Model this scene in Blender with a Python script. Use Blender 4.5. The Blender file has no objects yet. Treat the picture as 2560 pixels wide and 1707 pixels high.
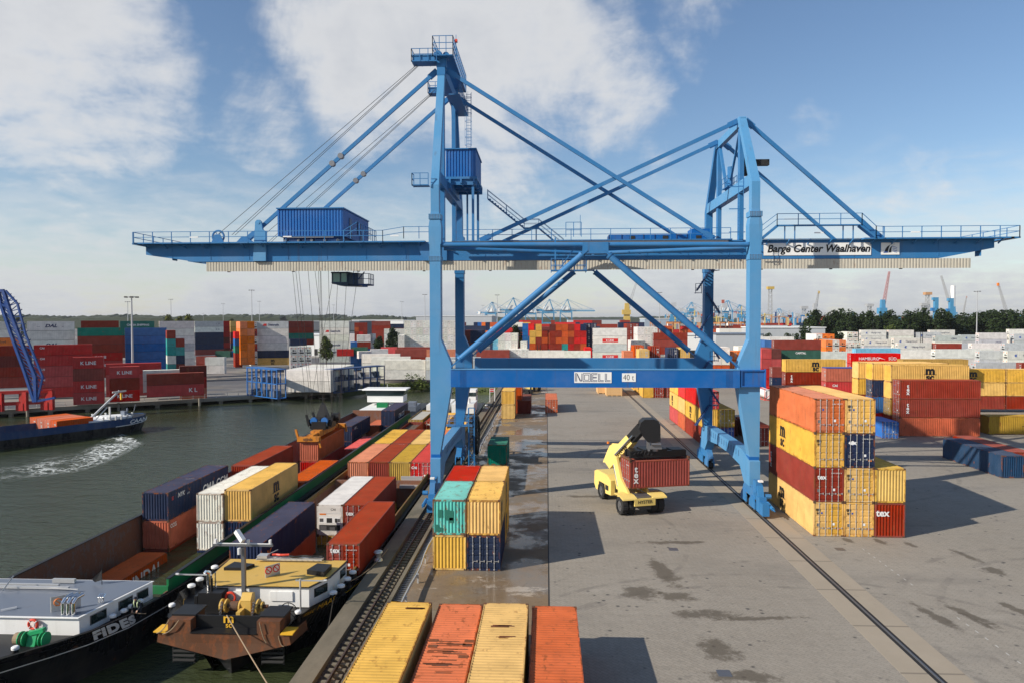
# per container: 1 own object, 0 part of the mass, 2 out of sight
KEEP = [1,1,1,1,1,1,1,1,2,1,1,1,1,1,1,0,1,1,1,1,1,1,1,1,1,1,1,1,1,1,1,1,1,1,1,1,1,0,1,1,1,1,1,2,0,0,1,2,1,2,1,1,1,1,1,1,0,1,1,1,0,1,1,1,2,0,1,1,1,1,1,1,1,1,1,1,2,1,1,1,1,1,0,1,2,1,2,1,2,1,2,1,1,1,0,1,1,1,0,2,0,1,1,1,1,2,2,1,1,1,0,1,1,2,1,1,2,1,1,1,1,0,1,1,0,0,1,1,1,1,1,2,1,1,1,1,0,0,1,1,1,0,0,0,1,1,1,1,1,1,1,1,1,1,1,1,1,1,0,1,0,0,0,0,1,0,0,0,0,1,1,1,1,1,0,1,1,1,1,1,1,1,1,0,1,1,1,1,1,1,1,1,1,1,1,1,0,0,0,0,0,0,1,0,0,0,0,1,1,1,1,1,1,1,1,1,0,0,0,0,0,1,0,1,0,0,0,0,0,0,1,1,1,1,1,1,1,1,1,0,1,1,1,0,1,1,0,1,0,0,1,1,1,1,0,1,0,0,1,0,0,0,0,0,0,1,0,0,0,0,0,0,0,0,0,0,0,0,0,0,0,0,0,0,0,1,1,0,0,0,0,0,0,0,0,0,1,0,0,0,0,0,0,0,0,0,0,0,0,0,0,0,0,0,0,0,0,0,0,0,0,0,0,0,0,0,0,0,0,0,0,0,0,0,0,0,0,0,0,0,0,0,0,0,0,0,1,0,0,1,0,1,0,1,1,0,1,0,1,1,1,1,1,0,0,1,0,1,1,0,0,0,0,0,0,0,0,1,1,0,0,0,0,0,0,1,0,0,0,1,0,0,2,1,0,1,1,1,1,1,1,1,1,1,1,1,1,1,0,1,1,0,1,0,0,1,0,1,1,1,0,0,0,0,0,0,0,0,0,0,0,0,0,0,0,0,0,0,0,0,0,0,0,1,0,0,0,0,0,0,0,0,0,0,0,1,1,0,0,1,0,0,0,0,0,1,0,0,0,0,0,0,0,0,0,0,0,0,0,0,0,0,0,0,0,0,0,0,0,0,0,0,0,0,0,0,0,0,0,0,0,0,0,0,0,0,0,0,0,0,0,0,0,0,0,0,0,0,0,0,0,0,0,0,0,0,0,0,0,0,0,0,0,0,0,0,0,0,0,0,0,0,0,0,0,1,1,1,1,0,1,1,0,0,0,0,0,0,0,0,0,0,0,0,0,1,0,0,0,1,1,0,0,0,0,0,0,0,0,0,0,0,0,0,1,0,0,0,1,1,0,1,0,0,1,0,0,1,0,0,1,0,0,1,0,0,1,0,0,0,1,0,0,0,0,1,0,0,0,0,0,0,0,0,0,0,0,0,1,1,0,0,1,1,0,2,1,1,0,0,1,1,2,2,0,1,1,2,1,1,1,0,0,2,1,0,0,1,0,0,1,0,0,0,1,0,1,0,0,0,0,0,0,0,0,0,0,0,1,0,0,0,0,0,1,0,0,1,0,0,0,0,0,0,0,0,0,0,0,0,0,0,0,0,1,1,0,0,1,1,0,0,1,0,0,1,0,0,0,1,0,0,1,0,0,1,0,0,1,0,0,1,1,0,1,0,0,1,0,0,1,0,0,0,0,0,1,0,0,1,1,1,1,1,1,1,0,1,0,0,0,1,0,0,0,1,0,0,0,0,0,0,0,1,0,0,2,2,2,1]
import bpy, bmesh, math, random
from math import radians as R, sin, cos, pi, tan, sqrt
from mathutils import Vector as V, Matrix, Euler
random.seed(7)
SC = bpy.context.scene
COL = SC.collection
# ---------------------------------------------------------------- camera
H = 18.3
PITCH, YAW, ROLL, FPX = R(1.81), R(2.77), R(-.09), 1779.0
cam = bpy.data.objects.new('camera', bpy.data.cameras.new('camera'))
COL.objects.link(cam)
cam.data.sensor_width = 36.0
cam.data.lens = FPX / 2560 * 36
cam.data.clip_start = .5
cam.data.clip_end = 20000
_f = V((-sin(YAW)*cos(PITCH), cos(YAW)*cos(PITCH), -sin(PITCH)))
_r = V((cos(YAW), sin(YAW), 0)); _u = _r.cross(_f)
_r = _r*cos(ROLL) + _u*sin(ROLL); _u = _r.cross(_f)
cam.matrix_world = Matrix(((_r.x, _u.x, -_f.x, 0), (_r.y, _u.y, -_f.y, 0), (_r.z, _u.z, -_f.z, H), (0, 0, 0, 1)))
SC.camera = cam
# ---------------------------------------------------------------- sky and sun
SUN_DIR = V((-.883, -.47, 0)).normalized()          # horizontal direction towards the sun
SUN_EL = R(30)
world = bpy.data.worlds.new('World'); SC.world = world
world.use_nodes = True
nt = world.node_tree; nt.nodes.clear()
def wn(t, **k):
    n = nt.nodes.new(t)
    for a, b in k.items(): setattr(n, a, b)
    return n
def wl(a, b): nt.links.new(a, b)
def wmath(op, a, b=None, clamp=False):
    n = wn('ShaderNodeMath', operation=op, use_clamp=clamp)
    for i, v in enumerate((a, b)):
        if v is None: continue
        if isinstance(v, (int, float)): n.inputs[i].default_value = v
        else: wl(v, n.inputs[i])
    return n.outputs[0]
sky = wn('ShaderNodeTexSky', sky_type='NISHITA')
sky.sun_disc = False
sky.sun_elevation = SUN_EL
sky.sun_rotation = math.atan2(SUN_DIR.x, SUN_DIR.y)
sky.altitude = 0; sky.air_density = 1.15; sky.dust_density = .25; sky.ozone_density = 2.6
tc = wn('ShaderNodeTexCoord')
sep = wn('ShaderNodeSeparateXYZ'); wl(tc.outputs['Generated'], sep.inputs[0])
zc = wmath('MAXIMUM', sep.outputs[2], 0.0)
zz = wmath('ADD', zc, .16)
comb = wn('ShaderNodeCombineXYZ')
wl(wmath('DIVIDE', sep.outputs[0], zz), comb.inputs[0]); wl(wmath('DIVIDE', sep.outputs[1], zz), comb.inputs[1])
def wnoise(scale, detail, rough, dist=0, off=(0, 0, 0), src=None):
    m = wn('ShaderNodeMapping'); m.inputs['Location'].default_value = off
    wl(src or comb.outputs[0], m.inputs[0])
    n = wn('ShaderNodeTexNoise'); n.inputs['Scale'].default_value = scale
    n.inputs['Detail'].default_value = detail; n.inputs['Roughness'].default_value = rough
    n.inputs['Distortion'].default_value = dist
    wl(m.outputs[0], n.inputs['Vector']); return n.outputs[0]
n1 = wnoise(1.5, 9, .56, .15, (3.1, .4, 0))
n2 = wnoise(5.5, 8, .6, .25, (1.7, 2.2, 0))
nd = wnoise(4.2, 8, .62, .3, (0, .3, .7), tc.outputs['Generated'])
dens = wmath('ADD', wmath('MULTIPLY', wmath('SUBTRACT', nd, .5), 2.1), wmath('MULTIPLY', wmath('SUBTRACT', n2, .5), .7))
def pdir(px, py):
    return (_f + _r*((px-1280)/FPX) - _u*((py-853.5)/FPX)).normalized()
CLOUDS = [  # direction given by where the bank stands, angular radius in degrees, weight
    (60, 130, 9.5, 1.0), (250, 190, 8.5, .95), (60, 270, 6, .85), (590, 250, 5.5, .62), (640, 350, 4.0, .5), (470, 330, 5, .45),
    (860, 60, 7.5, .8), (1000, 150, 8.5, 1.0), (1180, 60, 8.5, 1.0), (1330, 150, 7.5, .9), (1480, 240, 6.5, .85), (1240, 280, 9, .85), (1560, 340, 5, .55), (1000, 330, 7, .6),
    (1480, 60, 5, .5), (120, 530, 5.5, .7), (240, 560, 4, .6), (420, 520, 5, .45), (1300, 500, 6, .6), (1120, 460, 5, .5), (1750, 60, 5, .42), (2050, 275, 3.2, .62), (2130, 255, 3, .45),
    (2350, 500, 6, .6), (2420, 400, 5, .42), (2250, 560, 5, .4), (1900, 540, 5, .32), (20, 640, 6, .55), (700, 560, 5, .4), (2200, 330, 5, .2)]
acc = None
for (px, py, r, w_) in CLOUDS:
    d = pdir(px, py)
    vm = wn('ShaderNodeVectorMath', operation='DOT_PRODUCT'); vm.inputs[1].default_value = d
    wl(tc.outputs['Generated'], vm.inputs[0])
    mr = wn('ShaderNodeMapRange', interpolation_type='SMOOTHSTEP')
    mr.inputs['From Min'].default_value = cos(R(r*1.25)); mr.inputs['From Max'].default_value = 1.0
    mr.inputs['To Max'].default_value = w_
    wl(vm.outputs['Value'], mr.inputs['Value'])
    acc = mr.outputs[0] if acc is None else wmath('MAXIMUM', acc, mr.outputs[0])
# elsewhere (behind the viewer) broken cloud from plain noise
back = wn('ShaderNodeMapRange'); back.inputs['From Min'].default_value = .35; back.inputs['From Max'].default_value = -.1
wl(sep.outputs[1], back.inputs['Value'])
acc = wmath('MAXIMUM', acc, wmath('MULTIPLY', back.outputs[0], wmath('MULTIPLY', n1, .9)))
low = wn('ShaderNodeMapRange', interpolation_type='SMOOTHSTEP'); low.inputs['From Min'].default_value = .15; low.inputs['From Max'].default_value = .02
low.inputs['To Max'].default_value = .95
wl(sep.outputs[2], low.inputs['Value'])
acc = wmath('MAXIMUM', acc, low.outputs[0])
tot = wmath('ADD', acc, dens)
veil = wn('ShaderNodeMapRange', interpolation_type='SMOOTHSTEP'); veil.inputs['From Min'].default_value = .38; veil.inputs['From Max'].default_value = .05; veil.inputs['To Max'].default_value = .8
wl(sep.outputs[2], veil.inputs['Value'])
tot = wmath('MAXIMUM', tot, wmath('ADD', wmath('MULTIPLY', veil.outputs[0], .9), wmath('MULTIPLY', wmath('SUBTRACT', n2, .5), .5)))
mask = wn('ShaderNodeMapRange', interpolation_type='SMOOTHSTEP'); mask.inputs['From Min'].default_value = .34; mask.inputs['From Max'].default_value = 1.02
mask.inputs['To Max'].default_value = .92
wl(tot, mask.inputs['Value'])
core = wn('ShaderNodeMapRange'); core.inputs['From Min'].default_value = .75; core.inputs['From Max'].default_value = 1.7
wl(wmath('ADD', tot, wmath('MULTIPLY', low.outputs[0], .35)), core.inputs['Value'])
ccol = wn('ShaderNodeMixRGB'); ccol.inputs[1].default_value = (8.0, 8.0, 8.0, 1); ccol.inputs[2].default_value = (5.2, 5.5, 6.1, 1)
wl(core.outputs[0], ccol.inputs[0])
mix = wn('ShaderNodeMixRGB'); tint = wn('ShaderNodeMixRGB', blend_type='MULTIPLY'); tint.inputs[0].default_value = 1; tint.inputs[2].default_value = (1.08, 1.13, 1.22, 1); wl(sky.outputs[0], tint.inputs[1])
wl(mask.outputs[0], mix.inputs[0]); wl(tint.outputs[0], mix.inputs[1]); wl(ccol.outputs[0], mix.inputs[2])
bg = wn('ShaderNodeBackground'); bg.inputs[1].default_value = .082
wl(mix.outputs[0], bg.inputs[0])
wo = wn('ShaderNodeOutputWorld'); wl(bg.outputs[0], wo.inputs[0])
sl = bpy.data.lights.new('sun', 'SUN'); sl.energy = 5.0; sl.angle = R(.5); sl.color = (1, .92, .80)
so = bpy.data.objects.new('sun', sl); COL.objects.link(so)
so.rotation_euler = (V((SUN_DIR.x*cos(SUN_EL), SUN_DIR.y*cos(SUN_EL), sin(SUN_EL)))).to_track_quat('Z', 'Y').to_euler()
SC.view_settings.view_transform = 'Standard'; SC.view_settings.look = 'None'
SC.view_settings.exposure = 0.27; SC.view_settings.gamma = 1
SC.cycles.max_bounces = 6

# ---------------------------------------------------------------- helpers
def ray(px, py): return _f + _r*((px-1280)/FPX) - _u*((py-853.5)/FPX)
def atz(px, py, z):
    d = ray(px, py); t = (z-H)/d.z; return V((d.x*t, d.y*t, z))
def atY(px, py, Y):
    d = ray(px, py); t = Y/d.y; return V((d.x*t, Y, H+d.z*t))
def atX(px, py, X):
    d = ray(px, py); t = X/d.x; return V((X, d.y*t, H+d.z*t))
def atd(px, py, dep):
    d = ray(px, py); return V((d.x*dep, d.y*dep, H+d.z*dep))

def proj(p):
    q = V(p)-V((0,0,H)); d = q.dot(_f); return (1280+FPX*q.dot(_r)/d, 853.5-FPX*q.dot(_u)/d)

class MB:
    "collects shapes, links them as one mesh object"
    def __init__(s): s.v = []; s.f = []; s.m = []
    def add(s, vs, fs, mi=0):
        n = len(s.v); s.v += [tuple(p) for p in vs]
        for f in fs: s.f.append(tuple(i+n for i in f)); s.m.append(mi)
        return s
    def box(s, x0, x1, y0, y1, z0, z1, mi=0):
        return s.add([(x0,y0,z0),(x1,y0,z0),(x1,y1,z0),(x0,y1,z0),(x0,y0,z1),(x1,y0,z1),(x1,y1,z1),(x0,y1,z1)],
              [(0,3,2,1),(4,5,6,7),(0,1,5,4),(1,2,6,5),(2,3,7,6),(3,0,4,7)], mi)
    def bar(s, a, b, w, h=None, mi=0, up=(0,0,1), w2=None, h2=None):
        h = h or w; a = V(a); b = V(b); d = (b-a).normalized(); up = V(up)
        if abs(d.dot(up)) > .98: up = V((0,1,0)) if abs(d.y) < .9 else V((1,0,0))
        sx = d.cross(up).normalized(); sz = sx.cross(d)
        w2 = w2 or w; h2 = h2 or h; vs = []
        for p, ww, hh in ((a, w, h), (b, w2, h2)):
            for i, j in ((-1,-1),(1,-1),(1,1),(-1,1)): vs.append(p+sx*ww/2*i+sz*hh/2*j)
        return s.add(vs, [(0,3,2,1),(4,5,6,7),(0,1,5,4),(1,2,6,5),(2,3,7,6),(3,0,4,7)], mi)
    def tube(s, a, b, r, n=8, mi=0, r2=None, cap=True):
        a = V(a); b = V(b); d = (b-a).normalized(); up = V((0,0,1)) if abs(d.z) < .95 else V((1,0,0))
        sx = d.cross(up).normalized(); sz = sx.cross(d); r2 = r if r2 is None else r2; vs = []
        for p, rr in ((a, r), (b, r2)):
            for i in range(n): t = 2*pi*i/n; vs.append(p+sx*rr*cos(t)+sz*rr*sin(t))
        fs = [(i, (i+1) % n, n+(i+1) % n, n+i) for i in range(n)]
        if cap: fs += [tuple(range(n-1, -1, -1)), tuple(range(n, 2*n))]
        return s.add(vs, fs, mi)
    def path(s, pts, r, n=6, mi=0):
        for a, b in zip(pts, pts[1:]): s.tube(a, b, r, n, mi)
        return s
    def prism(s, poly, axis, a, b, mi=0):
        "poly in the two other axes, extruded along axis from a to b"
        n = len(poly); vs = []
        for t in (a, b):
            for (p, q) in poly:
                vs.append({'x': (t, p, q), 'y': (p, t, q), 'z': (p, q, t)}[axis])
        fs = [(i, (i+1) % n, n+(i+1) % n, n+i) for i in range(n)] + [tuple(range(n-1, -1, -1)), tuple(range(n, 2*n))]
        return s.add(vs, fs, mi)
    def loft(s, rings, mi=0, close=True, caps=True):
        n = len(rings[0]); vs = [p for r_ in rings for p in r_]; fs = []
        for k in range(len(rings)-1):
            for i in range(n if close else n-1):
                j = (i+1) % n; fs.append((k*n+i, k*n+j, (k+1)*n+j, (k+1)*n+i))
        if caps and close: fs += [tuple(range(n-1, -1, -1)), tuple((len(rings)-1)*n+i for i in range(n))]
        return s.add(vs, fs, mi)
    def lathe(s, prof, c, n=16, mi=0):
        rings = [[(c[0]+r_*cos(2*pi*i/n), c[1]+r_*sin(2*pi*i/n), c[2]+z) for i in range(n)] for r_, z in prof]
        return s.loft(rings, mi)
    def torus(s, c, Rr, r, axis='y', n=20, m=8, mi=0):
        vs = []; fs = []
        for i in range(n):
            t = 2*pi*i/n
            for j in range(m):
                u = 2*pi*j/m; a = (Rr+r*cos(u))*cos(t); b = (Rr+r*cos(u))*sin(t); e = r*sin(u)
                p = {'y': (a, e, b), 'x': (e, a, b), 'z': (a, b, e)}[axis]; vs.append((c[0]+p[0], c[1]+p[1], c[2]+p[2]))
        for i in range(n):
            for j in range(m): fs.append((i*m+j, ((i+1) % n)*m+j, ((i+1) % n)*m+(j+1) % m, i*m+(j+1) % m))
        return s.add(vs, fs, mi)
    def mesh(s, name, mats):
        me = bpy.data.meshes.new(name); me.from_pydata(s.v, [], s.f)
        mats = mats if isinstance(mats, (list, tuple)) else [mats]
        for m in mats: me.materials.append(m)
        if len(mats) > 1: me.polygons.foreach_set('material_index', s.m)
        bm = bmesh.new(); bm.from_mesh(me); bmesh.ops.recalc_face_normals(bm, faces=bm.faces); bm.to_mesh(me); bm.free()
        me.update(); return me
    def build(s, name, mats, parent=None, loc=None, rot=None, smooth=False):
        me = s.mesh(name, mats)
        if smooth:
            for p in me.polygons: p.use_smooth = True
            try: me.set_sharp_from_angle(angle=R(40))
            except Exception: pass
        return link(name, me, parent, loc, rot)
class Mass:
    "gathers meshes that stand in one single mesh object"
    def __init__(s): s.items = []; s.base = Matrix(); s.color = (1,1,1,1)
    def put(s, me, loc, rot):
        m_ = Matrix.Translation(loc or (0,0,0)) @ Euler(rot or (0,0,0)).to_matrix().to_4x4(); s.items.append((me, s.base @ m_, s.color))
def link(name, me, parent=None, loc=None, rot=None):
    if isinstance(parent, Mass): parent.put(me, loc, rot); return parent
    o = bpy.data.objects.new(name, me); COL.objects.link(o)
    if parent: o.parent = parent
    if loc is not None: o.location = loc
    if rot is not None: o.rotation_euler = rot
    return o
def empty(name, loc=(0,0,0), rz=0):
    o = bpy.data.objects.new(name, None); COL.objects.link(o); o.location = loc; o.rotation_euler = (0, 0, rz); o.empty_display_size = .5
    return o
def tag(o, label=None, cat=None, group=None, kind=None):
    if label: o['label'] = label
    if cat: o['category'] = cat
    if group: o['group'] = group
    if kind: o['kind'] = kind
    return o
def rebase(root, parts_world=True):
    "children were built in world coordinates: keep them where they stand"
    m = root.matrix_basis.inverted()
    for c in root.children:
        c.matrix_parent_inverse = m
    return root

# ---------------------------------------------------------------- materials
def mat(name, col=(.5,.5,.5), rough=.6, metal=0, spec=.4):
    m = bpy.data.materials.new(name); m.use_nodes = True
    b = m.node_tree.nodes['Principled BSDF']
    b.inputs['Base Color'].default_value = (*col, 1); b.inputs['Roughness'].default_value = rough
    b.inputs['Metallic'].default_value = metal; b.inputs['Specular IOR Level'].default_value = spec
    return m
class NT:
    def __init__(s, m): s.t = m.node_tree; s.b = s.t.nodes['Principled BSDF']
    def n(s, t, **k):
        x = s.t.nodes.new(t)
        for a, b in k.items(): setattr(x, a, b)
        return x
    def l(s, a, b): s.t.links.new(a, b)
    def setin(s, sock, v):
        if isinstance(v, bpy.types.NodeSocket): s.l(v, sock)
        elif isinstance(v, (tuple, list)) and len(v) == 3 and sock.type == 'RGBA': sock.default_value = (*v, 1)
        else: sock.default_value = v
    def noise(s, vec, scale, detail=4, rough=.55, sc=(1,1,1), off=None):
        mp = s.n('ShaderNodeMapping'); mp.inputs['Scale'].default_value = sc; s.l(vec, mp.inputs[0])
        if off is not None: s.l(off, mp.inputs['Location'])
        x = s.n('ShaderNodeTexNoise'); x.inputs['Scale'].default_value = scale; x.inputs['Detail'].default_value = detail
        x.inputs['Roughness'].default_value = rough; s.l(mp.outputs[0], x.inputs['Vector']); return x.outputs[0]
    def ramp(s, v, a, b, lo=0., hi=1.):
        x = s.n('ShaderNodeMapRange', interpolation_type='SMOOTHSTEP')
        x.inputs['From Min'].default_value = a; x.inputs['From Max'].default_value = b
        x.inputs['To Min'].default_value = lo; x.inputs['To Max'].default_value = hi
        s.l(v, x.inputs['Value']); return x.outputs[0]
    def mix(s, f, a, b, bt='MIX'):
        x = s.n('ShaderNodeMixRGB', blend_type=bt)
        s.setin(x.inputs[0], f); s.setin(x.inputs[1], a); s.setin(x.inputs[2], b); return x.outputs[0]
    def math(s, op, a, b=0., clamp=False):
        x = s.n('ShaderNodeMath', operation=op, use_clamp=clamp); s.setin(x.inputs[0], a); s.setin(x.inputs[1], b); return x.outputs[0]
    def bump(s, h, dist, strength=1.):
        x = s.n('ShaderNodeBump'); x.inputs['Distance'].default_value = dist; x.inputs['Strength'].default_value = strength
        s.l(h, x.inputs['Height']); s.l(x.outputs[0], s.b.inputs['Normal'])
    def obj(s): return s.n('ShaderNodeTexCoord').outputs['Object']
    def wpos(s): return s.n('ShaderNodeNewGeometry').outputs['Position']
def weathered(name, col, rough=.55, rust=.62, amt=.5, dirt=.35, objcol=False, fade=0., spec=.25):
    "painted steel: slight fading in patches, dirt, rust specks; colour from the object when objcol"
    m = mat(name, col, rough, 0, spec); t = NT(m); P = t.obj()
    oi = t.n('ShaderNodeObjectInfo')
    cmb = t.n('ShaderNodeCombineXYZ'); r40 = t.math('MULTIPLY', oi.outputs['Random'], 40.)
    for i in range(3): t.l(r40, cmb.inputs[i])
    base = oi.outputs['Color'] if objcol else None
    if base is None:
        rgb = t.n('ShaderNodeRGB'); rgb.outputs[0].default_value = (*col, 1); base = rgb.outputs[0]
    if fade:
        hs = t.n('ShaderNodeHueSaturation'); hs.inputs['Saturation'].default_value = 1+.02*fade; hs.inputs['Value'].default_value = 1+.12*fade
        t.l(base, hs.inputs['Color']); base = t.mix(.05*fade, hs.outputs[0], (.80, .55, .30))
    a = t.noise(P, .35, 5, .6, off=cmb.outputs[0])
    base = t.mix(t.ramp(a, .4, .75, 0, .02 if objcol else .06), base, (.55, .50, .42))
    bw = t.n('ShaderNodeRGBToBW'); t.l(base, bw.inputs[0]); kk = t.ramp(bw.outputs[0], .22, .6, 1, .32)
    if objcol: kk = t.math('ADD', kk, t.math('MULTIPLY', t.math('SUBTRACT', oi.outputs['Alpha'], 1.0), .9), True)
    d = t.noise(P, 1.3, 6, .7, (1, 1, .25), cmb.outputs[0])
    base = t.mix(t.math('MULTIPLY', t.ramp(d, .52, .80, 0, dirt), kk), base, (.07, .05, .035))
    if objcol:
        pv = t.noise(P, .7, 3, .5, (1, 1, 1.4), cmb.outputs[0]); hv = t.n('ShaderNodeHueSaturation'); t.l(base, hv.inputs['Color'])
        t.l(t.ramp(pv, .3, .7, .89, 1.09), hv.inputs['Value']); t.l(t.ramp(oi.outputs['Random'], 0, 1, .86, 1.04), hv.inputs['Saturation']); base = hv.outputs[0]
        sk = t.noise(P, 3.2, 5, .6, (1, 1, .07), cmb.outputs[0]); base = t.mix(t.math('MULTIPLY', t.ramp(sk, .56, .74, 0, .42), kk), base, (.10, .055, .03))
        if not fade: sc2 = t.noise(P, 14, 3, .5, (.25, .25, 1.6), cmb.outputs[0]); base = t.mix(t.ramp(sc2, .68, .74, 0, .22), base, (.42, .34, .26))
    if not objcol: sk = t.noise(P, 1.6, 6, .65, (1, 1, .06)); base = t.mix(t.math('MULTIPLY', t.ramp(sk, .58, .72, 0, .30), kk), base, (.09, .06, .045))
    ru = t.noise(P, 2.2, 9, .72, (1, .6, .45), cmb.outputs[0])
    if objcol: ru = t.math('ADD', ru, t.math('MULTIPLY', t.math('SUBTRACT', oi.outputs['Random'], .5), .07)); ru = t.math('ADD', ru, t.math('MULTIPLY', t.math('SUBTRACT', oi.outputs['Alpha'], 1.0), .12))
    rm = t.math('MULTIPLY', t.ramp(ru, rust, rust+.07, 0, amt), kk)
    rc = t.mix(t.noise(P, 9, 3), (.10, .03, .012), (.30, .10, .035))
    base = t.mix(rm, base, rc)
    t.l(base, t.b.inputs['Base Color'])
    rr = t.math('ADD', t.math('MULTIPLY', a, .25), rough-.12); t.l(rr, t.b.inputs['Roughness'])
    return m
M = {}
M['cont'] = weathered('container_paint', (.5,.1,.05), .5, .60, .7, .22, True, spec=.12)
M['croof'] = weathered('container_roof_paint', (.5,.1,.05), .65, .585, .65, .2, True, 1., spec=.1)
M['cframe'] = weathered('container_frame_paint', (.5,.1,.05), .55, .485, .85, .35, True, spec=.12)
M['casting'] = weathered('corner_casting_steel', (.09,.05,.03), .8, .5, .6, .4)
M['galv'] = mat('galvanised_bar', (.55,.55,.54), .4, .5)
M['white'] = weathered('white_paint', (.78,.78,.76), .45, .66, .3, .18)
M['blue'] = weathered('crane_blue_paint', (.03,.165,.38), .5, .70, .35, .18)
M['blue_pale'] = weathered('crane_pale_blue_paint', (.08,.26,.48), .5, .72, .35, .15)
M['blue_beam'] = weathered('portal_beam_blue_paint', (.003,.105,.36), .45, .74, .3, .08)
M['blue_box'] = weathered('machine_house_blue_sheet', (.018,.13,.40), .42, .75, .2, .15)
M['blue_dark'] = weathered('dark_blue_paint', (.012,.05,.16), .5, .7, .3, .2)
M['navy'] = mat('navy_marking', (.01,.015,.08), .5)
M['skirt'] = weathered('cable_tray_sheet', (.46,.43,.36), .6, .57, .6, .4)
M['black'] = mat('black_marking', (.012,.012,.013), .5)
M['blackp'] = mat('black_paint', (.013,.013,.014), .45, 0, .3)
M['wmark'] = mat('white_marking', (.75,.75,.74), .5)
M['ymark'] = mat('yellow_marking', (.75,.42,.03), .5)
M['rmark'] = mat('red_marking', (.62,.02,.015), .5)
M['bmark'] = mat('blue_marking', (.02,.08,.35), .5)
M['omark'] = mat('orange_marking', (.75,.20,.02), .5)
M['rust'] = weathered('rusty_steel', (.16,.06,.03), .8, .45, .8, .5)
M['bow'] = weathered('rusty_bow_plate', (.10,.042,.02), .75, .50, .6, .85)
M['steel'] = mat('dull_steel', (.22,.22,.23), .45, .7)
M['chrome'] = mat('polished_steel', (.7,.7,.7), .12, 1)
M['dark'] = mat('dark_parts_and_shade', (.02,.02,.02), .75)  # dark parts, and the painted shade between stacked far containers
M['rubber'] = mat('tyre_rubber', (.02,.02,.02), .85)
M['glass'] = mat('tinted_glass', (.015,.03,.03), .06, 0, .8)
M['glass_green'] = mat('green_cabin_glass', (.06,.22,.19), .06, 0, .8)
M['yellow'] = weathered('yellow_machine_paint', (.78,.58,.17), .5, .66, .4, .3)
M['deck_yellow'] = weathered('yellow_roof_paint', (.60,.38,.085), .5, .72, .3, .2)
M['deck_grey'] = weathered('grey_roof_paint', (.13,.155,.20), .35, .74, .2, .15)
M['green'] = weathered('green_paint', (.0,.16,.05), .45, .7, .5, .3)
M['green_br'] = weathered('bright_green_paint', (.01,.30,.11), .4, .8, .2, .15)
M['rope'] = mat('rope_fibre', (.30,.22,.14), .9)
M['wire'] = mat('wire_rope', (.05,.05,.05), .6)
M['cabin'] = mat('cabin_dark_blue', (.006,.03,.07), .4)
M['concrete'] = weathered('grey_concrete', (.26,.24,.20), .85, .95, 0, .5)
M['wood'] = weathered('pale_plywood', (.62,.38,.17), .7, .9, 0, .25)
M['lamp'] = mat('lamp_mast_galvanised', (.42,.43,.44), .55, .2)
M['red_life'] = mat('red_lifebuoy', (.65,.06,.03), .5)
M['orange_st'] = weathered('orange_spreader_paint', (.55,.20,.02), .55, .52, .85, .7)
M['building'] = weathered('grey_cladding', (.42,.44,.46), .6, .9, 0, .2)
M['bark'] = mat('bark', (.08,.06,.045), .9)
# ================================================================= setting
m = mat('block_paving', (.3,.28,.25), .85); t = NT(m); P = t.wpos()
br = t.n('ShaderNodeTexBrick'); br.offset = .5; br.inputs['Scale'].default_value = 1
br.inputs['Color1'].default_value = (.285,.255,.21,1); br.inputs['Color2'].default_value = (.255,.226,.185,1); br.inputs['Mortar'].default_value = (.205,.18,.147,1)
br.inputs['Brick Width'].default_value = .46; br.inputs['Row Height'].default_value = .23; br.inputs['Mortar Size'].default_value = .018
mp = t.n('ShaderNodeMapping'); mp.inputs['Rotation'].default_value = (0,0,R(45)); t.l(P, mp.inputs[0]); t.l(mp.outputs[0], br.inputs['Vector'])
c = br.outputs['Color']
c = t.mix(t.ramp(t.noise(P, .06, 6, .6), .35, .7, 0, .5), c, (.325,.292,.245), 'MIX')
c = t.mix(t.ramp(t.noise(P, .11, 7, .65, (.35, 1, 1)), .52, .72, 0, .55), c, (.16,.145,.125))
c = t.mix(t.ramp(t.noise(P, .9, 5, .7, (.5, 1, 1)), .60, .74, 0, .5), c, (.11,.10,.085))
c = t.mix(t.ramp(t.noise(P, .35, 7, .7, (.3, 1.3, 1)), .55, .75, 0, .35), c, (.38,.35,.30))
vo = t.n('ShaderNodeTexVoronoi'); vo.inputs['Scale'].default_value = 1.1; t.l(P, vo.inputs['Vector'])
c = t.mix(t.ramp(t.noise(P, 5.5, 4, .7), .56, .70, 0, .55), c, (.10,.09,.075))
c = t.mix(t.ramp(t.noise(P, 2.3, 6, .75, (.6,1,1)), .50, .66, 0, .4), c, (.17,.155,.13))
c = t.mix(t.math('MULTIPLY', t.ramp(vo.outputs['Distance'], .20, .06), t.ramp(t.noise(P, .25, 3), .45, .6)), c, (.07,.065,.06))
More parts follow.
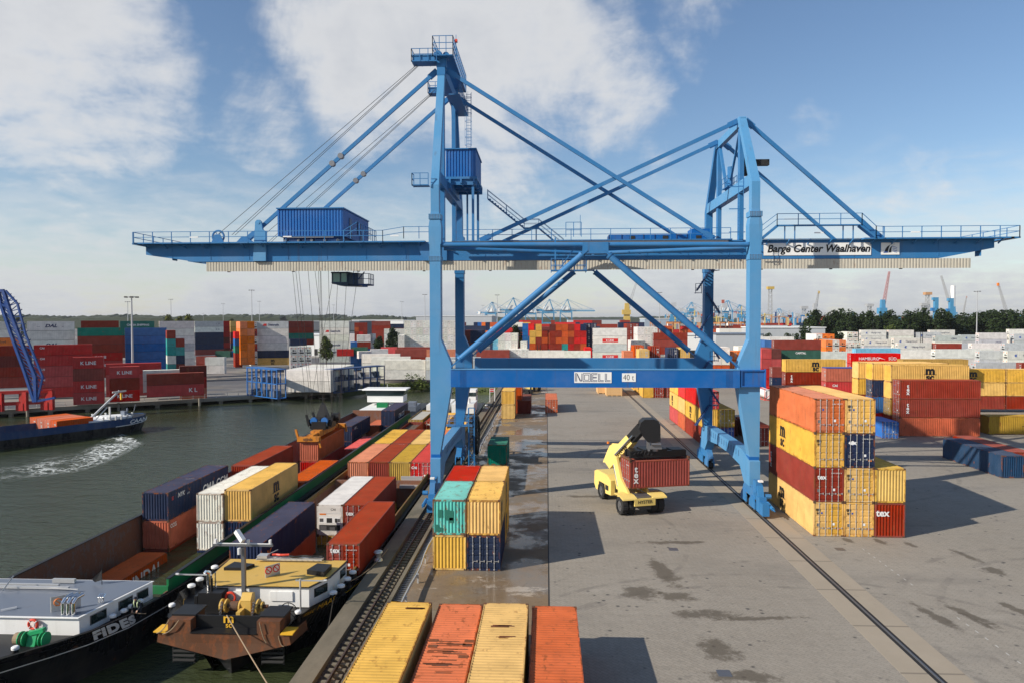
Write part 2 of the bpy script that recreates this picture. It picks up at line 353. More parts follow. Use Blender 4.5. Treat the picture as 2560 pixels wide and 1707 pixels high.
# oil stains where machines stand, each with an outline of its own
def stain(t, c, spots, col=(.075,.06,.042), k=.75):
    P = t.wpos(); wob = t.noise(P, .9, 8, .75)
    for (x, y, rx, ry, ang) in spots:
        mp = t.n('ShaderNodeMapping', vector_type='TEXTURE'); mp.inputs['Location'].default_value = (x, y, 0)
        mp.inputs['Rotation'].default_value = (0, 0, R(ang)); mp.inputs['Scale'].default_value = (rx, ry, 1e3); t.l(P, mp.inputs[0])
        ln = t.n('ShaderNodeVectorMath', operation='LENGTH'); t.l(mp.outputs[0], ln.inputs[0])
        c = t.mix(t.ramp(t.math('ADD', ln.outputs['Value'], t.math('MULTIPLY', t.math('SUBTRACT', wob, .5), 3.4)), 1.05, .45, 0, k), c, col)
    return c
def gp(px, py): p = atz(px, py, 0); return (p.x, p.y)
ARCS = [(28, 92, 21, .35), (31, 90, 26, .30), (-6, 60, 17.5, .28), (14, 30, 19, .3), (14, 30, 21.2, .3), (40, 40, 16, .35), (40, 40, 18.3, .35), (5, 100, 14, .3)]
ab = t.noise(P, .35, 5, .7)
for (ax_, ay_, ar_, aw_) in ARCS:   # tyre tracks
    vm = t.n('ShaderNodeVectorMath', operation='DISTANCE'); t.l(P, vm.inputs[0]); vm.inputs[1].default_value = (ax_, ay_, 0)
    c = t.mix(t.math('MULTIPLY', t.ramp(t.math('ABSOLUTE', t.math('SUBTRACT', vm.outputs['Value'], ar_)), aw_, aw_*.4), t.ramp(ab, .42, .62, 0, .45)), c, (.13,.115,.10))
c = t.mix(t.ramp(t.noise(P, .045, 8, .7, (.5,1,1)), .56, .66, 0, .55), c, (.155,.14,.12))
SP = []
for (px, py, rx, ry, a) in [(1660,1430,.9,3.4,10),(1760,1535,2.2,.8,5),(1790,1620,1.2,1.5,20),(1900,1545,3.2,.35,6),(2340,1540,.5,2.4,12),(2420,1535,.45,2.6,20),(2450,1555,.35,1.5,20),(2548,1525,.5,2.0,15),
        (2120,1350,.35,.9,10),(2200,1352,.35,1.0,10),(2275,1360,.4,1.0,10),(2420,1390,.4,1.6,10),(2480,1425,.8,1.0,0),(1680,1355,3.5,.5,4),(1850,1690,2,.8,5),(1530,1180,3,.4,3),(1700,1060,2.5,1,5),(1480,1240,4,.5,2),(1600,1480,1.5,1.5,0),(1690,1490,1.6,.9,0)]:
    SP.append((*gp(px, py), rx, ry, a))
c = stain(t, c, SP)
t.l(c, t.b.inputs['Base Color'])
t.l(t.ramp(t.noise(P, .3, 5, .6), .3, .7, .75, .95), t.b.inputs['Roughness'])
t.bump(t.math('ADD', br.outputs['Fac'], t.math('MULTIPLY', t.noise(P, 6, 4), .5)), .012, .6)
M['paving'] = m
m = mat('wet_brown_concrete', (.2,.15,.1), .5); t = NT(m); P = t.wpos()
c = t.mix(t.noise(P, .8, 9, .7), (.12,.078,.042), (.27,.195,.12))
c = t.mix(t.ramp(t.noise(P, .13, 7, .65), .48, .62, 0, .8), c, (.16,.14,.115))
wetn = t.noise(P, .17, 8, .68)
c = t.mix(t.ramp(t.noise(P, .30, 9, .74, (.6,1.1,1)), .565, .62, 0, .75), c, (.44,.37,.29))
c = t.mix(t.ramp(t.noise(P, 4.5, 4, .75), .58, .68, 0, .6), c, (.05,.04,.032))
t.l(c, t.b.inputs['Base Color'])
t.l(t.ramp(wetn, .42, .56, .16, .85), t.b.inputs['Roughness'])
t.bump(t.noise(P, 5, 5), .006, .35)
M['wet'] = m
m = mat('pale_concrete_band', (.42,.36,.29), .9); t = NT(m); P = t.wpos()
c = t.mix(t.noise(P, .5, 7, .65), (.285,.24,.18), (.36,.305,.235))
c = t.mix(t.ramp(t.noise(P, 1.5, 5, .7), .6, .75, 0, .5), c, (.22,.19,.15))
jt = t.n('ShaderNodeTexWave', bands_direction='Y'); jt.inputs['Scale'].default_value = .055; jt.inputs['Distortion'].default_value = .0; t.l(P, jt.inputs['Vector'])
c = t.mix(t.ramp(jt.outputs[1], .996, 1.0, 0, .6), c, (.12,.1,.08))
t.l(c, t.b.inputs['Base Color']); M['band'] = m
m = mat('mossy_quay_concrete', (.2,.18,.13), .9); t = NT(m); P = t.wpos()
c = t.mix(t.noise(P, .7, 8, .7, (1,.4,1)), (.07,.06,.04), (.25,.21,.15))
c = t.mix(t.ramp(t.noise(P, .25, 6, .65), .5, .65, 0, .6), c, (.08,.075,.05))
c = t.mix(t.ramp(t.noise(P, 6, 4, .7), .6, .75, 0, .5), c, (.05,.045,.035))
t.l(c, t.b.inputs['Base Color']); t.bump(t.noise(P, 8, 5), .01); M['quay'] = m
m = mat('gravel_ballast', (.16,.11,.08), .95); t = NT(m); P = t.wpos()
vo = t.n('ShaderNodeTexVoronoi'); vo.inputs['Scale'].default_value = 11; t.l(P, vo.inputs['Vector'])
c = t.mix(vo.outputs['Color'], (.035,.022,.015), (.20,.14,.10)); t.l(c, t.b.inputs['Base Color']); t.bump(vo.outputs['Distance'], .04); M['ballast'] = m
m = mat('asphalt_yard', (.1,.1,.1), .85); t = NT(m); P = t.wpos()
c = t.mix(t.ramp(t.noise(P, .025, 6, .6, (1,1.5,1)), .45, .6), (.10,.10,.105), (.27,.245,.21))
c = t.mix(t.ramp(t.noise(P, .12, 7, .65, (.4,1,1)), .5, .72, 0, .5), c, (.16,.13,.10))
t.l(c, t.b.inputs['Base Color']); M['asphalt'] = m
m = mat('harbour_water', (.018,.024,.012), .07, 0, .5); t = NT(m); P = t.wpos()
c = t.mix(t.noise(P, .03, 4), (.028,.038,.016), (.055,.066,.030)); t.l(c, t.b.inputs['Base Color'])
w1 = t.noise(P, .55, 5, .6, (1, 1.7, 1)); w2 = t.noise(P, 3.0, 4, .6, (1, 1.6, 1)); w3 = t.noise(P, .12, 3, .5)
hh = t.math('ADD', t.math('MULTIPLY', w1, .65), t.math('ADD', t.math('MULTIPLY', w2, .16), t.math('MULTIPLY', w3, .6)))
t.bump(hh, .55, .75); t.b.inputs['IOR'].default_value = 1.33
M['water'] = m
m = mat('grass_bank', (.05,.08,.02), .95); t = NT(m); P = t.wpos()
c = t.mix(t.noise(P, .5, 7, .7), (.035,.05,.015), (.10,.12,.03)); t.l(c, t.b.inputs['Base Color']); t.bump(t.noise(P, 2, 6), .4); M['grass'] = m

def flat(name, pts, z, mt, kind='structure', thick=0, skirtmat=None):
    b = MB(); n = len(pts)
    b.add([(x, y, z) for x, y in pts], [tuple(range(n))])
    o = b.build(name, mt)
    if o.data.polygons[0].normal.z < 0: o.data.flip_normals()
    return tag(o, kind=kind)
EDGE = -12.76; ZW = -2.8; ZL = -1.2
flat('water', [(-900,-300),(60,-300),(60,330),(-900,330)], ZW, M['water'])
# our quay: one sheet to the horizon, then the finer sheets on it
flat('ground', [(-9.4,-200),(9000,-200),(9000,14000),(-14,14000),(-14,208),(-9.4,208)], 0, M['paving'])
flat('concrete_strip', [(-9.35,-60),(.12,-60),(.12,208),(-9.35,208)], .006, M['wet'])
b = MB(); b.box(.12,.20,-60,208,.002,.012)
tag(b.build('joint_line', M['dark']), kind='structure')
b = MB()
b.box(EDGE,-11.80,-60,208,-6,.02); b.box(-10.35,-10.1,-60,208,-6,.02); b.box(-9.50,-9.4,-60,208,-.6,.02)
b.box(-10.1,-9.50,-60,208,-.8,-.55); b.box(EDGE-.25,EDGE+.0,-60,208,-1.0,-.05)
tag(b.build('quay_wall', M['quay']), kind='structure')
b = MB(); b.add([(-11.8,-60,-.30),(-10.35,-60,-.30),(-10.35,208,-.30),(-11.8,208,-.30)], [(0,1,2,3)])
tag(b.build('ballast_bed', M['ballast']), kind='structure')
# far side of the basin
LP = [(-900,-420),(-113,151),(-57,193),(-52.5,214),(-40,219),(-14,211),(-14,14000),(-9000,14000),(-9000,-420)]
flat('far_quay_ground', LP, ZL, M['asphalt'])
b = MB()
q0, q1 = V((-420,-71)), V((-57,193)); dq = (q1-q0).normalized(); nq = V((dq.y, -dq.x))
def qp(s, o=0): p = q1-dq*s+nq*o; return p
def strip(b, s0, s1, o0, o1, z0, z1, mi=0):
    a, c_, d_, e = qp(s0,o0), qp(s1,o0), qp(s1,o1), qp(s0,o1)
    b.prism([(a.x,a.y),(c_.x,c_.y),(d_.x,d_.y),(e.x,e.y)], 'z', z0, z1, mi)
strip(b, -1, 440, -.4, .9, -1.95, -1.17); strip(b, -1, 440, -6, -.3, -2.2, -1.3)
tag(b.build('far_quay_edge', M['concrete']), kind='structure')
b = MB(); strip(b, -1, 440, -9, -8, -4, -1.3); tag(b.build('far_quay_wall', M['dark']), kind='structure')
# sloping banks beyond the basin
b = MB()
bp = [(-57,193),(-52.5,214),(-40,219),(-14,211)]
lowp = [(-55.5,192),(-47,206),(-38,208.5),(-13,198)]
for i in range(3):
    a, c_ = bp[i], bp[i+1]; d_, e = lowp[i+1], lowp[i]
    b.add([(a[0],a[1],ZL+.01),(c_[0],c_[1],ZL+.01 if i < 2 else .0),(d_[0],d_[1],ZW-.3),(e[0],e[1],ZW-.3)], [(0,1,2,3)])
tag(b.build('river_bank', M['grass']), kind='structure')
b = MB(); b.add([(-30,214.5,-.2),(-12.7,209.5,.15),(-12.7,196,-2.9),(-26,201,-2.9)], [(0,1,2,3)]); b.box(-14.2,-9.3,207.9,212,-1.3,-.003)
tag(b.build('stony_bank', M['grass']), kind='structure')
# rip-rap and bushes on the bank
mr = mat('riprap_stone', (.4,.38,.35), .9)
b = MB()
for i in range(900):
    u, v_ = random.random(), random.random()
    x = -28+15*u; yy = 199.5+13*v_-.24*(x+13)*0; z = -2.9+3.0*v_; yy += (-(x+13))*.28
    s = random.uniform(.25,.7)
    ring = []
    for k in range(2):
        rr = []
        for j in range(5):
            a = 2*pi*j/5+random.random()*.6; rr.append((x+s*.6*cos(a)*(1 if k == 0 else .7), yy+s*.6*sin(a)*(1 if k == 0 else .7), z+(0 if k == 0 else s*random.uniform(.4,.7))))
        ring.append(rr)
    b.loft(ring)
tag(b.build('riprap_stones', mr), 'pale rock armour heaped on the bank behind the near crane leg', 'stones', kind='stuff')
def leafmat(name, c1, c2):
    m = mat(name, c1, .8, 0, .15); t = NT(m)
    oi = t.n('ShaderNodeObjectInfo'); P = t.obj()
    c = t.mix(t.noise(P, .9, 4, .6), c1, c2); t.l(c, t.b.inputs['Base Color']); return m
M['leaf'] = leafmat('poplar_leaves', (.010,.020,.007), (.035,.055,.016))
M['leaf2'] = leafmat('bush_leaves', (.03,.06,.012), (.11,.13,.03))
M['leaf3'] = leafmat('autumn_tree_leaves', (.06,.08,.012), (.16,.16,.03))
def crown(b, c, rx, rz, n, s, rnd=random):
    "leaf clumps through an uneven volume"
    lobes = [(rnd.uniform(-.5,.5)*rx, rnd.uniform(-.5,.5)*rx, rnd.uniform(-.7,.75)*rz, rnd.uniform(.35,.62)) for _ in range(11)]
    for i in range(n):
        lx, ly, lz, lr = rnd.choice(lobes)
        d = V((rnd.gauss(0,1), rnd.gauss(0,1), rnd.gauss(0,1))).normalized()*(rnd.random()**.4)
        p = V((c[0]+lx+d.x*rx*lr, c[1]+ly+d.y*rx*lr, c[2]+lz+d.z*rz*lr*.8))
        a = V((rnd.gauss(0,1), rnd.gauss(0,1), rnd.gauss(0,.7))).normalized(); e = a.cross(V((rnd.gauss(0,1), rnd.gauss(0,1), rnd.gauss(0,1)))).normalized()
        k = s*rnd.uniform(.5,1.3)
        b.add([p-a*k, p+e*k*.5, p+a*k, p-e*k*.55], [(0,1,2,3)])
tree_mesh = []
for v_ in range(3):
    rnd = random.Random(10+v_); cb = MB(); crown(cb, (0,0,12.5), 5.2, 8.5, 1500, .75, rnd)
    tb = MB(); tb.tube((0,0,-1),(0,0,8),.35,8,0,.2)
    for k in range(7):
        a = k*2.4; tb.tube((0,0,3+k*.9),(2.6*cos(a),2.6*sin(a),8+k*1.2),.14,5,0,.05)
    tree_mesh.append((cb.mesh('crown', M['leaf']), tb.mesh('trunk', M['bark'])))
def tree(loc, s, v_, label, group=None, leaf=None, sz=1):
    r_ = empty('tree', loc, random.uniform(0,6)); r_.scale = (s, s, s*sz)
    cm, tm = tree_mesh[v_ % 3]
    o = link('crown', cm, r_)
    if leaf: o.material_slots[0].link = 'OBJECT'; o.material_slots[0].material = leaf
    link('trunk', tm, r_); tag(r_, label, 'tree', group); return r_
# rails
def railbar(b, x, y0, y1, z=0.0, w=.15, h=.17):
    b.box(x-w/2, x+w/2, y0, y1, z-h, z-h+.03); b.box(x-.02, x+.02, y0, y1, z-h+.03, z-.05); b.box(x-.045, x+.045, y0, y1, z-.05, z)
XL, XR = -11.1, 19.9
b = MB(); railbar(b, XL, -60, 207, .02)
r_ = tag(b.build('crane_rail', weathered('brown_rail_steel', (.055,.035,.03), .5, .6, .6, .4)), 'rusty crane rail laid in ballast along the quay edge', 'rail')
b = MB()
for i in range(380):
    y_ = -20+i*.62
    if y_ > 206: break
    b.box(-11.55,-10.6,y_,y_+.26,-.32,-.17)
b.build('sleeper', M['quay'], r_)
b = MB()
b.box(-10.1+.02,-9.52,-60,20,-.4,-.36)
y_ = 20
while y_ < 140: b.box(-10.08,-9.52,y_,y_+.1,-.22,-.16); y_ += .34
tag(b.build('cable_trench_grating', M['steel']), 'ladder like metal grating over the cable trench beside the crane rail', 'grating')
b = MB()
b.box(XR-1.62,XR-.26,-60,420,.0,.012); b.box(XR+.26,XR+1.62,-60,420,.0,.012)
tag(b.build('concrete_band', M['band']), kind='structure')
b = MB(); b.box(XR-.26,XR+.26,-60,420,.002,.008); tag(b.build('rail_groove', M['dark']), kind='structure')
b = MB(); railbar(b, XR, -60, 420, .06, .12, .05)
tag(b.build('crane_rail', M['steel']), 'sunken crane rail between two pale concrete bands across the paving', 'rail')
# white dashes painted on the paving right of the rail
b = MB()
for i in range(30):
    x = 25.15+i*.0; y_ = 58-i*.93
    if 9 < i < 15 or i < 1: continue
    b.box(x-.035, x+.035, y_, y_+.30, .001, .005)
tag(b.build('painted_dashes', mat('worn_white_paint', (.42,.41,.38), .9)), kind='structure')
b = MB()
for (px, py) in [(1683,1372),(1810,1682),(2100,1372)]:
    g = atz(px,py,0); b.box(g.x-.35,g.x+.35,g.y-.35,g.y+.35,.0,.015)
tag(b.build('drain_covers', M['steel']), kind='structure')
# guard rail with a yellow stretch
gx = -9.12
g = empty('guard_rail', (gx, 40, 0)); tag(g, 'long bent steel guard rail between the trench and the wet strip', 'guard rail')
b = MB(); pts = []
for i in range(60):
    y_ = 40.5+i*2.0; pts.append((gx+.10*sin(i*.55)+.05*sin(i*1.7), y_, .62+.04*sin(i*1.1)))
for a, c_ in zip(pts, pts[1:]):
    for dz in (-.11, .03): b.bar((a[0],a[1],a[2]+dz), (c_[0],c_[1],c_[2]+dz), .05, .10)
    b.bar((a[0]+.03,a[1],a[2]-.04), (c_[0]+.03,c_[1],c_[2]-.04), .02, .24)
o = b.build('rail_beam', M['galv'], g)
b = MB()
for a in pts[::2]: b.box(a[0]+.04,a[0]+.16,a[1]-.06,a[1]+.06,-.0,.66)
o = b.build('posts', M['galv'], g)
rebase(g)
# ================================================================= lettering
_tc = {}
def text_mesh(s, size=1.0, bold=0.0, shear=0.0, sx=1.0, space=1.0, vert=False, key=None, serif=False):
    k = (s, round(size,3), bold, shear, sx, space, vert, serif)
    if k in _tc: return _tc[k]
    cu = bpy.data.curves.new('t', 'FONT'); cu.body = '\n'.join(s) if vert else s
    cu.size = size; cu.offset = bold*size; cu.shear = shear; cu.space_character = space; cu.align_x = 'CENTER'; cu.align_y = 'CENTER'; cu.resolution_u = 3
    if vert: cu.space_line = .62
    o = bpy.data.objects.new('t', cu); COL.objects.link(o)
    dg = bpy.context.evaluated_depsgraph_get(); dg.update()
    me = bpy.data.meshes.new_from_object(o.evaluated_get(dg)); bpy.data.objects.remove(o)
    for v in me.vertices: v.co.x *= sx
    if serif:      # slab feet added at the top and bottom of every upright
        pass
    me.materials.clear(); me.name = 'lettering'; _tc[k] = me; return me
def letter(s, mt, parent, loc, face='-y', size=1., name='lettering', **k):
    me = text_mesh(s, size, **k)
    kk = (me.name, mt.name)
    if kk not in _tc:
        m2 = me.copy(); m2.materials.append(mt); _tc[kk] = m2
    rot = {'-y': (pi/2,0,0), '-x': (pi/2,0,-pi/2), '+x': (pi/2,0,pi/2), '+y': (pi/2,0,pi), 'up': (0,0,0)}[face]
    return link(name, _tc[kk], parent, loc, rot)
# ================================================================= gantry crane
CR = empty('gantry_crane', (4.4, 79.7, 0)); tag(CR, 'huge blue gantry crane straddling the quay with two masts and a long boom', 'crane')
YN, YF, GN, GF = 69.4, 90.1, 74.6, 84.5
B = M['blue']; BP = M['blue_pale']
LX = {'L': -10.9, 'R': 20.02}
def mirror_leg(side, yn, sgn):
    "one leg: foot, wide part at the portal beam, column, leaning mast part. sgn=+1 near (depth goes back)"
    cx = LX[side]; i = 1 if side == 'L' else -1; out = cx-.53*i
    y0, y1 = (yn, yn+1.25) if sgn > 0 else (yn-1.25, yn)
    b = MB()
    ring = lambda z, inner, ya=0: [(out, y0+ya, z), (cx+inner*i, y0+ya, z), (cx+inner*i, y1+ya, z), (out, y1+ya, z)]
    b.loft([ring(4.6,.42), ring(5.1,.42), ring(11.6,1.56), ring(13.9,1.56), ring(16.3,.54), ring(25.6,.54)])
    ty = (GN-.5-yn) if sgn > 0 else (GF+.5-yn)
    top = 44.6 if side == 'L' else 38.9
    kz = 31.4
    def rg(z, w0, w1, ya, d0, d1): return [(cx-w0, y0+ya+d0, z), (cx+w1, y0+ya+d0, z), (cx+w1, y1+ya+d1, z), (cx-w0, y1+ya+d1, z)]
    b.loft([rg(25.6,.60,.60,0,0,0), rg(27.3,.62,.62,0,0,0), rg(28.8,.40,.40,0,.1,-.2), rg(kz,.40,.40,0,.1,-.2), rg(top,.36,.36,ty,.35,-.2)])
    for z in (24.2, 28.3):   # bolted flanges
        b.box(cx-.60, cx+.60, y0-.045, y1+.045, z-.25, z+.25)
    for z in (19.2, 14.9): b.box(cx-.56*1, cx+.56, y0-.01, y1+.01, z, z+.03)
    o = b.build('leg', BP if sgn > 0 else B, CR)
    bb = MB()
    for z in (24.2, 28.3):
        for r_ in range(4):
            for c_ in range(8): bb.box(cx-.55+c_*.15, cx-.50+c_*.15, y0-.07, y0-.04, z-.2+r_*.12, z-.15+r_*.12)
    if sgn > 0: bb.build('flange_bolts', M['casting'], o)['kind'] = 'stuff'
    return o
for sd in 'LR':
    mirror_leg(sd, YN, 1); mirror_leg(sd, YF, -1)
# portal beams
b = MB(); b.box(-9.36+.04, 18.50, YN-.5, YN+.85, 11.7, 13.38); b.box(18.5,20.95,YN-.28,YN+.0,11.78,13.42)
b.box(18.62,20.8,YN-.42,YN-.28,13.30,13.40); b.box(18.62,20.8,YN-.42,YN-.28,11.78,11.88); b.box(18.62,18.74,YN-.42,YN-.28,11.88,13.3); b.box(20.85,20.95,YN-.5,YN-.28,11.7,13.5)
pb = b.build('portal_beam', M['blue_beam'], CR)
b = MB(); b.box(-9.3,18.48,YN-.55,YN+.9,13.385,13.43); b.build('top_flange', M['blue_pale'], pb)
b = MB()
for x0 in (-8.4, 17.2):
    for c_ in range(5):
        for r_ in range(14): b.box(x0+c_*.13, x0+c_*.13+.06, YN-.52, YN-.5, 11.78+r_*.115, 11.83+r_*.115)
b.build('bolts', M['blue_dark'], pb)['kind'] = 'stuff'
b = MB(); b.box(-9.0, 18.6, YF-1.2, YF+.1, 11.7, 13.4); b.build('portal_beam', B, CR)
# name plates on the beam
def plate(nm, x0, x1, z0, z1, y, mt=None, parent=CR):
    b = MB(); b.box(x0, x1, y-.03, y, z0, z1); return b.build(nm, mt or M['white'], parent)
p0 = atY(1435.7, 929, YN-.5); p1 = atY(1528.8, 956.3, YN-.5)
pl = plate('name_plate', p0.x, p1.x, p1.z, p0.z, YN-.505)
# outline letters NOELL made of double strokes
b = MB(); W_ = p1.x-p0.x; Hh = p0.z-p1.z; yy = YN-.538; lw = .05
def ln(pts):
    for a, c_ in zip(pts, pts[1:]):
        b.bar((p0.x+a[0]*W_, yy, p1.z+a[1]*Hh), (p0.x+c_[0]*W_, yy, p1.z+c_[1]*Hh), lw, .012, up=(0,1,0))
for e in (0, .035):
    ln([(.03+e,.13),(.03+e,.87-e*2),(.07+e*.4,.87-e*2),(.155+e*.2,.17+e*2.5),(.20,.17+e*2.5)])
    ln([(.20,.13+e*3),(.20+e*0,.17)]) if 0 else None
ln([(.20,.87),(.20,.17)])
ln([(.235,.87),(.43,.87),(.43,.13),(.235,.13),(.235,.87)]); ln([(.275,.74),(.39,.74),(.39,.26),(.275,.26),(.275,.74)])
for e in (0, .035):
    ln([(.62,.87-e*3),(.46+e,.87-e*3),(.46+e,.13+e*3),(.62,.13+e*3)]); ln([(.50,.54-e*2.2),(.60,.54-e*2.2)])
    ln([(.65+e,.87),(.65+e,.13+e*3),(.79,.13+e*3)]); ln([(.83+e,.87),(.83+e,.13+e*3),(.97,.13+e*3)])
b.build('lettering', M['navy'], pl)
p0 = atY(1555, 932, YN-.5); p1 = atY(1589.4, 953.4, YN-.5)
pl = plate('load_plate', p0.x, p1.x, p1.z, p0.z, YN-.505)
letter('40 t', M['black'], pl, ((p0.x+p1.x)/2-.03, YN-.54, (p0.z+p1.z)/2-.02), size=.80, bold=-.008, sx=.82)
# V braces, horizontal tubes
for yy, z_t, mt in ((YN+.35, 24.85, B), (YF-.5, 24.5, B)):
    for sx_ in (0, 1):
        b = MB()
        a = V((3.9, yy, z_t)) if sx_ == 0 else V((5.6, yy, z_t)); e = V((-9.0, yy, 13.95)) if sx_ == 0 else V((18.15, yy, 13.95))
        d = (e-a).normalized()
        b.tube(a+d*.6, e-d*.6, .33, 14); b.bar(a-d*.1, a+d*.75, .12, .7, up=(0,1,0)); b.bar(e-d*.75, e+d*.5, .12, .75, up=(0,1,0)); b.tube(a+d*.55, a+d*.75, .38, 14); b.tube(e-d*.75, e-d*.55, .38, 14)
        b.build('diagonal_brace', mt, CR, smooth=True)
    b = MB(); b.box(3.5,6.0,yy-.3,yy+.3,z_t-.25,z_t+.85); b.build('brace_node', mt, CR)
    b = MB(); b.tube((-10.3,yy,25.55),(19.4,yy,25.4),.24,14)
    for x in (-10.6,): b.bar((x-.6,yy,25.55),(-10.2,yy,25.55),.5,.05)
    b.bar((19.3,yy,25.4),(21.2,yy,25.4),.5,.05)
    b.build('tie_tube', mt, CR, smooth=True)
b = MB(); b.tube((-10.2,YN+1.3,25.3),(4.6,GN-1,25.0),.2,12); b.tube((19.2,YN+1.3,25.2),(4.9,GN-1,25.0),.2,12); b.build('plan_brace', B, CR, smooth=True)
# girders
for gy in (GN, GF):
    y0, y1 = (gy, gy+1.0) if gy == GN else (gy-1.0, gy)
    b = MB(); prof = [(-42.9,26.3),(-42.9,25.2),(-37.4,24.42),(40.0,24.4),(45.3,25.4),(45.3,26.2)]
    b.prism(prof, 'y', y0, y1); b.box(-42.9,45.3,y0-.18,y1+.18,26.22,26.36)
    b.box(-42.0,-30,y0-.06,y1+.06,24.36,24.40) if 0 else None
    x = -40
    while x < 45:
        if not (-30.5 < x < -28.5): b.box(x-.02, x+.02, y0-.03, y1, 24.6, 26.2)
        x += 4.2
    b.box(-12.9,-10.4,y0-.35,y0,24.40,26.3); b.prism([(-13.6,26.3),(-12.9,24.40),(-12.9,26.3)], 'y', y0-.35, y0)
    g_ = b.build('boom_girder', B, CR)
    # hinge bracket for the machine house stays
    b = MB(); b.prism([(-31.1,24.45),(-29.7,24.45),(-29.7,27.6),(-30.0,27.75),(-30.15,28.6),(-30.35,28.8),(-30.6,28.8),(-30.8,28.6)], 'y', y0-.32, y0-.0)
    b.tube((-30.45,y0-.36,28.5),(-30.45,y0,28.5),.16,12); b.build('hinge_bracket', BP, g_)
# cable tray skirt
b = MB()
for gy in (GN+.02,):
    x = -36.3; k = 0; pr = []
    while x < 42.9:
        pr += [(x, gy-.03), (x+.15, gy-.03), (x+.19, gy+.0), (x+.27, gy+.0)]; x += .31
    n = len(pr); b.add([(p, q, 24.36) for p, q in pr]+[(p, q, 23.38) for p, q in pr], [(i, i+1, n+i+1, n+i) for i in range(n-1)])
b.build('cable_tray_skirt', M['skirt'], CR)
b = MB(); b.box(-36.3,42.9,GN+.15,GN+.3,23.75,24.36)
for x in range(-34,42,7): b.box(x,x+.25,GN-.05,GN+.2,23.30,23.38)
b.build('runway_rail', M['dark'], CR)
# walkways, railings
def railing(b, pts, h=1.1, post=2.0, r=.028, mids=(.55,)):
    for a, c_ in zip(pts, pts[1:]):
        a = V(a); c_ = V(c_)
        for m_ in (h,)+tuple(mids): b.bar(a+V((0,0,m_)), c_+V((0,0,m_)), r*2, r*2)
        L = (c_-a).length; n = max(1, round(L/post))
        for i in range(n+1):
            p = a+(c_-a)*i/n; b.bar(p-V((0,0,.12)), p+V((0,0,h)), r*2.4, r*2.4)
b = MB(); rb = MB()
b.box(-43.6,-12.6,GN-1.05,GN-.18,26.26,26.40); b.box(-12.6,18.9,GN-1.05,GN-.18,26.26,26.36) if 0 else None
b.box(32.0,46.6,GN-1.05,GN-.18,26.26,26.40); b.box(46.3,47.2,GN-1.05,GF+1,26.26,26.40); b.box(-43.8,-43.2,GN-1.05,GF+1,26.2,26.36)
b.box(-9.8,18.9,GN-1.0,GN-.18,26.3,26.40)
x = -42.6
while x < 46:
    b.bar((x,GN-.1,25.85),(x,GN-1.0,26.28),.08,.14); x += 2.1
rp = lambda pts: railing(rb, pts)
rp([(-43.6,GN-1.05,26.4),(-17,GN-1.05,26.4),(-14.8,GN-1.05,26.75),(-11.6,GN-1.05,26.75)]); rp([(-43.7,GN-1.05,26.4),(-43.7,GF+1,26.4)])
rp([(-43.6,GF+1.0,26.4),(-12,GF+1.0,26.4)]); rp([(-9.6,GN-1.0,26.4),(18.7,GN-1.0,26.4)]); rp([(-9.6,GF+1.0,26.4),(18.7,GF+1.0,26.4)])
rp([(33.8,GN-1.05,26.4),(47.1,GN-1.05,26.4)]); rp([(47.1,GN-1.05,26.4),(47.1,GF+1,26.4)]); rp([(22,GF+1,26.4),(47.1,GF+1,26.4)])
# raised walkway right of the right mast
rz = 27.75
b.box(23.3,31.7,GN-1.1,GN-.55,rz-.12,rz); b.bar((21.9,GN-.7,26.4),(23.4,GN-.7,rz-.1),.8,.2); b.bar((31.6,GN-.7,rz-.1),(33.1,GN-.7,26.45),.8,.2)
rp([(20.9,GN-1.1,26.9),(21.8,GN-1.1,26.6),(23.3,GN-1.1,rz),(31.7,GN-1.1,rz),(33.1,GN-1.1,26.45),(33.9,GN-1.1,26.4)])
b.box(21,33.5,GN-.35,GN-.2,26.38,26.42)
for x in (24.2,25.2,30,31): b.bar((x,GN-.7,26.3),(x,GN-.7,rz),.1)
wk = b.build('walkway', B, CR); rb.build('railing', B, CR)
# cable duct along the walkway inside the portal
b = MB(); b.box(-10.2,18.4,GN-1.35,GN-1.1,26.0,26.16); b.box(-10.2,18.4,GN-1.3,GN-1.15,26.2,26.24)
x = -9
while x < 18: b.box(x,x+.12,GN-1.38,GN-1.0,25.85,26.05); x += 2.4
b.build('cable_duct', M['steel'], CR)
b = MB()
for x in (-37.5,-27.5,-16.2,27,36.5): b.box(x,x+.9,GN-1.15,GN-1.08,26.85,26.97)
b.build('sign_bars', M['wmark'], CR)
# signs on the girder
p0 = atY(1909.5, 608.8, GN-.05); p1 = atY(2177.5, 638, GN-.05)
pl = plate('name_board', p0.x, p1.x, p1.z, p0.z, GN-.03)
letter('Barge Center Waalhaven', M['black'], pl, ((p0.x+p1.x)/2+.1, GN-.075, (p0.z+p1.z)/2+.02), size=1.06, bold=.03, shear=.26, sx=.955)
p0 = atY(2202.8, 607.5, GN-.05); p1 = atY(2248.5, 637.2, GN-.05)
pl = plate('logo_board', p0.x, p1.x, p1.z, p0.z, GN-.03)
b = MB(); w_ = p1.x-p0.x; h_ = p0.z-p1.z
L_ = lambda u, v_: (p0.x+u*w_, p1.z+v_*h_)
def arc(u0, v0, u1, v1, u2, v2, n=8):
    return [L_(u0*(1-t)**2+2*u1*t*(1-t)+u2*t*t, v0*(1-t)**2+2*v1*t*(1-t)+v2*t*t) for t in [i/n for i in range(n+1)]]
b.prism(arc(.18,.20,.26,.80,.62,.86)+arc(.48,.80,.38,.5,.36,.18)[0:], 'y', GN-.085, GN-.062)
b.prism(arc(.42,.18,.44,.72,.74,.84)+arc(.60,.74,.54,.5,.54,.2), 'y', GN-.085, GN-.062)
b.build('emblem', M['black'], pl)
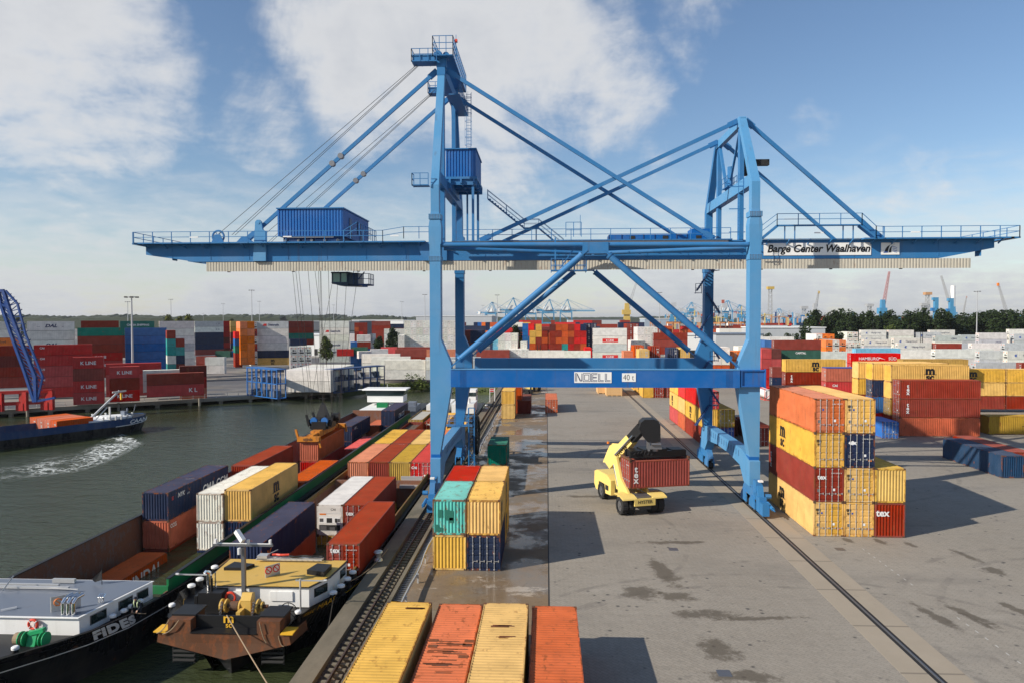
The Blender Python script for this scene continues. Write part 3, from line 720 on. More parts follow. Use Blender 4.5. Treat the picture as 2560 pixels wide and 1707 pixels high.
b = MB()
for i in range(4):
    q = arc(.60+.02*i,.70-.14*i,.72,.66-.14*i,.86,.60-.13*i); b.prism(q+[(a, c_-.04) for a, c_ in q[::-1]], 'y', GN-.085, GN-.062)
b.prism(arc(.10,.16,.25,.34,.40,.18), 'y', GN-.09, GN-.086)
b.build('emblem', M['bmark'], pl)
# masts: inner posts on the girders, top beams, knee beams
for sd, top in (('L', 44.9), ('R', 39.0)):
    cx = LX[sd]; b = MB()
    for y_ in (GN+.3, GF-.3):
        b = MB(); b.box(cx-.22, cx+.22, y_-.38, y_+.38, 26.3, top-1.2); b.build('mast_post', B, CR)
    b = MB(); b.box(cx-.42,cx+.42,GN-.6,GF+.6,top-1.4,top-.35) if sd == 'L' else b.box(cx-.25,cx+.25,GN-.3,GF+.3,top-1.0,top-.2)
    b.build('mast_top_beam', B if sd == 'L' else BP, CR)
    b = MB(); kz = 32.6 if sd == 'L' else 31.9
    b.box(cx-.38,cx+.38,YN+.8,YF-.8,kz-.75,kz+.35); b.build('mast_cross_beam', B if sd == 'L' else BP, CR)
cx = LX['R']; b = MB(); b.bar((cx,GF-.4,38.4),(cx,(GN+GF)/2+1,32.4),.3,.3); b.bar((cx,GN+.4,38.2),(cx,(GN+GF)/2+.2,32.4),.22,.22); b.build('mast_brace', B, CR)
b = MB(); b.box(cx-.5,cx+.5,78.3,80.8,32.55,32.65); railing(b, [(cx-.5,78.3,32.6),(cx-.5,80.8,32.6)], 1.1, 1); railing(b, [(cx+.5,78.3,32.6),(cx+.5,80.8,32.6)], 1.1, 1)
b.tube((cx,79.2,32.6),(cx,79.2,34.8),.3,8); b.build('mast_platform', B, CR)
b = MB(); b.box(cx+.3,cx+1.0,75.5,76.3,33.2,35.0); b.box(cx+.5,cx+3.1,75.6,76.2,34.2,34.8); b.build('cable_reel', M['dark'], CR)
# ladder inside right mast
def ladder(b, p, h, w=.5, cage=False, ax='x', st=.35):
    x, y, z = p; dx, dy = (w/2, 0) if ax == 'x' else (0, w/2)
    for s_ in (-1, 1): b.bar((x+dx*s_,y+dy*s_,z),(x+dx*s_,y+dy*s_,z+h),.05)
    k = 0
    while k < h: b.bar((x-dx,y-dy,z+k),(x+dx,y+dy,z+k),.035); k += st
    if cage:
        k = 1.5
        while k < h:
            ps = [(x+.38*cos(a), y-.1+.38*sin(a)-.3, z+k) for a in [i*pi/6 for i in range(12)]]
            for a, c_ in zip(ps, ps[1:]+ps[:1]): b.bar(a, c_, .03)
            k += .9
        for a in (0,pi/2*2,pi*1.5): b.bar((x+.38*cos(a),y-.4+.38*sin(a),z+1.5),(x+.38*cos(a),y-.4+.38*sin(a),z+h),.03)
b = MB(); ladder(b, (19.35,72.3,26.6), 6.2)
for z in (26.9,29.2,31.4): b.bar((18.2,72.3,z),(19.8,72.3,z),.08)
ladder(b, (-8.9,82.0,36.6), 7.5, cage=True); b.build('ladder', B, CR)
# stays
def stay(a, e, r=.2, joint=None):
    b = MB(); a = V(a); e = V(e); d = (e-a).normalized()
    b.bar(a, e, r*1.15, r*1.9); b.bar(a-d*.1, a+d*1.0, .14, .62, up=(0,0,1)); b.bar(e-d*1.0, e+d*.2, .14, .62)
    st = b.build('stay', B, CR)
    if joint:
        j = MB()
        for k in joint:
            p = a+(e-a)*k; j.tube(p+V((0,-.28,0)), p+V((0,.28,0)), .30, 12)
        j.build('stay_pin', M['steel'], st)
    return st
for gy in (GN+.3, GF-.3):
    stay((-11.5,gy,44.2), (-31.9,gy,26.8), .2, (.50,.545))
    stay((-10.3,gy,44.2), (17.2,gy,26.6), .2)
    stay((19.7,gy+(.3 if gy < 80 else -.3),38.6), (-6.8,gy+(.3 if gy < 80 else -.3),26.6), .2)
    stay((20.5,gy,38.6), (34.2,gy,26.5), .2)
    b = MB()
    for k, (x, dz) in enumerate(((-35.0,0), (-33.6,.15), (-33.4,.3))): b.tube((-12.9,gy-.3+k*.3,45.3+dz*.2),(x,gy-.3+k*.3,27.3),.028,4)
    b.build('hoist_cable', M['wire'], CR)
b = MB(); b.torus((-35.0,GN+.1,27.1),.62,.11,'y',20,6); b.tube((-35.0,GN-.1,27.1),(-35,GN+.3,27.1),.2,10)
for i in range(6): b.bar((-35,GN+.1,27.1),(-35+.6*cos(i*pi/3),GN+.1,27.1+.6*sin(i*pi/3)),.06)
b.prism([(-35.7,26.3),(-34.2,26.3),(-34.7,27.3),(-35.3,27.3)], 'y', GN-.15, GN-.05)
b.prism([(-33.2,26.3),(-30.9,26.3),(-32.0,27.1),(-32.4,27.1)], 'y', GN, GN+.2); b.build('rope_sheave', B, CR)
# mast head platforms of the left mast
b = MB(); x0 = LX['L']
for (ya, yb) in ((GN-1.0, GN+.5), (GF-.6, GF+.8)):
    b.box(x0-3.0,x0-.4,ya,yb,44.8,44.9); railing(b, [(x0-.4,ya,44.9),(x0-3.0,ya,44.9),(x0-3.0,yb,44.9),(x0-.4,yb,44.9)], 1.2, .9); b.box(x0-2.9,x0-.6,ya+.1,ya+.16,44.9,45.45)
b.box(x0-.8,x0+1.3,GN-1.0,GF+1.2,45.35,45.45); railing(b, [(x0-.8,GN-1,45.45),(x0+1.3,GN-1,45.45),(x0+1.3,GF+1.2,45.45)], 1.9, .8, mids=(.6,1.2)); railing(b, [(x0-.8,GN-1,45.45),(x0-.8,GF+1.2,45.45)], 1.9, 1.1, mids=(.6,1.2))
b.box(x0+.3,x0+1.5,GN+3,GF+1.5,42.6,42.7); railing(b, [(x0+1.5,GN+3,42.7),(x0+1.5,GF+1.5,42.7)], 1.1, .9)
for y_ in (GN, GF): b.box(x0-.5,x0+.5,y_-.35,y_+.35,44.4,45.4); b.tube((x0-.3,y_-.5,45.6),(x0-.3,y_+.5,45.6),.45,12); b.tube((x0+.5,y_-.4,45.6),(x0+.5,y_+.4,45.6),.35,12)
b.build('mast_head_platform', B, CR); b = MB(); b.box(x0-2.2,x0-.6,YN-.1,YN+.9,31.3,31.4); railing(b, [(x0-.6,YN-.1,31.4),(x0-2.2,YN-.1,31.4),(x0-2.2,YN+.9,31.4)], 1.1, .8)
b.build('mast_platform', B, CR); b = MB(); b.bar((x0+1.45,GN+.5,45.4),(x0+1.45,GN+.5,48.0),.05); b.build('lamp_rod', B, CR)
b = MB(); b.box(x0+1.35,x0+1.6,GN+.3,GN+.6,47.2,47.5); b.build('warning_lamp', M['red_life'], CR)
# machine house on the boom
def ribbed_house(name, x0, x1, y0, y1, z0, z1, zl, pitch=.32, back=None):
    "front eave z1, right gable falls to zl at the back right"
    b = MB(); x = x0; pr = []
    while x < x1-.001: pr += [(x, y0), (x+pitch*.5, y0), (x+pitch*.6, y0+.06), (x+pitch*.92, y0+.06)]; x += pitch
    pr = [(min(p, x1), q) for p, q in pr]+[(x1, y0)]
    n = len(pr); b.add([(p, q, z0) for p, q in pr]+[(p, q, z1) for p, q in pr], [(i, i+1, n+i+1, n+i) for i in range(n-1)])
    y = y0; pr = []
    while y < y1-.001: pr += [(x1, y), (x1, y+pitch*.5), (x1-.06, y+pitch*.6), (x1-.06, y+pitch*.92)]; y += pitch
    pr = [(p, min(q, y1)) for p, q in pr]+[(x1, y1)]; n = len(pr)
    zt = lambda q: z1+(zl-z1)*(q-y0)/(y1-y0)
    b.add([(p, q, z0) for p, q in pr]+[(p, q, zt(q)) for p, q in pr], [(i, i+1, n+i+1, n+i) for i in range(n-1)])
    b.add([(x0,y0,z0),(x0,y0,z1),(x0,y1,zl),(x0,y1,z0)], [(0,1,2,3)]); b.add([(x0,y1,z0),(x0,y1,zl),(x1,y1,zl),(x1,y1,z0)], [(0,1,2,3)])
    b.add([(x0,y0,z0),(x1,y0,z0),(x1,y1,z0),(x0,y1,z0)], [(0,1,2,3)])
    h = b.build(name, M['blue_box'], CR)
    r_ = MB(); r_.add([(x0-.1,y0-.15,z1+.02),(x1+.1,y0-.15,z1+.02),(x1+.1,y1+.1,zl+.02),(x0-.1,y1+.1,zl+.02),(x0-.1,y0-.15,z1+.14),(x1+.1,y0-.15,z1+.14),(x1+.1,y1+.1,zl+.14),(x0-.1,y1+.1,zl+.14)],
        [(0,3,2,1),(4,5,6,7),(0,1,5,4),(1,2,6,5),(2,3,7,6),(3,0,4,7)]); r_.build('roof', B, h)
    return h
mh0 = atY(692.5, 517, GN); mh1 = atY(851, 577, GN)
h = ribbed_house('machine_house', mh0.x, mh1.x+.25, GN+.1, GF+1.0, 27.1, 29.95, 30.0)
b = MB(); b.box(mh1.x+.26,mh1.x+.31,77.0,78.0,27.2,29.3); b.build('door', M['blue_dark'], h); b = MB(); b.box(mh1.x+.26,mh1.x+.31,81.5,82.5,27.2,29.2); b.build('door', M['blue_dark'], h)
b = MB(); b.box(mh0.x+.5,mh1.x-.1,GN+.4,GF-.4,26.4,27.1); b.box(mh0.x+1.8,mh0.x+5,GN-.2,GN+.1,26.9,27.0); b.build('machine_bed', M['blue_dark'], h)
b = MB(); b.box(mh0.x+1.2,mh1.x-.6,GN-.45,GN-.35,26.85,26.95)
for k in range(5): b.tube((mh0.x+1+k*1.4,GN-.4,26.6),(mh0.x+1+k*1.4,GN+.3,26.6),.16,8)
b.build('pipework', M['steel'], h)
b = MB(); railing(b, [(mh1.x+.4,GN-.3,26.4),(mh1.x+1.9,GN-.3,27.3),(mh1.x+1.9,GF-2,27.3)], 1.2, .8); b.build('stair_railing', B, h)
# electrical house hung on the left mast
h = ribbed_house('electrical_house', -10.85, -7.6, 76.9, 83.2, 33.6, 36.5, 36.4, .32)
b = MB(); b.box(-10.9,-7.45,76.8,83.4,33.35,33.6)
for x in (-10.5,-9.3,-7.9): b.box(x,x+.2,76.7,83.5,32.9,33.35)
for y_ in (77,79,81,83): b.box(-11.1,-7.45,y_,y_+.18,32.75,33.35)
b.box(-10.6,-10.2,76,84,32.2,33.0); b.build('floor_frame', B, h)
b = MB()
for y_ in (77.3,82.9): b = MB(); b.bar((-7.95,y_,26.4),(-7.95,y_,33.0),.26); b.build('prop', B, h)
b = MB(); b.bar((-9.2,83,26.4),(-9.2,83,33),.2); b.build('prop', B, h)
# stair from the house down to the walkway
b = MB(); y_ = 83.6
for yy in (y_, y_+.8):
    b.bar((-6.9,yy,32.4),(-2.6,yy,28.9),.1,.28,up=(0,1,0)); b.bar((-2.6,yy,28.9),(-.9,yy,28.9),.1,.22,up=(0,1,0)); b.bar((-.9,yy,28.9),(2.0,yy,26.5),.1,.28,up=(0,1,0))
    for (a, c_) in (((-6.9,yy,33.4),(-2.6,yy,29.95)),((-2.6,yy,29.95),(-.9,yy,29.95)),((-.9,yy,29.95),(2.0,yy,27.6))):
        b.bar(a, c_, .05); b.bar((a[0],a[1],a[2]-.5),(c_[0],c_[1],c_[2]-.5),.04)
    for x, z in ((-6.9,32.4),(-4.7,30.6),(-2.6,28.9),(-.9,28.9),(.6,27.7),(2.0,26.5)): b.bar((x,yy,z),(x,yy,z+1.05),.05)
for i in range(14): x = -6.8+i*.32; z = 32.3-i*.26; b.box(x,x+.26,y_,y_+.8,z,z+.04)
b.box(-2.6,-.9,y_,y_+.8,28.85,28.92)
for i in range(9): x = -.9+i*.32; z = 28.8-i*.265; b.box(x,x+.26,y_,y_+.8,z,z+.04)
b.bar((-1.2,y_+.4,26.4),(-1.2,y_+.4,28.9),.14); b.build('stair', B, CR)
# blue cabinets on the walkway
b = MB(); p0 = atY(1518,574,GF-.2); p1 = atY(1770,574,GF-.2)
b.box(p0.x,p1.x-.1,GF-2.6,GF-.2,26.4,27.85); b.box(p1.x-2.3,p1.x,GF-2.3,GF+.1,27.86,28.5)
cb = b.build('power_cabinet', M['blue_beam'], CR)
b = MB()
for u in (.2,.52,.84): b = MB(); x = p0.x+(p1.x-p0.x)*u; b.box(x,x+.6,GF-2.64,GF-2.61,26.7,27.7); b.build('door', M['dark'], cb)
b = MB(); 
for u in (.12,.33,.44,.65,.75): x = p0.x+(p1.x-p0.x)*u; b.box(x,x+.07,GF-2.66,GF-2.6,26.4,27.85)
b.build('rib', M['blue_dark'], cb)
# hanging service platform by the braces
b = MB(); p0 = atY(1378,641,YN+.2); p1 = atY(1466,677,YN+.2)
b.box(p0.x,p1.x,YN+.3,YN+1.6,p1.z,p1.z+.1); railing(b, [(p0.x,YN+.3,p1.z),(p1.x,YN+.3,p1.z)], 1.2, 1.2); railing(b, [(p0.x,YN+1.6,p1.z),(p1.x,YN+1.6,p1.z)], 1.2, 1.2)
b.bar((p0.x+.4,YN+.5,p1.z),(p0.x+.4,YN+.5,26.2),.14); b.bar((p1.x-.2,YN+.5,p1.z),(p1.x-.2,YN+.5,25.6),.12); b.bar((p0.x+.9,YN+.6,p1.z+.3),(p1.x-1.0,YN+.9,25.4),.09)
railing(b, [(1.9,YN+.6,26.4),(3.4,YN+.6,26.4)], 1.3, .7); b.bar((3.3,YN+.6,26.4),(3.3,YN+.6,28.4),.05)
b.build('service_platform', B, CR)
# operator cabin under the boom
p0 = atY(829.5,681,GN+2); p1 = atY(921,716,GN+2)
tr = empty('operator_cabin', (p0.x+2,GN+3,p1.z)); tr.parent = CR
xa = p0.x; za = p1.z; zb = 23.4
b = MB(); b.box(xa+.05,xa+1.9,GN+1.8,GN+4.0,za+.25,za+.45); b.box(xa,xa+2.0,GN+1.7,GN+4.1,zb-.15,zb); b.box(xa+1.75,xa+2.9,GN+1.9,GN+4,za+.1,zb-.1); b.prism([(xa-.1,za+.45),(xa+.1,za+.3),(xa+.9,za+.05),(xa+2.9,za-.02),(xa+2.9,za+.15),(xa+1.0,za+.25)], 'y', GN+1.9, GN+3.9)
for x in (xa+.05, xa+.95, xa+1.7): b.box(x,x+.1,GN+1.75,GN+1.9,za+.4,zb-.1)
b.box(xa+.05,xa+.15,GN+3.9,GN+4.05,za+.4,zb-.1); cs = b.build('cabin_shell', M['cabin'], tr)
b = MB(); b.box(xa+.1,xa+1.72,GN+1.84,GN+1.88,za+.45,zb-.15); b.box(xa+.08,xa+.12,GN+1.9,GN+3.9,za+.45,zb-.15); b.build('window', M['glass_green'], tr)
b = MB(); b.box(xa+2.9,xa+4.1,GN+1.9,GN+4,za+.1,za+.25); railing(b, [(xa+2.9,GN+1.9,za+.25),(xa+4.1,GN+1.9,za+.25),(xa+4.1,GN+4,za+.25)], 1.1, .6); ladder(b, (xa+2.7,GN+1.75,za+.2), 2.4); b.bar((xa+2.5,GN+2,za+.3),(xa+3.6,GN+2,zb),.1); b.box(xa+3.4,xa+3.9,GN+1.8,GN+2.2,za-.1,za+.1); b.build('cabin_platform', M['blue_dark'], tr)
for c_ in tr.children: c_.matrix_parent_inverse = tr.matrix_basis.inverted()
# trolley above the ropes
b = MB(); b.box(-27,-20.5,GN+1.2,GF-1.2,24.3,25.0); b.build('trolley', M['blue_dark'], CR)
# sill beams and bogies
def bogies(sd):
    cx = LX[sd]; rx = XL if sd == 'L' else XR; o_ = -1 if sd == 'L' else 1
    b = MB()
    b.prism([(YN-.35,2.2),(YN+1.6,2.2),(YN+3.2,3.6),(YN+8,3.95),(YF-8,3.95),(YF-3.2,3.6),(YF-1.6,2.2),(YF+.35,2.2),(YF+.35,4.6),(YF-1.6,5.1),(YF-2.6,5.3),(YN+2.6,5.3),(YN+1.6,5.1),(YN-.35,4.6)], 'x', cx-.5, cx+.5)
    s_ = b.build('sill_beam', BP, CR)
    b = MB()
    for i in range(14): b.box(cx+(.5 if sd == 'L' else -.52),cx+(.53 if sd == 'L' else -.5),YN+3.5+i*1.0,YN+3.6+i*1.0,4.4,5.0)
    b.build('stiffener', M['blue_dark'], s_)
    b = MB(); b.box(cx-.46,cx+.46,YN-.03,YN+1.2,4.6,5.0); b.build('flange', M['blue_beam'], s_)
    for yc, dr in ((YN+.6, -1), (YF-.6, 1)):
        g = empty('bogie', (cx, yc, 0)); g.parent = CR
        b = MB()
        b.prism([(yc-2.2,1.25),(yc+2.2,1.25),(yc+1.7,1.9),(yc+.5,2.6),(yc-.5,2.6),(yc-1.7,1.9)], 'x', cx-.33, cx+.33)
        for dy in (-1.45, 1.45):
            b.prism([(yc+dy-.95,.35),(yc+dy+.95,.35),(yc+dy+.9,.9),(yc+dy+.3,1.45),(yc+dy-.3,1.45),(yc+dy-.9,.9)], 'x', cx-.42, cx-.30)
            b.prism([(yc+dy-.95,.35),(yc+dy+.95,.35),(yc+dy+.9,.9),(yc+dy+.3,1.45),(yc+dy-.3,1.45),(yc+dy-.9,.9)], 'x', cx+.30, cx+.42)
        b.box(cx-.3,cx+.3,yc+dr*1.9-.5,yc+dr*1.9+.5,1.9,3.0); b.bar((cx-.0,yc+dr*2.5,2.6),(cx,yc+dr*3.1,1.2),.5,.5)
        b.build('bogie_frame', B, g)
        b = MB()
        for dy in (-2.0,-.9,.9,2.0): b.tube((cx-.28,yc+dy,.42),(cx+.28,yc+dy,.42),.38,14)
        b.build('wheel', M['dark'], g, smooth=True)
        b = MB(); b.box(cx-.28,cx+.34,yc+dr*3.9-.55,yc+dr*3.9+.55,.25,1.35); b.box(cx-.30,cx+.36,yc+dr*3.0-.5,yc+dr*3.0+.5,.3,1.7)
        b.tube((cx+.45*o_,yc+dr*3.5,1.25),(cx+.55*o_,yc+dr*4.8,1.0),.17,8); b.tube((cx+.5*o_,yc+dr*4.6,1.05),(cx+.55*o_,yc+dr*5.3,.95),.06,6); b.tube((cx+.4*o_,yc+dr*3.0,1.75),(cx+.9*o_,yc+dr*3.0,1.75),.22,8)
        b.build('bumper', M['bmark'] if 0 else M['blue_beam'] if 0 else B, g)
        b = MB(); b.box(cx-.2,cx+.2,yc+dr*2.8-.2,yc+dr*2.8+.2,3.05,3.2); b.build('rail_lamp', M['white'], g)
        for c_ in g.children: c_.matrix_parent_inverse = g.matrix_basis.inverted()
bogies('L'); bogies('R')
# access stairs on the far legs
b = MB(); cx = LX['R']-.2; yy = YF-1.9
z = 5.2; s_ = 1
for k in range(7):
    b.bar((cx-1.4*s_, yy, z), (cx+.2*s_, yy, z+2.5), .12, .22, up=(0,1,0)) ; b.bar((cx-1.4*s_, yy+.7, z), (cx+.2*s_, yy+.7, z+2.5), .06, .22, up=(0,1,0))
    for i in range(9): u = i/9; b.box(cx-1.4*s_+1.6*s_*u-.12, cx-1.4*s_+1.6*s_*u+.12, yy, yy+.7, z+2.5*u, z+2.5*u+.04)
    b.box(cx-1.6,cx-.9,yy-.1,yy+.9,z+2.45,z+2.5) if s_ < 0 else b.box(cx+.2,cx+1.2,yy-.1,yy+.9,z+2.45,z+2.5)
    railing(b, [(cx-1.6 if s_ < 0 else cx+.2,yy-.1,z+2.5),(cx-.9 if s_ < 0 else cx+1.2,yy-.1,z+2.5)], 1.1, .6)
    z += 2.75; s_ = -s_
b.build('access_stair', M['blue_dark'], CR)
b = MB(); p = (XL+1.3, YF-4.2)
b.box(p[0]-2.8,p[0]+.9,p[1]-.6,p[1]+.6,5.35,5.45); railing(b, [(p[0]-2.8,p[1]-.6,5.45),(p[0]+.9,p[1]-.6,5.45),(p[0]+.9,p[1]+.6,5.45)], 1.1, .7); railing(b, [(p[0]-2.8,p[1]+.6,5.45),(p[0]+.9,p[1]+.6,5.45)], 1.1, .7)
b.bar((p[0]+.4,p[1]-.5,.5),(p[0]+.4,p[1]-.5,7.6),.14); b.bar((p[0]+1.1,p[1]-.5,.5),(p[0]+1.1,p[1]-.5,7.6),.1); b.bar((p[0]+.4,p[1]-.5,7.6),(p[0]+1.1,p[1]-.5,7.6),.1); ladder(b, (p[0]+.75,p[1]-.5,.5), 5); b.bar((p[0]+.4,p[1]-.5,2.4),(p[0]+1.2,p[1]+1,.5),.1)
b.build('leg_platform', B, CR)
b = MB(); b.torus((XL+1.9,YF+2.8,3.1),2.3,.32,'x',28,6); b.tube((XL+1.7,YF+2.8,3.1),(XL+2.1,YF+2.8,3.1),.5,12)
for i in range(8): b.bar((XL+1.9,YF+2.8,3.1),(XL+1.9,YF+2.8+2.2*cos(i*pi/4),3.1+2.2*sin(i*pi/4)),.1)
b.build('cable_drum', M['dark'], CR)
for o in list(CR.children):
    o.matrix_parent_inverse = CR.matrix_basis.inverted() @ o.matrix_parent_inverse if o.type == 'EMPTY' else CR.matrix_basis.inverted()
# ================================================================= containers
CW = 2.438
COLS = dict(w=('white',(.68,.66,.60)), g=('light grey',(.47,.49,.49)), r=('red',(.42,.012,.010)), m=('maroon',(.24,.024,.010)), k=('dark brown red',(.13,.022,.017)),
    o=('rusty orange',(.48,.08,.015)), O=('bright orange',(.72,.17,.02)), y=('yellow',(.66,.385,.075)), b=('blue',(.008,.11,.34)), n=('navy blue',(.012,.025,.07)),
    t=('teal',(.02,.27,.25)), T=('green teal',(.0,.17,.12)), G=('dark green',(.02,.10,.065)), c=('sky blue',(.10,.38,.55)), s=('faded salmon',(.56,.155,.05)), p=('pale turquoise',(.11,.42,.37)),
    e=('dull blue',(.011,.045,.105)), Y=('mustard yellow',(.42,.25,.03)), S=('salmon red',(.56,.125,.04)), R=('bright red',(.55,.012,.012)), B=('bright blue',(.006,.12,.42)), B2=('cobalt blue',(.01,.05,.30)))
def zig(b, ax, c, d, a0, a1, z0, z1, pitch, mi=0):
    "corrugated sheet; ax: axis it runs along; c outer face, d signed recess"
    n = max(2, round((a1-a0)/pitch)); p = (a1-a0)/n; pr = []
    for i in range(n):
        s = a0+i*p; pr += [(s, c), (s+p*.27, c), (s+p*.5, c+d), (s+p*.77, c+d)]
    pr.append((a1, c)); k = len(pr)
    if ax == 'y': vs = [(q, s, z0) for s, q in pr]+[(q, s, z1) for s, q in pr]
    elif ax == 'x': vs = [(s, q, z0) for s, q in pr]+[(s, q, z1) for s, q in pr]
    else: vs = [(z0, s, q) for s, q in pr]+[(z1, s, q) for s, q in pr]      # roof: runs along y, z0/z1 are x limits
    b.add(vs, [(i, i+1, k+i+1, k+i) for i in range(k-1)], mi)
_cm = {}
HW = CW/2
def m_frame(L, h):
    k = ('frame', L, h)
    if k in _cm: return _cm[k]
    b = MB(); w = HW
    for x in (-w, w-.10):
        b.box(x, x+.10, 0, .10, .118, h-.118); b.box(x, x+.10, L-.10, L, .118, h-.118)
        b.box(x, x+.10, .17, L-.17, .03, .15) ; b.box(x+.02, x+.08, .17, L-.17, h-.09, h-.005)
    for y in (.0, L-.08): b.box(-w+.17, w-.17, y+.005, y+.075, .03, .16); b.box(-w+.17, w-.17, y+.005, y+.075, h-.13, h-.004)
    for x in (-w, w-.162):
        for y in (0, L-.178):
            for z in (0, h-.118): b.box(x-.003, x+.165, y-.003, y+.181, z, z+.118, 1)
    b.box(-w+.12, w-.12, .1, L-.1, .1, .14)
    _cm[k] = b.mesh('frame', [M['cframe'], M['casting']]); return _cm[k]
def m_side(L, h, sgn, reef=False):
    k = ('side', L, h, sgn, reef)
    if k in _cm: return _cm[k]
    b = MB(); zig(b, 'y', sgn*(HW-.012), -sgn*(.034 if not reef else .012), .10, L-.10, .15, h-.09, .278 if not reef else .5)
    _cm[k] = b.mesh('side_wall', M['cont']); return _cm[k]
def m_end(h, L, far=False):
    k = ('end', h, L, far)
    if k in _cm: return _cm[k]
    b = MB(); zig(b, 'x', (.012 if not far else L-.012), (.045 if not far else -.045), -HW+.10, HW-.10, .16, h-.13, .25)
    _cm[k] = b.mesh('end_wall', M['cont']); return _cm[k]
def m_roof(L, h, reef=False):
    k = ('roof', L, h, reef)
    if k in _cm: return _cm[k]
    b = MB(); b.box(-HW+.1,HW-.1,.08,.55,h-.04,h-.012); b.box(-HW+.1,HW-.1,L-.55,L-.08,h-.04,h-.012)
    if reef: b.box(-HW+.08,HW-.08,.5,L-.5,h-.06,h-.014)
    else: zig(b, 'z', h-.012, -.02, .55, L-.55, -HW+.08, HW-.08, .26)
    _cm[k] = b.mesh('roof_panel', M['croof']); return _cm[k]
def m_door(h, sgn):
    k = ('door', h, sgn)
    if k in _cm: return _cm[k]
    b = MB(); x0, x1 = (.015, HW-.11) if sgn > 0 else (-HW+.11, -.015)
    z = .17; n = 5; p = (h-.14-.17)/n
    b.box(x0, x1, .05, .07, .17, h-.14)
    for i in range(n): 
        za = z+i*p+.07; zb = z+(i+1)*p-.05
        b.add([(x0+.05,.05,za-.03),(x1-.05,.05,za-.03),(x1-.05,.025,za+.03),(x0+.05,.025,za+.03),(x0+.05,.025,zb-.03),(x1-.05,.025,zb-.03),(x1-.05,.05,zb+.03),(x0+.05,.05,zb+.03)],[(0,1,2,3),(3,2,5,4),(4,5,6,7),(0,3,4,7),(1,6,5,2)])
    b.box(x0,x0+.05,.02,.05,.17,h-.14); b.box(x1-.05,x1,.02,.05,.17,h-.14)
    _cm[k] = b.mesh('door', M['cont']); return _cm[k]
def m_bar(h):
    k = ('bar', h)
    if k in _cm: return _cm[k]
    b = MB(); b.tube((0,-.01,.05),(0,-.01,h-.04),.021,6)
    for z in (.10,.6,1.3,h-.75,h-.12): b.box(-.05,.05,-.02,.02,z-.03,z+.03)
    b.bar((0,-.03,.72),(.32,-.03,.72),.03,.03); b.box(.28,.34,-.045,0,.66,.80)
    _cm[k] = b.mesh('locking_bar', M['galv']); return _cm[k]
def m_reef(h):
    k = ('reef', h)
    if k in _cm: return _cm[k]
    b = MB(); w = HW-.12
    b.box(-w,w,.0,.05,.16,h-.13,0)
    b.box(-w+.1,w-.1,-.012,.01,h-.75,h-.2,0)
    b.box(-w+.08,w-.08,-.02,.01,1.15,1.75,3); b.box(-.28,.22,-.035,-.01,1.22,1.66,1); b.box(.5,.72,-.03,-.01,1.25,1.62,1); b.box(-w+.15,-w+.5,-.03,-.01,1.3,1.62,2); b.box(w-.35,w-.12,-.03,-.01,1.3,1.6,2)
    b.box(-w+.1,w-.1,-.005,.01,.45,1.0,1); b.box(-w+.2,-.3,-.03,.0,.5,.9,2); b.box(.0,.5,-.03,.0,.5,.8,2)
    b.box(-w+.15,-.35,-.016,-.01,1.95,2.1,4)
    for z in (.42,1.05,1.8,h-.8): b.box(-w,w,-.02,0,z,z+.04,3)
    _cm[k] = b.mesh('cooling_unit', [M['cont'], M['dark'], M['steel'], M['white'], M['omark']]); return _cm[k]
_far = {}
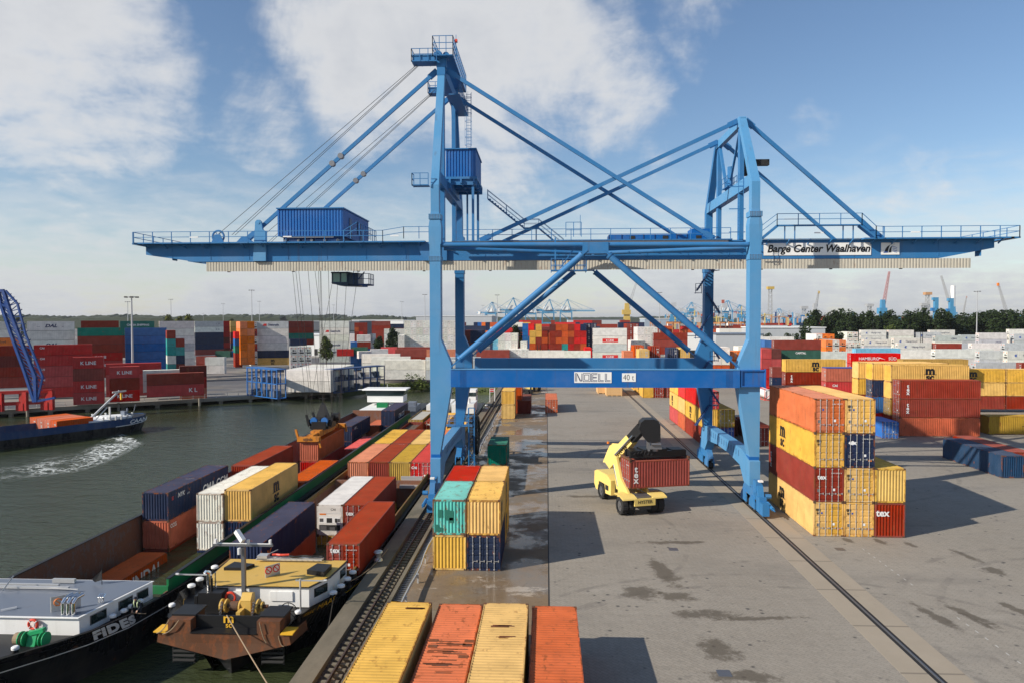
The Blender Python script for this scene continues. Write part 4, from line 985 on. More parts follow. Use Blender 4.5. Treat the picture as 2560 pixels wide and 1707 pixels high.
def far_mesh(L, h, end):
    k = (L, h, end)
    if k in _far: return _far[k]
    b = MB(); w = HW
    reef = end in ('reef', 'rdoor')
    for s in (-1, 1): zig(b, 'y', s*(w-.01), -s*(.034 if not reef else .01), .1, L-.1, .1, h-.06, .30 if not reef else .6)
    b.add([(-w+.02,L-.02,.1),(w-.02,L-.02,.1),(w-.02,L-.02,h-.05),(-w+.02,L-.02,h-.05)], [(0,1,2,3)])
    if end == 'wall': zig(b, 'x', .012, .04, -w+.1, w-.1, .1, h-.1, .25)
    else: b.box(-w+.1, w-.1, .03, .08, .1, h-.1)
    if reef: b.box(-w+.08,w-.08,.1,L-.1,h-.05,h-.012,1)
    else: zig(b, 'z', h-.012, -.02, .1, L-.1, -w+.05, w-.05, .30, 1)
    for x in (-w, w-.11):
        for y in (0, L-.11): b.box(x,x+.11,y,y+.11,0,h)
        b.box(x,x+.11,.11,L-.11,.07,.17); b.box(x+.02,x+.09,.11,L-.11,h-.07,h-.004)
    b.box(-w+.13,w-.13,.13,L-.13,.0,.1,4)  # dark inset box: the shadow line between tiers is put in as colour
    for y in (0, L-.08): b.box(-w+.1,w-.1,y,y+.08,.07,.17); b.box(-w+.1,w-.1,y,y+.08,h-.12,h-.004)
    if end == 'door':
        for x in (-.85,-.32,.32,.85): b.box(x-.022,x+.022,-.01,.03,.08,h-.06,2)
        for z in (.6,1.2,1.8): b.box(-w+.15,w-.15,.02,.03,z,z+.05,3)
        b.box(.15,.8,.01,.03,h-.75,h-.55,2); b.box(.4,.75,.01,.03,1.0,1.5,2)
    if end == 'reef':
        b.box(-w+.1,w-.1,.0,.03,1.2,1.26,3); b.box(-.35,.25,.0,.03,1.3,1.8,4); b.box(-w+.15,w-.15,.0,.03,.45,.95,4); b.box(-w+.2,-.4,-.01,.0,.5,.85,2); b.box(.5,.75,.0,.03,1.35,1.7,4); b.box(-.9,-.5,.01,.03,h-.6,h-.4,5); b.box(.45,.9,.0,.03,h-.7,h-.45,6)
    if end == 'rdoor':
        for x in (-.85,-.32,.32,.85): b.box(x-.015,x+.015,-.01,.03,.08,h-.06,2)
        b.box(-.01,.01,0,.03,.1,h-.1,3)
        b.box(.35,.9,.01,.03,h-.8,h-.7,4); b.box(.4,.75,.01,.03,1.3,1.36,4); b.box(-.5,-.3,.01,.03,1.5,1.65,5); b.box(-.9,-.4,.01,.03,h-.55,h-.45,4)
        b.box(.4,.7,.01,.03,.95,1.0,4); b.box(-.6,-.4,.01,.03,.7,.8,6)
    _far[k] = b.mesh('shipping_container', [M['cont'], M['croof'], M['galv'], M['cframe'], M['dark'], M['rmark'], M['omark']]); return _far[k]
LOGO = {  # text pieces on a long side: (text, size, material, u along 0..1, z fraction, opts)
 'msc': lambda L, h: [('m', 1.75, 'black', .5, .66, dict(bold=.05, sx=1.1)), ('—', 1.2, 'black', .5, .47, dict(sx=1.6)), ('sc', 1.45, 'black', .5, .28, dict(bold=.04, sx=1.05))],
 'msclow': lambda L, h: [('m', 1.7, 'black', .33, .66, dict(bold=.05, sx=1.05)), ('—', 1.2, 'black', .33, .47, dict(sx=1.5)), ('sc', 1.35, 'black', .33, .28, dict(bold=.035))],
 'kline': lambda L, h: [('K LINE', 1.05, 'white', .5, .48, dict(bold=.02))],
 'klinel': lambda L, h: [('K L', 1.3, 'white', .8, .48, dict(bold=.02))],
 'klinered': lambda L, h: [('K LINE', .95, 'white', .5, .46, dict(bold=.02))],
 'cai': lambda L, h: [('CAI', .62, 'white', .14, .72, dict(bold=.03))],
 'dal': lambda L, h: [('DAL', 1.35, 'navy', .5, .5, dict(bold=.04, shear=.3, sx=1.2)), ('www.', .4, 'navy', .24, .42, {}), ('.biz', .4, 'navy', .75, .42, {})],
 'sea': lambda L, h: [('Seatrade', 1.15, 'navy', .54, .5, dict(bold=.03))],
 'hapag': lambda L, h: [('Hapag-Lloyd', .95, 'navy', .60, .5, dict(bold=.008)), ('«', 1.5, 'bmark', .22, .52, dict(bold=.06))],
 'hapagw': lambda L, h: [('Hapag-Lloyd', .95, 'black', .45, .5, dict(bold=.02))],
 'hsud': lambda L, h: [('HAMBURG', 1.05, 'white', .36, .48, dict(bold=.01)), ('SÜD', 1.05, 'white', .84, .48, dict(bold=.01))],
 'china': lambda L, h: [('CHINA SHIPPING', 1.05, 'white', .52, .45, dict(bold=.03))],
 'capital': lambda L, h: [('CAPITAL', .7, 'white', .57, .7, dict(bold=.03))],
 'csav': lambda L, h: [('CSAV', 1.0, 'navy', .7, .5, dict(bold=.03, shear=.2))],
 'texv': lambda L, h: [('tex', .85, 'white', .1, .5, dict(bold=.03, vert=True))],
 'texvr': lambda L, h: [('tex', .85, 'white', .06, .5, dict(bold=.03, vert=True))],
 'florens': lambda L, h: [('IᖷT', .6, 'white', .05, .5, {})] if 0 else [],
 'nyk': lambda L, h: [('NYK', .6, 'white', .38, .74, dict(bold=.01, shear=.3)), ('LINE', .22, 'white', .60, .66, dict(shear=.3)), ('≡', .7, 'rmark', .13, .72, {})],
 'cma': lambda L, h: [('CMA CGM', 1.2, 'white', .52, .48, dict(bold=.02))],
 'ccg': lambda L, h: [('CCG', .5, 'white', .14, .78, dict(bold=.03))],
 'hyundai': lambda L, h: [('HYUNDAI', 1.5, 'white', .62, .5, dict(bold=.02))],
 'cmax': lambda L, h: [('X', 1.1, 'omark', .1, .5, dict(bold=.04, shear=.3))],
 'hanjin': lambda L, h: [],
 'cosco': lambda L, h: [('C O', .9, 'navy', .8, .5, dict(bold=.01))],
}
import json
NCONT = [0]; MASS = Mass()
try: KEEP
except NameError: KEEP = []
def container(loc, rz=0, L=12.192, h=2.591, col='r', end='door', lod=0, label=None, group=None, logo=None, side='-x', endtext=None, rusty=0., open_top=False):
    """loc: near end, bottom centre; long axis +y when rz=0. end: what the near end shows"""
    NCONT[0] += 1
    cname, rgb = COLS[col]
    j = random.Random(NCONT[0]*13); f_ = 1+j.uniform(-.10,.10)
    rgb = tuple(min(1, c_*f_*(1+j.uniform(-.04,.04))) for c_ in rgb)
    L = round(L, 3); h = round(h, 3)
    reef = end in ('reef', 'rdoor')
    flag = KEEP[NCONT[0]-1] if NCONT[0] <= len(KEEP) else 1
    if flag == 2: return
    if flag == 0:
        r_ = MASS; MASS.base = Matrix.Translation(loc) @ Matrix.Rotation(rz, 4, 'Z'); MASS.color = (*rgb, 1); link('x', far_mesh(L, h, end), MASS)
    elif lod == 0:
        r_ = empty('shipping_container', loc, rz)
        ps = [link('frame', m_frame(L, h), r_)]
        for s in (-1, 1): ps.append(link('side_wall', m_side(L, h, s, reef), r_))
        if not open_top: ps.append(link('roof_panel', m_roof(L, h, reef), r_))
        ps.append(link('end_wall', m_end(h, L, True), r_))
        if end == 'door':
            for s in (-1, 1):
                d = link('door', m_door(h, s), r_); ps.append(d)
                for x in ((.26,.78) if s > 0 else (-.78,-.26)): ps.append(link('locking_bar', m_bar(h), d, (x, 0, 0)))
        elif end == 'reef': ps.append(link('cooling_unit', m_reef(h), r_))
        else: ps.append(link('end_wall', m_end(h, L), r_))
        for p in ps: p.color = (*rgb, 1+rusty)
        if j.random() < .8 and not reef:
            me = text_mesh('%s %06d %d' % (''.join(j.choice('ABCDEFGHKLMNRSTUX') for _ in range(4)), j.randint(100000, 999999), j.randint(0, 9)), .13)
            if not me.materials: me.materials.append(M['wmark'] if col not in 'wygYp' else M['black'])
            link('number', me, r_, (.62, -.012, h-.45), (pi/2,0,0)) if end == 'door' else link('number', me, r_, (.3, L-.35, h+.002), (0,0,pi))
        if end == 'door' and j.random() < .75:
            b = MB(); b.box(.72,.98,.012,.02,.55,.70); b.box(-.95,-.72,.012,.02,.85,1.1,1)
            b.box(.35,.52,.012,.02,.95,1.15,2); b.box(-.62,-.48,.012,.02,1.9,2.05,3)
            b.build('sticker', [M['omark'], M['steel'], M['wmark'], M['bmark']], r_)
    else:
        r_ = link('shipping_container', far_mesh(L, h, end), None, loc, (0, 0, rz)); r_.color = (*rgb, 1)
    if logo and logo in LOGO:
        sg = 1 if side == '+x' else -1
        if logo == 'klinered':
            b = MB(); x = sg*(HW+.0); b.box(min(x,x+sg*.02), max(x,x+sg*.02), L*.28, L*.74, h*.26, h*.70); b.build('panel', M['rmark'], r_)
        for (s, sz, mt, u, zf, op) in LOGO[logo](L, h):
            # reading direction: +x side reads towards +y seen from +x; -x side reads towards -y
            y = L*u if side == '+x' else L*(1-u)
            mm = {'white': M['wmark'], 'black': M['black'], 'navy': M['navy'], 'bmark': M['bmark'], 'rmark': M['rmark'], 'omark': M['omark']}[mt]
            letter(s, mm, r_, (sg*(HW+(.025 if logo == 'klinered' else .004)), y, h*zf), side, size=sz, **op)
        if logo == 'sea':
            b = MB(); x = sg*(HW+.004); u = .20 if side == '+x' else .80
            b.prism([(L*u-.0,h*.36),(L*u+1.5,h*.36),(L*u+1.5,h*.66),(L*u+.5,h*.66)], 'x', min(x,x+sg*.01), max(x,x+sg*.01)); b.build('emblem', M['rmark'], r_)
        if logo == 'hsud':
            b = MB(); x = sg*(HW+.004); y0 = L*(.60 if side == '+x' else .40)
            b.add([(x,y0-.9,h*.42),(x,y0-.3,h*.62),(x,y0+1.2*1,h*.40),(x,y0-.1,h*.52)], [(0,1,2,3)]); b.build('emblem', M['wmark'], r_)
    if endtext:
        for (s, sz, mt, x, z, op) in endtext:
            letter(s, {'w': M['wmark'], 'k': M['black'], 'n': M['navy'], 'o': M['omark'], 'Y': M['ymark']}[mt], r_, (x, -.012, z), '-y', size=sz, **op)
    if flag == 0: return
    tag(r_, label, 'container', group); r_['cidx'] = NCONT[0]-1
    return r_
TEX = [('tex', .55, 'w', -.58, 2.1, dict(bold=.03))]
TEXL = [('tex', .80, 'w', -.62, 2.05, dict(bold=.03))]
MSCD = [('m', .42, 'k', -.86, 2.28, dict(bold=.05)), ('sc', .34, 'k', -.86, 2.0, dict(bold=.03))]
PWORD = ['topmost', 'second', 'third', 'fourth', 'fifth', 'sixth', 'seventh', 'eighth']
def pos(k, n):
    if n == 1: return 'lone'
    return PWORD[k] if k == 0 else PWORD[k]+' down'
HC, ST = 2.896, 2.591
G_Q = 'containers standing on our quay'
def col_near(x, y, tiers, rz=0, where='', group=G_Q, lod=0, z0=0.0):
    "tiers from the ground up: (colour, L, h, end, kwargs)"
    z = z0; n = len(tiers)
    for i, tt in enumerate(tiers):
        c_, L, h, e = tt[:4]; kw = tt[4] if len(tt) > 4 else {}
        nm = COLS[c_][0]
        k = n-1-i
        lab = ('%s container %s' % (nm, where)) if n == 1 else ('%s container, %s in the %s' % (nm, pos(k, n), where))
        if kw.get('label'): lab = kw.pop('label')
        container((x, y, z), rz, L, h, c_, e, lod, lab, group, **kw); z += h+.012
L2, L4 = 6.058, 12.192
# --- four in the foreground: long axis away from us, near ends out of the frame
for x, c_, h, yb, lb in ((-7.45,'y',HC,38.07,'yellow container with rust spots, first of the front row beside the rail'), (-4.70,'s',2.6,38.66,'salmon red container with rusty scratched roof in the front row'),
        (-2.18,'y',HC,38.13,'yellow container in the front row between the salmon and orange ones'), (.43,'o',2.6,38.58,'orange red container on the right end of the front row')):
    container((x, yb-L4, 0), 0, L4, h, {'s':'S'}.get(c_, c_), 'door', 0, lb, G_Q, rusty=.12)
# rust scrapes on the salmon roof
b = MB(); rnd = random.Random(3)
for i in range(26):
    y_ = 30.8+rnd.random()*3.4; x0 = -5.7+rnd.random()*.9; x1 = x0+rnd.uniform(.3,1.5); b.box(x0,min(x1,-3.6),y_,y_+rnd.uniform(.02,.09),2.592,2.596)
for x0, y_ in ((-5.75,34.0),(-5.7,33.4),(-4.05,33.6),(-4.1,32.4),(-4.0,34.0)): b.box(x0,x0+.45,y_,y_+.3,2.592,2.596)
for x0, x1, y_, z in ((-2.8,-1.6,35.1,HC),(-2.6,-1.5,33.9,HC),(-7.6,-6.4,37.1,HC),(-3.2,-1.1,28.9,HC)):
    for q in range(5): b.box(x0+rnd.random()*.4,x1-rnd.random()*.5,y_+rnd.random()*.3,y_+.03+rnd.random()*.3,z-.008,z-.004)
SCR = b
# --- two by two near stack, with a second pair right behind
X0 = -8.29+1.22; X1 = X0+2.50; Y0 = 51.08
wn_ = 'near stack of four beside the trench'
col_near(X0, Y0, [('y',L2,ST,'wall',dict(label='yellow container under the pale turquoise one in the near stack')), ('p',L2,ST,'wall',dict(rusty=.3,label='pale turquoise container with dark green patches on the near stack'))])
col_near(X1, Y0, [('n',L2,ST,'door',dict(label='scuffed navy container with four locking bars under the near yellow one')), ('y',L2,ST,'wall',dict(rusty=.35, label='yellow rust edged container above the scuffed navy one', side='+x', logo='msclow'))])
col_near(X0, Y0+6.12, [('r',L2,ST,'wall',dict(label='red container hidden under another behind the near stack')), ('r',L2,ST,'wall',dict(label='brick red roofed container behind the pale turquoise one'))])
col_near(X1, Y0+6.12, [('y',L2,ST,'wall',dict(label='lower yellow container behind the scuffed navy one', side='+x', logo='msclow')), ('y',L2,ST,'wall',dict(label='upper yellow container behind the rust edged yellow one', side='+x', logo='msclow'))])
b = MB()
for (u0,u1,v0,v1) in ((.16,.30,.50,.72),(.36,.50,.50,.72),(.40,.62,.42,.50),(.50,.63,.36,.70),(.08,.18,.10,.30),(.18,.30,.10,.22)):
    b.box(X0-HW+u0*CW, X0-HW+u1*CW, Y0+.004, Y0+.009, ST+v0*ST, ST+v1*ST)
PATCH = b
col_near(-6.18, 88.7, [('T',L2,ST,'wall',dict(label='dark green container standing alone beside the trench'))])
col_near(-7.05, 130.1, [('y',L2,ST,'wall'), ('y',L2,ST,'wall')], where='far yellow pair beside the guard rail')
col_near(-6.0, 137.5, [('o',L2,ST,'wall'), ('o',L2,ST,'wall')], where='orange pair behind the far yellow pair')
col_near(-4.35, 137.25, [('k',L4,ST,'wall',dict(label='dark maroon container right of the far yellow pair'))])
col_near(.98, 138.85, [('o',L4,ST,'door',dict(label='lone rusty orange container with doors, standing mid quay'))])
# --- big stack at the right: three columns, doors towards us
X0 = 22.47+1.22; Y0 = 60.55; D = 2.49; sk = R(-.0)
col_near(X0, Y0, [('y',L4,HC,'door',dict(endtext=MSCD, logo='msclow', side='-x', label='lowest yellow container in the left column of the big stack')),
    ('m',L4,HC,'door',dict(endtext=TEX, logo='texvr', side='-x', label='dark red container, third from the top in the left column')),
    ('y',L4,HC,'door',dict(endtext=MSCD, logo='msclow', side='-x', label='yellow container right below the salmon one in the big stack')), ('s',L4,HC,'door',dict(label='salmon orange container topping the left column of the big stack'))])
col_near(X0+D, Y0-.05, [('y',L4,HC,'door',dict(endtext=MSCD, label='yellow door end, lowest in the middle column of the big stack')), ('y',L4,HC,'door',dict(endtext=MSCD, label='yellow door end between navy and yellow ones in the middle column')),
    ('n',L4,HC,'door',dict(label='navy container with white horse emblem in the big stack')), ('y',L4,HC,'door',dict(endtext=MSCD, label='yellow container topping the middle column of the big stack'))])
col_near(X0+2*D+.02, Y0-.12, [('m',L4,HC,'wall',dict(endtext=TEXL, label='dark red container with white word, lowest at the right of the big stack')), ('y',L4,HC,'wall',dict(label='yellow ribbed container above the dark red one at the right'))])
b = MB(); hx = X0+D-.62; hz = 2*2.91+2.1; hy = Y0-.05-.02
b.add([(hx-.34,hy,hz-.02),(hx-.18,hy,hz-.12),(hx+.0,hy,hz-.16),(hx+.2,hy,hz-.10),(hx+.36,hy,hz-.2),(hx+.25,hy,hz),(hx+.34,hy,hz+.12),(hx+.16,hy,hz+.08),(hx+.02,hy,hz+.2),(hx-.14,hy,hz+.1),(hx-.26,hy,hz+.12)], [tuple(range(11))])
HORSE = b
# --- the row behind, along the right rail
X0 = 22.5+1.22
w3 = 'row right of the sunken rail'
col_near(X0, 104.0, [('m',L4,ST,'wall',dict(side='-x')), ('y',L4,ST,'wall',dict(logo='msclow', side='-x')), ('R',L4,ST,'door')], where='near column of the '+w3)
col_near(X0, 116.6, [('o',L2,ST,'wall'), ('y',L2,ST,'wall',dict(side='-x')), ('R',L2,ST,'wall')], where='second column of the '+w3)
col_near(X0, 118.9+3.8, [('r',8.3,ST,'wall',dict(side='-x')), ('y',8.3,ST,'wall',dict(logo='msclow', side='-x')), ('y',8.3,ST,'wall')], where='far column of the '+w3)
col_near(25.95, 103.75, [('B2',L4,ST,'door'), ('Y',L4,ST,'door')], where='pair right behind the far crane leg')
col_near(31.6, 103.5, [('m',L4,ST,'door',dict(label='maroon container seen between crane leg and big stack'))])
col_near(28.6, 112.0, [('k',L4,ST,'wall',dict(label='dark maroon container behind the mustard yellow one'))])
col_near(23.6, 166.2, [('y',L4,ST,'wall',dict(logo='msclow', side='-x')), ('y',L4,ST,'wall')], where='yellow far pair beside the sunken rail')
col_near(23.6, 179.5, [('y',L4,ST,'wall'), ('y',L4,ST,'wall')], where='yellow pair farthest along the sunken rail')
col_near(26.1, 166.2, [('m',L4,ST,'door'), ('m',L4,ST,'door')], where='maroon pair with doors, right of far yellows')
col_near(28.9, 166.3, [('m',L4,ST,'door'), ('k',L4,ST,'door')], where='second maroon pair, right of far yellows')
# --- yard to the right
col_near(52.5, 110.85, [('B',L2,ST,'door',dict(label='bright blue twenty foot container left of the tall red stack'))])
dk = 'dark weathered blue container lying alone at the right edge'
container((53.4, 83.75, 0), 0, L4, ST, 'e', 'wall', 0, dk, G_Q)
container((55.9, 86.0, 0), 0, L4, ST, 'm', 'wall', 0, 'maroon container beside the dark blue one at the frame edge', G_Q)
SX = pi/2*-1     # long axis along +x, the +x side of the mesh faces us
def side_stack(x0, y0, tiers, where, group=G_Q, lod=0, z0=0.):
    "broad side towards us: x0 left end, y0 front face"
    z = z0; n = len(tiers)
    for i, tt in enumerate(tiers):
        c_, L, h = tt[:3]; kw = dict(tt[3]) if len(tt) > 3 else {}
        e = kw.pop('end', 'door'); k = n-1-i
        lab = kw.pop('label', None) or ('%s container, %s in the %s' % (COLS[c_][0], pos(k, n), where) if n > 1 else '%s container %s' % (COLS[c_][0], where))
        container((x0, y0+HW, z), SX, L, h, c_, e, lod, lab, group, side='+x', **kw); z += h+.012
side_stack(54.9, 113.1, [('o',L4,HC), ('m',L4,HC,dict(logo='texv')), ('m',L4,HC,dict(logo='texv'))], 'tall red stack facing us')
side_stack(55.3, 116.9, [('m',L4,2.7,dict(end='wall')), ('Y',L4,2.7,dict(end='door')), ('y',L4,2.7,dict(end='wall')), ('y',L4,2.7,dict(end='wall',logo='msc'))], 'row right behind the red stack')
side_stack(53.6, 119.6, [('R',L4,2.72,dict(end='door')), ('b',L4,2.72,dict(end='door')), ('n',L4,2.72,dict(end='door')), ('y',L4,2.75,dict(end='wall'))], 'second row behind the red stack')
side_stack(52.6, 122.6, [('m',L4,2.72,dict(end='door')), ('m',L4,2.72,dict(end='wall')), ('y',L4,2.72,dict(end='wall')), ('y',L4,2.75,dict(end='wall'))], 'third row behind the red stack')
side_stack(69.75, 115.4, [('Y',L4,HC,dict(end='wall',logo='msc'))], 'lying low at the right edge of the frame')
side_stack(77.0, 142.6, [('m',L4,ST), ('y',L4,ST,dict(logo='msc')), ('y',L4,ST,dict(logo='msc'))], 'right stack with two yellow on red', z0=.6)
side_stack(89.4, 142.6, [('m',L4,ST), ('y',L4,ST), ('y',L4,ST)], 'stack cut by the right frame edge', z0=.6)
def attach(o, label):
    for q in COL.objects:
        if q.get('label') == label:
            o.parent = q; o.matrix_parent_inverse = q.matrix_basis.inverted(); return
attach(SCR.build('scrape_marks', M['rust']), 'salmon red container with rusty scratched roof in the front row')
attach(PATCH.build('paint_patch', M['green'] if 0 else mat('dark_green_patch', (.02,.15,.11), .6)), 'pale turquoise container with dark green patches on the near stack')
attach(HORSE.build('emblem', M['wmark']), 'navy container with white horse emblem in the big stack')
# ================================================================= barges
G_M = 'containers aboard the barge beside the quay'; G_F = 'containers aboard the green edged barge'
def cap_bollard(b, bt, x, y, z, r=.2, h=.62):
    b.tube((x,y,z),(x,y,z+h*.72),r*.92,12); b.tube((x,y,z+.02),(x,y,z+.06),r*1.5,12)
    bt.tube((x,y,z+h*.72),(x,y,z+h*.88),r*1.16,14); bt.tube((x,y,z+h*.88),(x,y,z+h*.95),r*1.16,14,0,r*.8)
def pair_bollard(parent, x, y, z, r=.2, h=.62, name='bollard'):
    b = MB(); bt = MB(); cap_bollard(b, bt, x, y, z, r, h); o = b.build(name, M['blackp'], parent, smooth=True); q = bt.build('cap', M['white'], o, smooth=True); return o
def hull(parent, cx, st, mt, zb=-4.2):
    """st: list of (y, half width at deck, half width at keel, deck z)"""
    b = MB(); fine = []
    for a_, c_ in zip(st, st[1:]):
        for q in range(8): fine.append(tuple(a_[i]+(c_[i]-a_[i])*q/8 for i in range(4)))
    st = fine+[st[-1]]
    for s in (-1, 1):
        top = [(cx+s*w, y, z) for y, w, k, z in st]; mid = [(cx+s*(w*.35+k*.65), y, -2.0) for y, w, k, z in st]; low = [(cx+s*k, y, zb) for y, w, k, z in st]
        n = len(st)
        b.add(top+mid+low, [(i, i+1, n+i+1, n+i) for i in range(n-1)]+[(n+i, n+i+1, 2*n+i+1, 2*n+i) for i in range(n-1)])
    return b.build('hull', mt, parent)
M['hull_black'] = weathered('black_hull_paint', (.010,.011,.013), .28, .62, .5, .15)
M['hull_blue'] = weathered('dark_blue_hull_paint', (.012,.045,.13), .4, .62, .5, .15)
M['hold'] = weathered('rusty_hold_plating', (.17,.11,.09), .75, .42, .6, .5)
M['coaming_y'] = weathered('ochre_coaming_paint', (.16,.10,.02), .6, .5, .6, .5)
# ---- barge alongside the quay
BM = empty('container_barge', (-18.9, 90, -2.8)); tag(BM, 'black inland barge with yellow roofed deckhouse and rusty bow, moored alongside our quay', 'barge')
mx = -18.88
st = [(41.2,3.9,.3,.0),(42.6,4.25,1.0,.0),(45.0,5.15,3.4,.0),(48,5.3,4.9,-.15),(52,5.45,5.4,-.35),(150,5.45,5.4,-.35),(158,4.6,3.5,.2)]
st_d = st; st = [(y,w,k,z+(.48 if y < 47 else .32 if y < 50 else .0)) for y,w,k,z in st]
hull(BM, mx, st, M['hull_black'])
b = MB()   # decks: side decks, foredeck, floor of the hold
b.add([(mx-3.9,41.2,-.03),(mx+3.9,41.2,-.03),(mx+4.25,42.6,-.03),(mx+5.15,45,-.03),(mx+5.3,48,-.18),(mx+5.4,49.9,-.3),(mx-5.4,49.9,-.3),(mx-5.3,48,-.18),(mx-5.15,45,-.03),(mx-4.25,42.6,-.03)], [tuple(range(10))])
for s in (-1,1): b.box(min(mx+s*5.4,mx+s*4.95),max(mx+s*5.4,mx+s*4.95),49.9,150,-.45,-.37)
b.box(mx-5.3,mx+5.3,138,157,-.5,-.2)
b.build('deck', M['blackp'], BM)
b = MB(); b.box(mx-5,mx+5,50,138,-4.1,-3.9); 
for s in (-1,1): b.box(min(mx+s*5.0,mx+s*4.9),max(mx+s*5.0,mx+s*4.9),50,138,-4,-.1)
b.box(mx-4.9,mx+4.9,50,50.12,-4,.1); b.box(mx-4.9,mx+4.9,78.6,79.0,-4,.2)
b.build('hold', M['hold'], BM)
b = MB()
for s in (-1,1): b.box(min(mx+s*5.06,mx+s*4.92),max(mx+s*5.06,mx+s*4.92),49.95,138,-.37,.32)
b.box(mx-5.06,mx+5.06,49.85,49.98,-.37,.32); b.build('coaming', M['coaming_y'], BM)
b = MB(); b.box(mx+2.5,mx+4.9,78.0,81.8,-.5,-.2); b.box(mx+2.5,mx+4.9,79,79.3,-.9,.6); b.build('hatch_beam', M['galv'], BM)
b = MB()
for s in (-1,1):
    tp = [(mx+s*(w+(k-w)*.17+.03), y, z-.52) for y, w, k, z in st[1:-1]]; lo = [(mx+s*(w+(k-w)*.20+.03), y, z-.62) for y, w, k, z in st[1:-1]]
    n = len(tp); b.add(tp+lo, [(i,i+1,n+i+1,n+i) for i in range(n-1)])
b.build('yellow_line', M['ymark'], BM)
# bow push plate
b = MB()
b.loft([[(mx-4.0,40.2,-.62),(mx-3.9,40.2,-.05),(mx+3.9,40.2,-.05),(mx+4.0,40.2,-.62),(mx+.1,40.1,-1.55)],[(mx-4.3,42.3,-.62),(mx-4.2,42.3,-.05),(mx+4.2,42.3,-.05),(mx+4.3,42.3,-.62),(mx+.1,42.3,-1.9)]])
for s in (-1,1):
    xa, xb = sorted((mx+s*1.98, mx+s*3.35)); b.box(xa,xb,40.25,42.0,-.05,.70)
bp_ = b.build('bow_plate', M['bow'], BM)
b = MB(); 
for s in (-1,1): xa, xb = sorted((mx+s*1.95, mx+s*3.40)); b.box(xa,xb,40.8,42.3,.70,.80)
b.box(mx-1.98,mx+1.98,40.9,41.0,-.04,.72); b.box(mx-1.98,mx+1.98,40.15,41.0,-.05,.0)
b.build('bulwark', M['blackp'], BM)
b = MB(); b.prism([(-4.1,-.06),(-4.1,.0),(-3.5,.0),(-3.5,-.06)], 'y', 40.1, 41.0) if 0 else None
for s in (-1,1): xa, xb = sorted((mx+s*3.42, mx+s*4.15)); b.box(xa,xb,40.1,41.1,-.02,.05)
b.build('yellow_step', M['ymark'], bp_)
letter('m', M['ymark'], BM, (mx+.02,40.86,.56), size=.80, bold=.02, sx=1.1); letter('sc', M['ymark'], BM, (mx+.02,40.86,.17), size=.46, bold=.015)
b = MB()
for s in (-1,1):
    xc = mx+s*2.68+.1
    for k in range(4): b.tube((xc-.65,40.6,-1.05-k*.27),(xc+.65,40.6,-1.05-k*.27),.09,8)
    for e in (-.66,.66): b.bar((xc+e,40.6,-.5),(xc+e,40.6,-2.0),.06)
    b.build('fender_bars', M['rubber'], BM); b = MB()
b = MB(); b.loft([[(mx-2.2,41.9,-1.2),(mx+.1,40.9,-1.2),(mx+2.4,41.9,-1.2)],[(mx-.7,43.2,-2.9),(mx+.1,41.0,-2.9),(mx+.9,43.2,-2.9)]], close=True); b.build('stem', M['hull_black'], BM)
st_m = st
# deckhouse
dh = [(mx-2.55,44.2),(mx+3.75,44.2),(mx+4.5,45.9),(mx+4.78,49.1),(mx-3.55,49.1),(mx-3.35,45.9)]
b = MB(); b.prism(dh, 'z', -.05, 1.22); hs = b.build('deckhouse', M['white'], BM)
dr_ = [(mx-2.65,44.08),(mx+3.85,44.08),(mx+4.62,45.9),(mx+4.9,49.2),(mx-3.67,49.2),(mx-3.47,45.9)]
b = MB(); b.prism(dr_, 'z', 1.23, 1.27); b.build('roof_edge', M['blackp'], hs)
b = MB(); b.prism([(mx+(x-mx)*.975, 46.6+(y-46.6)*.965) for x, y in dr_], 'z', 1.272, 1.30); b.build('roof', M['deck_yellow'], hs)
b = MB()
for (x0,x1) in ((mx-1.35,mx-.3),(mx+1.25,mx+2.7)): b.box(x0,x1,44.12,44.2,.35,.95)
b.build('wall_panel', M['white'], hs)
b = MB(); d = (V((mx+4.5,45.9,0))-V((mx+3.75,44.2,0))).normalized(); nrm = V((d.y,-d.x,0))
def wpan(b, a, e, u0, u1, z0, z1, off, th=.03):
    a = V((*a,0)); e = V((*e,0)); d = e-a; n_ = V((d.y,-d.x,0)).normalized(); p = a+d*u0+n_*off; q = a+d*u1+n_*off
    b.prism([(p.x,p.y),(q.x,q.y),((q+n_*th).x,(q+n_*th).y),((p+n_*th).x,(p+n_*th).y)], 'z', z0, z1)
wpan(b, (mx+3.75,44.2), (mx+4.5,45.9), .25,.92,.42,.98,.0); wpan(b, (mx+4.5,45.9),(mx+4.78,49.1), .62,.92,.42,.98,.0); b.build('window_frame', M['blackp'], hs)
b = MB(); wpan(b, (mx+3.75,44.2), (mx+4.5,45.9), .30,.87,.48,.92,.032,.01); wpan(b, (mx+4.5,45.9),(mx+4.78,49.1), .66,.88,.48,.92,.032,.01); b.build('window', M['glass'], hs)
b = MB(); b.box(mx+3.6,mx+4.55,45.9,46.9,1.3,1.42) if 0 else b.prism([(mx+2.9,46.3),(mx+4.2,45.9),(mx+4.25,47.4),(mx+3.2,47.6)], 'z', 1.3, 1.62)
b.prism([(mx-3.0,46.8),(mx-1.6,46.8),(mx-1.2,47.6),(mx-2.8,48.0)], 'z', 1.3, 1.5); b.build('hatch', M['blackp'], hs)
b = MB(); b.prism([(mx+.35,45.55),(mx+.41,45.55),(mx+1.06,46.35),(mx+1.0,46.35)], 'z', 1.3, 2.05); sg = b.build('warning_board', M['galv'], hs)
